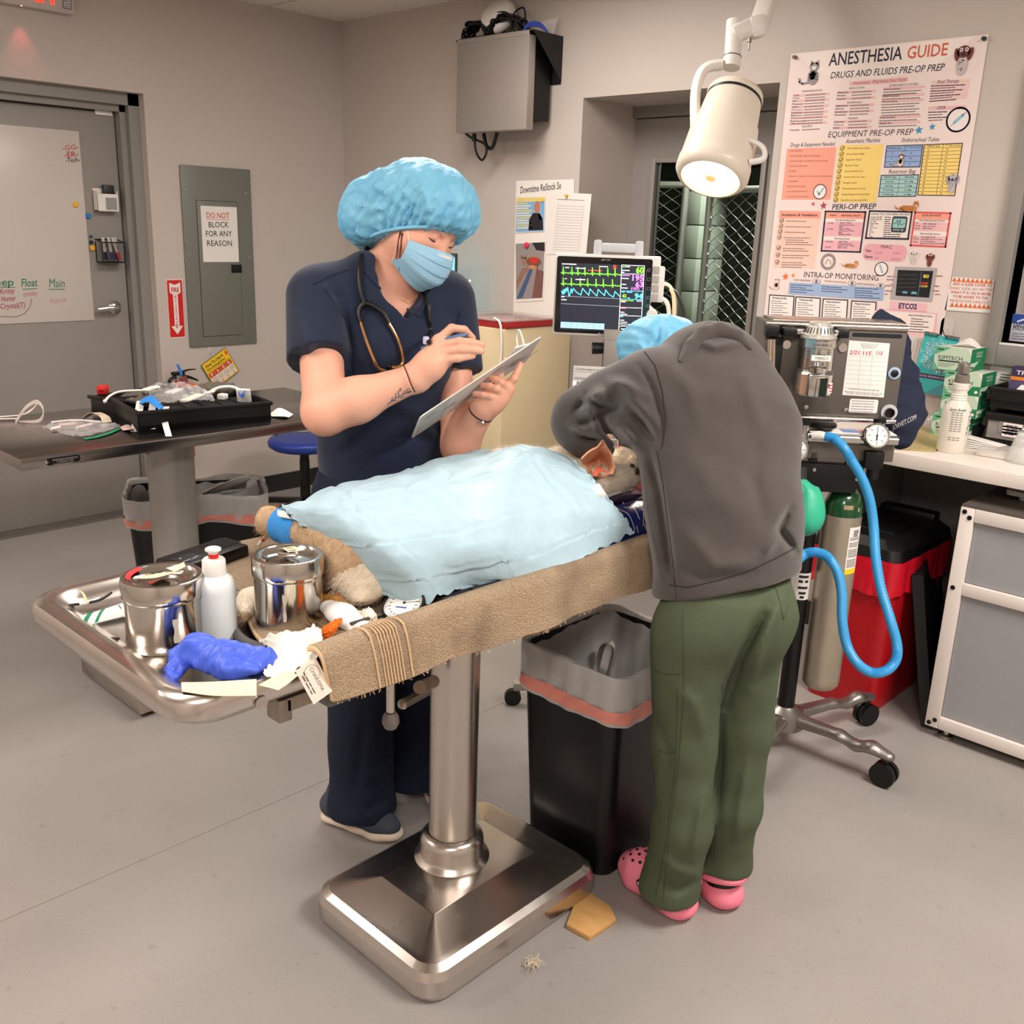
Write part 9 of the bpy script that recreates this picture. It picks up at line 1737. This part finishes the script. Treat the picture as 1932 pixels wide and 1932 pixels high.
sl=P(1848,846,z=CZ)
for k in range(5):
 mb=MB();mb.box((sl.x-.01+.004*k,sl.y+.004*k,CZ+.004+.005*k),(.13,.05,.003),rot=(0,.03*(k-2),.1-.08*k),bevel=.001);top('paper_slip',mb,m_paper,'one of the loose white paper slips in the pile right of the spray bottle','paper','paper slips on the counter')
sb_=P(1880,862,z=CZ);t=thing('slide_box','clear shallow box of glass slides beside the paper slips','box',(sb_.x,sb_.y,CZ));mb=MB();mb.box((sb_.x,sb_.y,CZ+.013),(.11,.07,.024),rot=(0,0,.05),bevel=.002);mb.build('box_shell',mat('clear_box',(232,226,220),rough=.08,alpha=.35),t);mb=MB();mb.box((sb_.x,sb_.y,CZ+.007),(.10,.06,.01),rot=(0,0,.05));mb.build('slides',ink((226,216,204)),t)
bk_=P(1921,872,z=CZ);mb=MB();mb.lathe([(0,.002),(.044,.001),(.046,.006),(.03,.075),(.024,.09),(.026,.094),(.024,.094),(.022,.09),(.028,.074),(.043,.008),(0,.005)],M=mtx((bk_.x+.008,bk_.y,CZ)),n=32);top('glass_flask',mb,mat('clear_glassware',(226,226,222),rough=.05,alpha=.3,spec=.9),'conical clear glass flask at the right edge of the counter','flask',smooth=50)
eb=P(1903,641,y=WY+.06);t=thing('mask_box','blue and white earloop masks box on the window ledge','box',(eb.x+.07,WY+.1,WIN['z0']));ze=P(1915,592,y=WY+.06).z;mb=MB();mb.span((eb.x,WY+.06,WIN['z0']+.001),(eb.x+.2,WY+.16,ze),bevel=.002);mb.build('carton',ink((214,214,222)),t)
pr=Print(frame((eb.x,WY+.0598,WIN['z0']),(1,0,0),(0,0,1),(0,-1,0)));He=ze-WIN['z0'];pr.rect(0,He*.66,.2,He,(44,78,160));pr.layer();pr.line([(.02,He*.74),(.05,He*.88),(.09,He*.9)],.006,(214,222,236));pr.text('EARLOOP',.008,He*.54,.014,(54,60,90),'l',.06,.02);pr.text('MASKS',.008,He*.42,.014,(54,60,90),'l',.046,.02)
for k in range(3):pr.scribble(.01,He*(.3-.09*k),.06,.004,(110,112,130),k)
pr.build('carton_print',t)
# anaesthesia machine
hub=P(1481,1342,z=.115);t=thing('anesthesia_machine','steel anesthesia machine on a five-legged wheeled base with dials and vaporizer','anesthesia machine',(hub.x,hub.y,0))
m_gun=mat('machine_grey',(112,106,100),rough=.36,metal=.55,var=.04,vs=6);m_cast=mat('cast_aluminium',(150,144,138),rough=.34,metal=.85,var=.05)
ux_=Vector((.76,.65,0)).normalized();O_=P(1580,700,d=2.74);N_=ux_.cross(Vector((0,0,1)));N_=N_ if N_.dot(-Vector(FW))>0 else-N_;Z_=Vector((0,0,1));Mp_=frame(O_,ux_,Z_,N_);Mi_=Mp_.inverted()
def Q(px,py,off=0.):return PLN(px,py,O_+N_*off,N_)
def L3(px,py,off=0.):return tuple(Mi_@Q(px,py,off))
def pbox(px0,py0,px1,py1,o0,o1,mb,bevel=.002):
 a,b_=L3(px0,py0,o1),L3(px1,py1,o1);mb.span((a[0],b_[1],o0),(b_[0],a[1],o1),bevel=bevel,M=Mp_)
for k,(cxp,cyp) in enumerate(((1670,1452),(1632,1342),(1424,1446))):
 pass
feet=[P(1668,1458,z=.04),P(1634,1344,z=.04),P(1424,1452,z=.04),hub+Vector((-.26,.17,-.075)),hub+Vector((-.25,-.2,-.075))]
for e in feet:
 e=Vector((e.x,e.y,.0));dv=(e-Vector((hub.x,hub.y,0))).normalized();dn=Vector((-dv.y,dv.x,0));L=(e-Vector((hub.x,hub.y,0))).length;S=Soft();h0=Vector((hub.x,hub.y,.1))
 S.chain([h0,h0+dv*L*.55+Z_*.005,h0+dv*L*.72-Z_*.008,h0+dv*L*.86+Z_*.006,h0+dv*L*1.02-Z_*.004],[.03,.022,.021,.024,.019],k=.01,flat=(Z_,.75));lg=soft_mesh('leg',S,m_cast,t,h=.005)
 mb=MB();c=e+dv*.0+Z_*.038;rr_=dn
 for s in(-1,1):mb.cyl(c+rr_*.007*s,c+rr_*.022*s,.037,n=26)
 cs_=mb.build('caster',m_blackp,lg);mb=MB();mb.cyl(c+Z_*.0,c+Z_*.055,.009);mb.cyl(c-rr_*.007,c+rr_*.007,.03,n=20);mb.build('caster_fork',m_darkp,lg)
mb=MB();mb.lathe([(.06,.07),(.062,.1),(.055,.125),(.036,.135),(.03,.14)],M=mtx((hub.x,hub.y,0)),n=28);mb.build('hub',m_cast,t)
mb=MB();mb.cyl((hub.x,hub.y,.12),(hub.x,hub.y,.93),.026,n=24);pole=mb.build('pole',m_blackp,t)
mb=MB();mb.lathe([(.0268,.50),(.0268,.585)],M=mtx((hub.x,hub.y,0)),n=24,cap=False);tp=mb.build('label_band',m_paper,pole);mb=MB()
for z,w0,w1 in((.575,.2,.9),(.56,.2,.5),(.56,.65,.9),(.54,.2,.9),(.523,.3,.8),(.51,.4,.7)):mb.lathe([(.0271,z-.005),(.0271,z+.003)],M=mtx((hub.x,hub.y,0),(0,0,math.atan2(fd_.y,fd_.x)-.9+w0*1.6)),n=6,arc=(w1-w0)*1.6,cap=False)
mb.build('band_print',ink((30,30,32)),tp)
x0,y1,_=L3(1446,606);x1,yr,_=L3(1714,614);xb,y0,_=L3(1690,795);mb=MB();mb.prism([(x0,y0),(x1,y0),(x1,y1),(x0,y1)],-.004,0,M=Mp_,bevel=.001)
mb.span((x0,y1-.012,-.16),(x1,y1,.0),bevel=.002,M=Mp_);mb.span((x0,y0,-.16),(x0+.004,y1-.01,-.003),M=Mp_);mb.span((x1-.004,y0,-.16),(x1,y1-.01,-.003),M=Mp_);hd2=mb.build('front_plate',m_gun,t)
mb=MB();mb.tube([Mp_@Vector((x0,y1-.006,.0)),Mp_@Vector((x1,y1-.006,.0))],.009,n=12,sm=1);mb.tube([Mp_@Vector((x0,y0,.006)),Mp_@Vector((x1,y0,.006))],.007,n=12,sm=1);mb.span((x0+.02,y1,-.15),(x1,y1+.006,-.01),M=Mp_,bevel=.002);mb.each('rolled_edge',m_steel,hd2)
a,b_=L3(1608,630),L3(1702,636);mb=MB();mb.prism(rrect(b_[0]-a[0],.011,.005,4,(a[0]+b_[0])/2,(a[1]+b_[1])/2),.0,.001,M=Mp_);mb.build('slot',mat('slot_dark',(16,18,26),rough=.6),hd2)
mb=MB();pbox(1447,614,1470,636,0,.04,mb);pbox(1452,636,1468,740,0,.02,mb);fl=mb.build('flowmeter_block',m_blackp,t);mb=MB();mb.cyl(Q(1453,640,.03),Q(1449,735,.03),.007,n=14);mb.cyl(Q(1460,640,.03),Q(1457,735,.03),.006,n=14);mb.build('flow_tube',mat('tube_chrome',(212,196,176),rough=.12,metal=.8),fl)
vc=L3(1538,690,.06);va=L3(1538,608,.06);vb=L3(1532,744,.06);Hv=va[1]-vb[1];Mv=frame(Mp_@Vector((vc[0],vb[1],.06)),ux_,-N_,Z_);m_vap=mat('vaporizer_metal',(206,204,198),rough=.2,metal=.95,var=.05,vs=20);k=Hv
mb=MB();mb.lathe([(r*1.1,z*k) for r,z in[(0,0),(.045,0),(.047,.02),(.047,.30),(.044,.34),(.042,.36),(.042,.66),(.045,.67),(.045,.78),(.043,.79)]],M=Mv,n=10);vp=mb.build('vaporizer',m_vap,t,smooth=20)
mb=MB();mb.lathe([(r*1.1,z*k) for r,z in[(.044,.79),(.043,.845),(.038,.85),(.031,.95),(.027,.955),(.026,1.0),(.022,1.015),(0,1.015)]],M=Mv,n=40);dl=mb.build('dial',mat('dial_silver',(222,218,208),rough=.3,metal=.6),vp,smooth=30);mb=MB()
for i in range(26):
 an=2*PI*i/26;p0=Mv@Vector((.0425*math.cos(an),.0425*math.sin(an),.862*k));p1=Mv@Vector((.0355*math.cos(an),.0355*math.sin(an),.94*k));mb.cyl(p0,p1,.0013,n=5)
mb.build('dial_marks',m_darkp,dl)
mb=MB()
for i in range(10):
 for z in np.linspace(.38,.64,12):an=2*PI*i/10+.2;mb.beam(Mv@Vector((.0468*math.cos(an-.1),.0468*math.sin(an-.1),z*k)),Mv@Vector((.0468*math.cos(an+.1),.0468*math.sin(an+.1),z*k)),.001,.0016)
mb.build('gauge_lines',m_darkp,vp)
mb=MB();mb.box((0,-.047,.17*k),(.055,.022,.30*k),M=Mv,bevel=.004);mb.box((.004,-.06,.15*k),(.022,.006,.26*k),M=Mv,bevel=.001);mb.lathe([(.024,.34*k),(.024,.40*k),(.016,.43*k),(.014,.48*k),(0,.48*k)],M=Mv@mtx((-.002,-.036,0)),n=20);mb.build('filler_block',m_chrome,vp);mb=MB();mb.box((.012,-.0635,.15*k),(.02,.002,.26*k),M=Mv);mb.build('sight_glass',mat('sight_green',(14,34,24),rough=.1),vp)
pr=Print(Mv@frame((0,-.0535,.54*k),(1,0,0),(0,0,1),(0,-1,0)));pr.rect(-.026,-.007,.026,.008,(236,230,222));pr.layer();pr.text('THING 3',0,-.0035,.0075,(50,48,48),'c',.034,.01);pr.layer(-1);pr.text('USE ONLY',0,.044*k/.2,.006,(70,66,62),'c',.038,.01);pr.text('ISOFLURANE',0,.032*k/.2,.006,(70,66,62),'c',.05,.01);pr.build('vaporizer_labels',vp)
pr=Print(Mv@frame((.034,-.0435,.13*k),(.9,.43,0),(0,0,1),(.43,-.9,0)));pr.rect(-.009,-.014,.009,.014,(232,226,220));pr.layer();pr.rect(-.008,.0,-.001,.012,(40,52,112))
for i in range(3):pr.rect(-.008+.0075*(i<2),-.011+.008*i,.008,-.007+.008*i,(206,70,66))
pr.build('flag_sticker',vp)
mb=MB();pbox(1480,619,1504,635,.0,.06,mb,.003);pbox(1585,622,1602,639,0,.06,mb,.003);mb.each('mount_end',m_blackp,t);mb=MB();pbox(1503,621,1587,634,.02,.055,mb,.002);mb.build('mount_bar',m_vap,t)
for px,py in((1484,650),(1590,656)):mb=MB();c=Q(px,py,.002);mb.lathe([(0,.003),(.012,.003),(.0125,0)],M=axis_frame(c,N_),n=22);mb.build('cap_disc',m_chrome,hd2)
for px,py in((1521,768),(1596,773)):mb=MB();mb.lathe([(0,.003),(.006,.002),(.0065,0)],M=axis_frame(Q(px,py,.0005),N_),n=16);mb.build('screw',m_chrome,hd2)
mb=MB();mb.lathe([(0,.007),(.006,.007),(.0085,.003),(.009,0)],M=axis_frame(Q(1469,718,.0005),N_),n=20);mb.build('green_screw',mat('green_metal',(120,170,110),rough=.3,metal=.7),hd2)
q=[L3(*p)[:2] for p in((1602,642),(1679,648),(1667,750),(1589,745))];mb=MB();mb.prism(q[::-1],.0004,.0012,M=Mp_);ch=mb.build('log_sheet',m_paper,t);pr=Print(Mp_@mtx((0,0,.0012)));Kp=lambda zx,zy:L3(1430+zx/6.44,580+zy/6.44)[:2]
ptext(pr,Kp,'Anesthesia Machine Time',(1240,446),(1470,456),12,(80,76,78),.01);ptext(pr,Kp,'*After Isoflurane is used*',(1250,470),(1446,478),12,(80,76,78),.01);ptext(pr,Kp,'Machine: THING 3',(1264,492),(1412,500),12,(80,76,78),.01)
for s,a,b_ in(('2/21',(1108,566),(1226,570)),('115',(1270,576),(1370,580)),('115',(1432,574),(1506,582))):ptext(pr,Kp,s,a,b_,46,(206,44,62),.02,shear=.1)
for i in range(8):y=584+56*i;pr.line([Kp(1096-7*i,y),Kp(1576-9*i,y+28)],.0008,(186,180,176))
for x in(1250,1396):pr.line([Kp(x,520),Kp(x-38,980)],.0008,(186,180,176))
for s,a,b_ in(('CHANGE SODA LIME MACHINE HAS',(1096,994),(1470,1022)),('REACHED 8 HOURS 480 MINUTES OF USE!',(1050,1026),(1506,1060)),('*OR AFTER 1 WEEK, WHICHEVER COMES FIRST*',(1064,1046),(1476,1078))):ptext(pr,Kp,s,a,b_,15,(60,56,58),.015)
pr.build('log_print',ch)
a,b_=L3(1604,752),L3(1654,780);mb=MB();mb.prism(rrect(b_[0]-a[0],a[1]-b_[1],.005,4,(a[0]+b_[0])/2,(a[1]+b_[1])/2),.0004,.001,M=Mp_);st2=mb.build('service_sticker',m_paper,t);pr=Print(Mp_@mtx((0,0,.0011)))
for i in range(5):pr.scribble(a[0]+.005,a[1]-.006-.0075*i,(b_[0]-a[0])*.8,.0024,(96,96,110),i)
pr.build('sticker_print',st2)
mb=MB();c=Q(1687,704,.001);mb.lathe([(.017,0),(.017,.003),(.0105,.004)],M=axis_frame(c,N_),n=28,cap=False);mb.build('blue_ring',mat('ring_blue',(166,190,216),rough=.4),hd2);mb=MB();mb.lathe([(.0105,0),(.010,.008),(.005,.01),(0,.01)],M=axis_frame(c,N_),n=24);mb.build('port',m_blackp,hd2)
mb=MB();c=Q(1677,778,.001);mb.lathe([(.023,0),(.023,.004),(.0135,.005)],M=axis_frame(c,N_),n=32,cap=False);mb.build('vent_ring',mat('ring_grey',(186,186,186),rough=.4),hd2);mb=MB();mb.lathe([(.0135,.003),(.0135,.012),(.010,.012),(.009,.002),(0,.001)],M=axis_frame(c,N_),n=28);mb.build('outlet',m_blackp,hd2)
mb=MB();ry=L3(1600,832,.06);xa_,xb2=L3(1490,830,.06)[0],L3(1692,836,.06)[0];mb.cyl(Mp_@Vector((xa_,ry[1]+.006,.06)),Mp_@Vector((xb2,ry[1]+.006,.06)),.014,n=20);mb.build('rail',m_chrome,t)
mb=MB();mb.span((xa_-.02,L3(1600,870,.06)[1],-.03),(xb2,ry[1]-.004,.05),M=Mp_,bevel=.003);mb.build('lower_box',m_gun,t);mb=MB();mb.span((xa_-.03,L3(1560,812,.03)[1]-.004,-.02),(xb2,L3(1560,812,.03)[1],.055),M=Mp_,bevel=.002);sh=mb.build('shelf',m_paper,t)
pr=Print(Mp_@frame((0,L3(1560,812,.03)[1],0),(1,0,0),(0,0,-1),(0,1,0)));a,b_=L3(1586,810,.02)[0],L3(1650,812,.02)[0];pr.rect(a,-.05,(a+b_)/2,.0,(122,146,196));pr.rect((a+b_)/2,-.05,b_,.0,(222,150,140));pr.build('shelf_chart',sh)
mb=MB();c=Q(1551,802,.03);mb.lathe([(.036,0),(.04,.004),(.04,.012),(.034,.016),(0,.016)],M=axis_frame(c-Z_*.006,Z_),n=32);mb.build('black_lid',m_blackp,t)
def dialg(px,py,r,off,par,seed=0):
 c=Q(px,py,off);nn=(N_+Z_*.25).normalized();M2=axis_frame(c,nn,ux_);mb=MB();mb.lathe([(0,-.035),(r*.85,-.035),(r,-.02),(r*1.04,.0),(r*1.0,.006),(r*.92,.007)],M=M2,n=40,cap=False);g_=mb.build('gauge_case',m_blackp,par,smooth=40);mb=MB();mb.lathe([(r*1.03,.0),(r*1.03,.006),(r*.95,.009),(r*.92,.006)],M=M2,n=40,cap=False);mb.build('gauge_bezel',m_chrome,g_);mb=MB();mb.lathe([(r*.93,.004),(0,.0042)],M=M2,n=36);mb.build('gauge_face',m_paper,g_);pr=Print(M2@Matrix.Rotation(PI/2*0,4,'Z')@mtx((0,0,.0045)))
 for i in range(31):an=R(-225+270*i/30);r0=.8 if i%5 else .72;pr.line([(r*r0*math.cos(an),r*r0*math.sin(an)),(r*.86*math.cos(an),r*.86*math.sin(an))],.0008,(70,70,74))
 for i in range(7):an=R(-225+45*i);pr.line([(r*.6*math.cos(an)-.0012,r*.6*math.sin(an)),(r*.6*math.cos(an)+.0012,r*.6*math.sin(an))],.002,(70,70,74))
 pr.layer();pr.line([(-.0004,-r*.34),(.001,r*.74)],.0013,(30,30,32));pr.line([(-.0006,-r*.36),(-.0004,-r*.12)],.0035,(30,30,32));pr.ell(0,0,.003,.003,(30,30,32));pr.build('gauge_print',g_);return g_
dialg(1654,822,.034,.085,t);dialg(1503,848,.032,.10,t)
mb=MB();a,b_=Q(1515,832,.06),Q(1517,800,.06);mb.cyl(a-Z_*.02,b_,.018,n=20);mb.build('valve_body',m_chrome,t);mb=MB();mb.cyl(Q(1517,801,.06),Q(1517,791,.06),.018,n=20);mb.build('valve_cap',m_blackp,t);mb=MB();mb.cyl(Q(1660,798,.06),Q(1660,788,.06),.0175,n=20);mb.build('valve_cap',m_blackp,t);mb=MB();mb.cyl(Q(1660,822,.06),Q(1660,798,.06),.014,n=20);mb.build('valve_stem',m_chrome,t)
mb=MB();mb.cyl(Q(1522,822,.06),Q(1534,822,.075),.009,n=16);mb.build('outlet_pipe',m_chrome,t);mb=MB();mb.tube([Q(1533,822,.075),Q(1548,822,.085),Q(1556,823,.09)],[.0135,.0135,.011],n=16,sm=2);mb.build('hose_connector',mat('cloudy_plastic',(226,220,212),rough=.4),t)
mb=MB();a,b_=L3(1635,852,.07),L3(1666,886,.07);mb.span((a[0],b_[1],.01),(b_[0],a[1],.07),M=Mp_,bevel=.003);mb.cyl(Q(1648,886,.05),Q(1645,902,.05),.016,n=16);mb.build('scavenger_block',m_blackp,t)
mb=MB();mb.span((L3(1500,880,.03)[0],L3(1500,926,.03)[1],-.05),(L3(1622,880,.03)[0],L3(1500,872,.03)[1],.03),M=Mp_,bevel=.004);pbox(1530,852,1542,872,.02,.05,mb);mb.build('yoke_block',m_blackp,t);mb=MB()
for px,py in((1536,886),(1616,904)):mb.lathe([(.006,0),(.005,.004),(0,.004)],M=axis_frame(Q(px,py,.03),N_),n=12)
mb.cyl(Q(1600,870,.02),Q(1600,884,.02),.009);mb.cyl(Q(1632,884,.02),Q(1628,920,.02),.003,n=8);mb.build('fitting',m_chrome,t)
oc=P(1590,965,d=2.88);t2=thing('oxygen_cylinder','silver oxygen cylinder with a green shoulder hanging from the anesthesia machine','cylinder',(oc.x,oc.y,0));zt=ZAT(oc.x,oc.y,925);zb2=ZAT(oc.x,oc.y,1292);zg=ZAT(oc.x,oc.y,968);r=.056;M=mtx((oc.x,oc.y,0))
mb=MB();mb.lathe([(0,zb2+.006),(r*.8,zb2),(r*.97,zb2+.012),(r,zb2+.03),(r,zg)],M=M,n=40);cy_=mb.build('cylinder_body',mat('raw_aluminium',(186,176,158),rough=.42,metal=.75,var=.09,vs=24,rvar=.1,stretch=(1,1,.4)),t2,smooth=50)
mb=MB();mb.lathe([(r,zg),(r,zg+.012),(r*.95,zg+.035),(r*.78,zg+.06),(r*.5,zg+.078),(r*.3,zg+.085),(r*.3,zg+.10)],M=M,n=40);mb.build('green_shoulder',mat('cylinder_green',(20,70,36),rough=.22,coat=.4),cy_,smooth=50);mb=MB();mb.cyl((oc.x,oc.y,zg+.09),(oc.x,oc.y,zg+.13),.016,n=16);mb.build('valve_post',m_chrome,t2)
an0=math.atan2(fd_.y,fd_.x);cs2=lambda an,rr,z:Vector((oc.x+rr*math.cos(an),oc.y+rr*math.sin(an),z));zl0,zl1=ZAT(oc.x,oc.y,1072),ZAT(oc.x,oc.y,985)
mb=MB();mb.grid(lambda u,v:cs2(an0+.15+.85*u,r+.0006,zl0+(zl1-zl0)*v),10,2);lb=mb.build('cylinder_label',m_paper,t2,smooth=60);mb=MB();mb.grid(lambda u,v:cs2(an0+.15+.85*u,r+.001,zl0+.016*v),10,1);mb.build('yellow_strip',ink((244,208,30)),lb);mb=MB();rg=random.Random(3)
for i in range(22):
 z=zl0+.022+(zl1-zl0-.03)*i/22;w0=.22 if i<18 else .4
 if i in(5,11,15):continue
 mb.grid(lambda u,v:cs2(an0+w0+(.7 if i<18 else .4)*u*rg.choice((.8,.9,1)),r+.001,z+.0025*v*(1 if i<18 else 1.6)),6,1)
mb.build('label_lines',ink((116,112,112)),lb,smooth=0)
mb=MB();mb.grid(lambda u,v:cs2(an0-.3+.5*u,r*.97,zg+.022+.016*v)*1.0+Vector((0,0,0)),6,1);mb.grid(lambda u,v:cs2(an0+.5+.12*u,r*.985,zg+.018+.012*v),3,1);mb.build('worn_sticker',ink((170,150,120)),cy_,smooth=0)
S=Soft();S.ell(P(1520,962,d=2.62),(.05,.05,.062),k=.03);S.ell(P(1512,980,d=2.62),(.05,.045,.04),k=.03);S.chain([P(1512,905,d=2.62),P(1517,925,d=2.62)],[.015,.035],k=.03)
bg=soft_mesh('rebreathing_bag',S,mat('bag_green',(52,176,138),rough=.45,var=.06,bump=.05,bs=90),None,h=.004,disp=lambda p:folds(p,[([(1516,900),(1535,915),(1545,928)],-.006,4),([(1512,900),(1515,930),(1520,1000)],-.003,4),([(1512,902),(1525,925)],.005,4)]));tag(bg,'green rebreathing bag hanging on the anesthesia machine beside the hoodie','bag')
mb=MB();mb.cyl(P(1511,905,d=2.62),P(1511,882,d=2.62),.016,n=16);mb.build('bag_neck',m_darkp,t)
hp2=[(1556,823,2.63),(1575,828,2.62),(1592,845,2.6),(1606,868,2.6),(1625,900,2.6),(1640,940,2.6),(1648,990,2.6),(1652,1050,2.58),(1662,1110,2.56),(1680,1170,2.53),(1692,1215,2.52),(1690,1245,2.51),(1672,1265,2.5),(1645,1269,2.5),(1618,1252,2.5),(1598,1218,2.52),(1589,1170,2.53),(1588,1120,2.54),(1580,1080,2.55),(1562,1052,2.56),(1540,1042,2.56),(1518,1046,2.56),(1500,1062,2.54)]
pth=smoothpath([Dw(*p) for p in hp2],20);rr_=[.0125+(.0011 if i%2 else-.0004) for i in range(len(pth))];mb=MB();mb.tube(pth,rr_,n=14,sm=1);top('breathing_hose',mb,mat('hose_blue',(58,150,206),rough=.4,var=.05),'blue corrugated hose looping down from the anesthesia machine','hose',smooth=70)
S=Soft();S.chain([Q(1664,588,-.2),Q(1672,640,-.19),Q(1690,720,-.16),Q(1698,780,-.14),Q(1696,822,-.12)],[.012,.05,.055,.06,.04],k=.05,flat=(N_,.5));S.ell(Q(1700,800,-.13),(.04,.04,.06),k=.03)
cv=soft_mesh('cloth_cover',S,mat('navy_cloth',(26,34,56),rough=.85,bump=.2,bs=200),None,h=.005,disp=lambda p:wobble(p,.006,40,5));tag(cv,'navy cloth cover bunched behind the anesthesia machine','cover')
cvb=bvh(cv);v_,f_,a_,b2=text_geo('JORVET.COM',.01);out=[]
for p in v_:
 u=(p[0]-a_)/(b2-a_);q=cast(cvb,1684+44*u,812-20*u-p[1]*13-1.5*u,.0015);out.append(q if q is not None else Q(1684+44*u,812-20*u-p[1]*13,-.06))
mb=MB();mb._add(out,f_);o=mb.build('lettering',ink((196,194,190)),None,smooth=0,fix=False);o.parent=cv;o.matrix_parent_inverse=WM[cv].inverted()
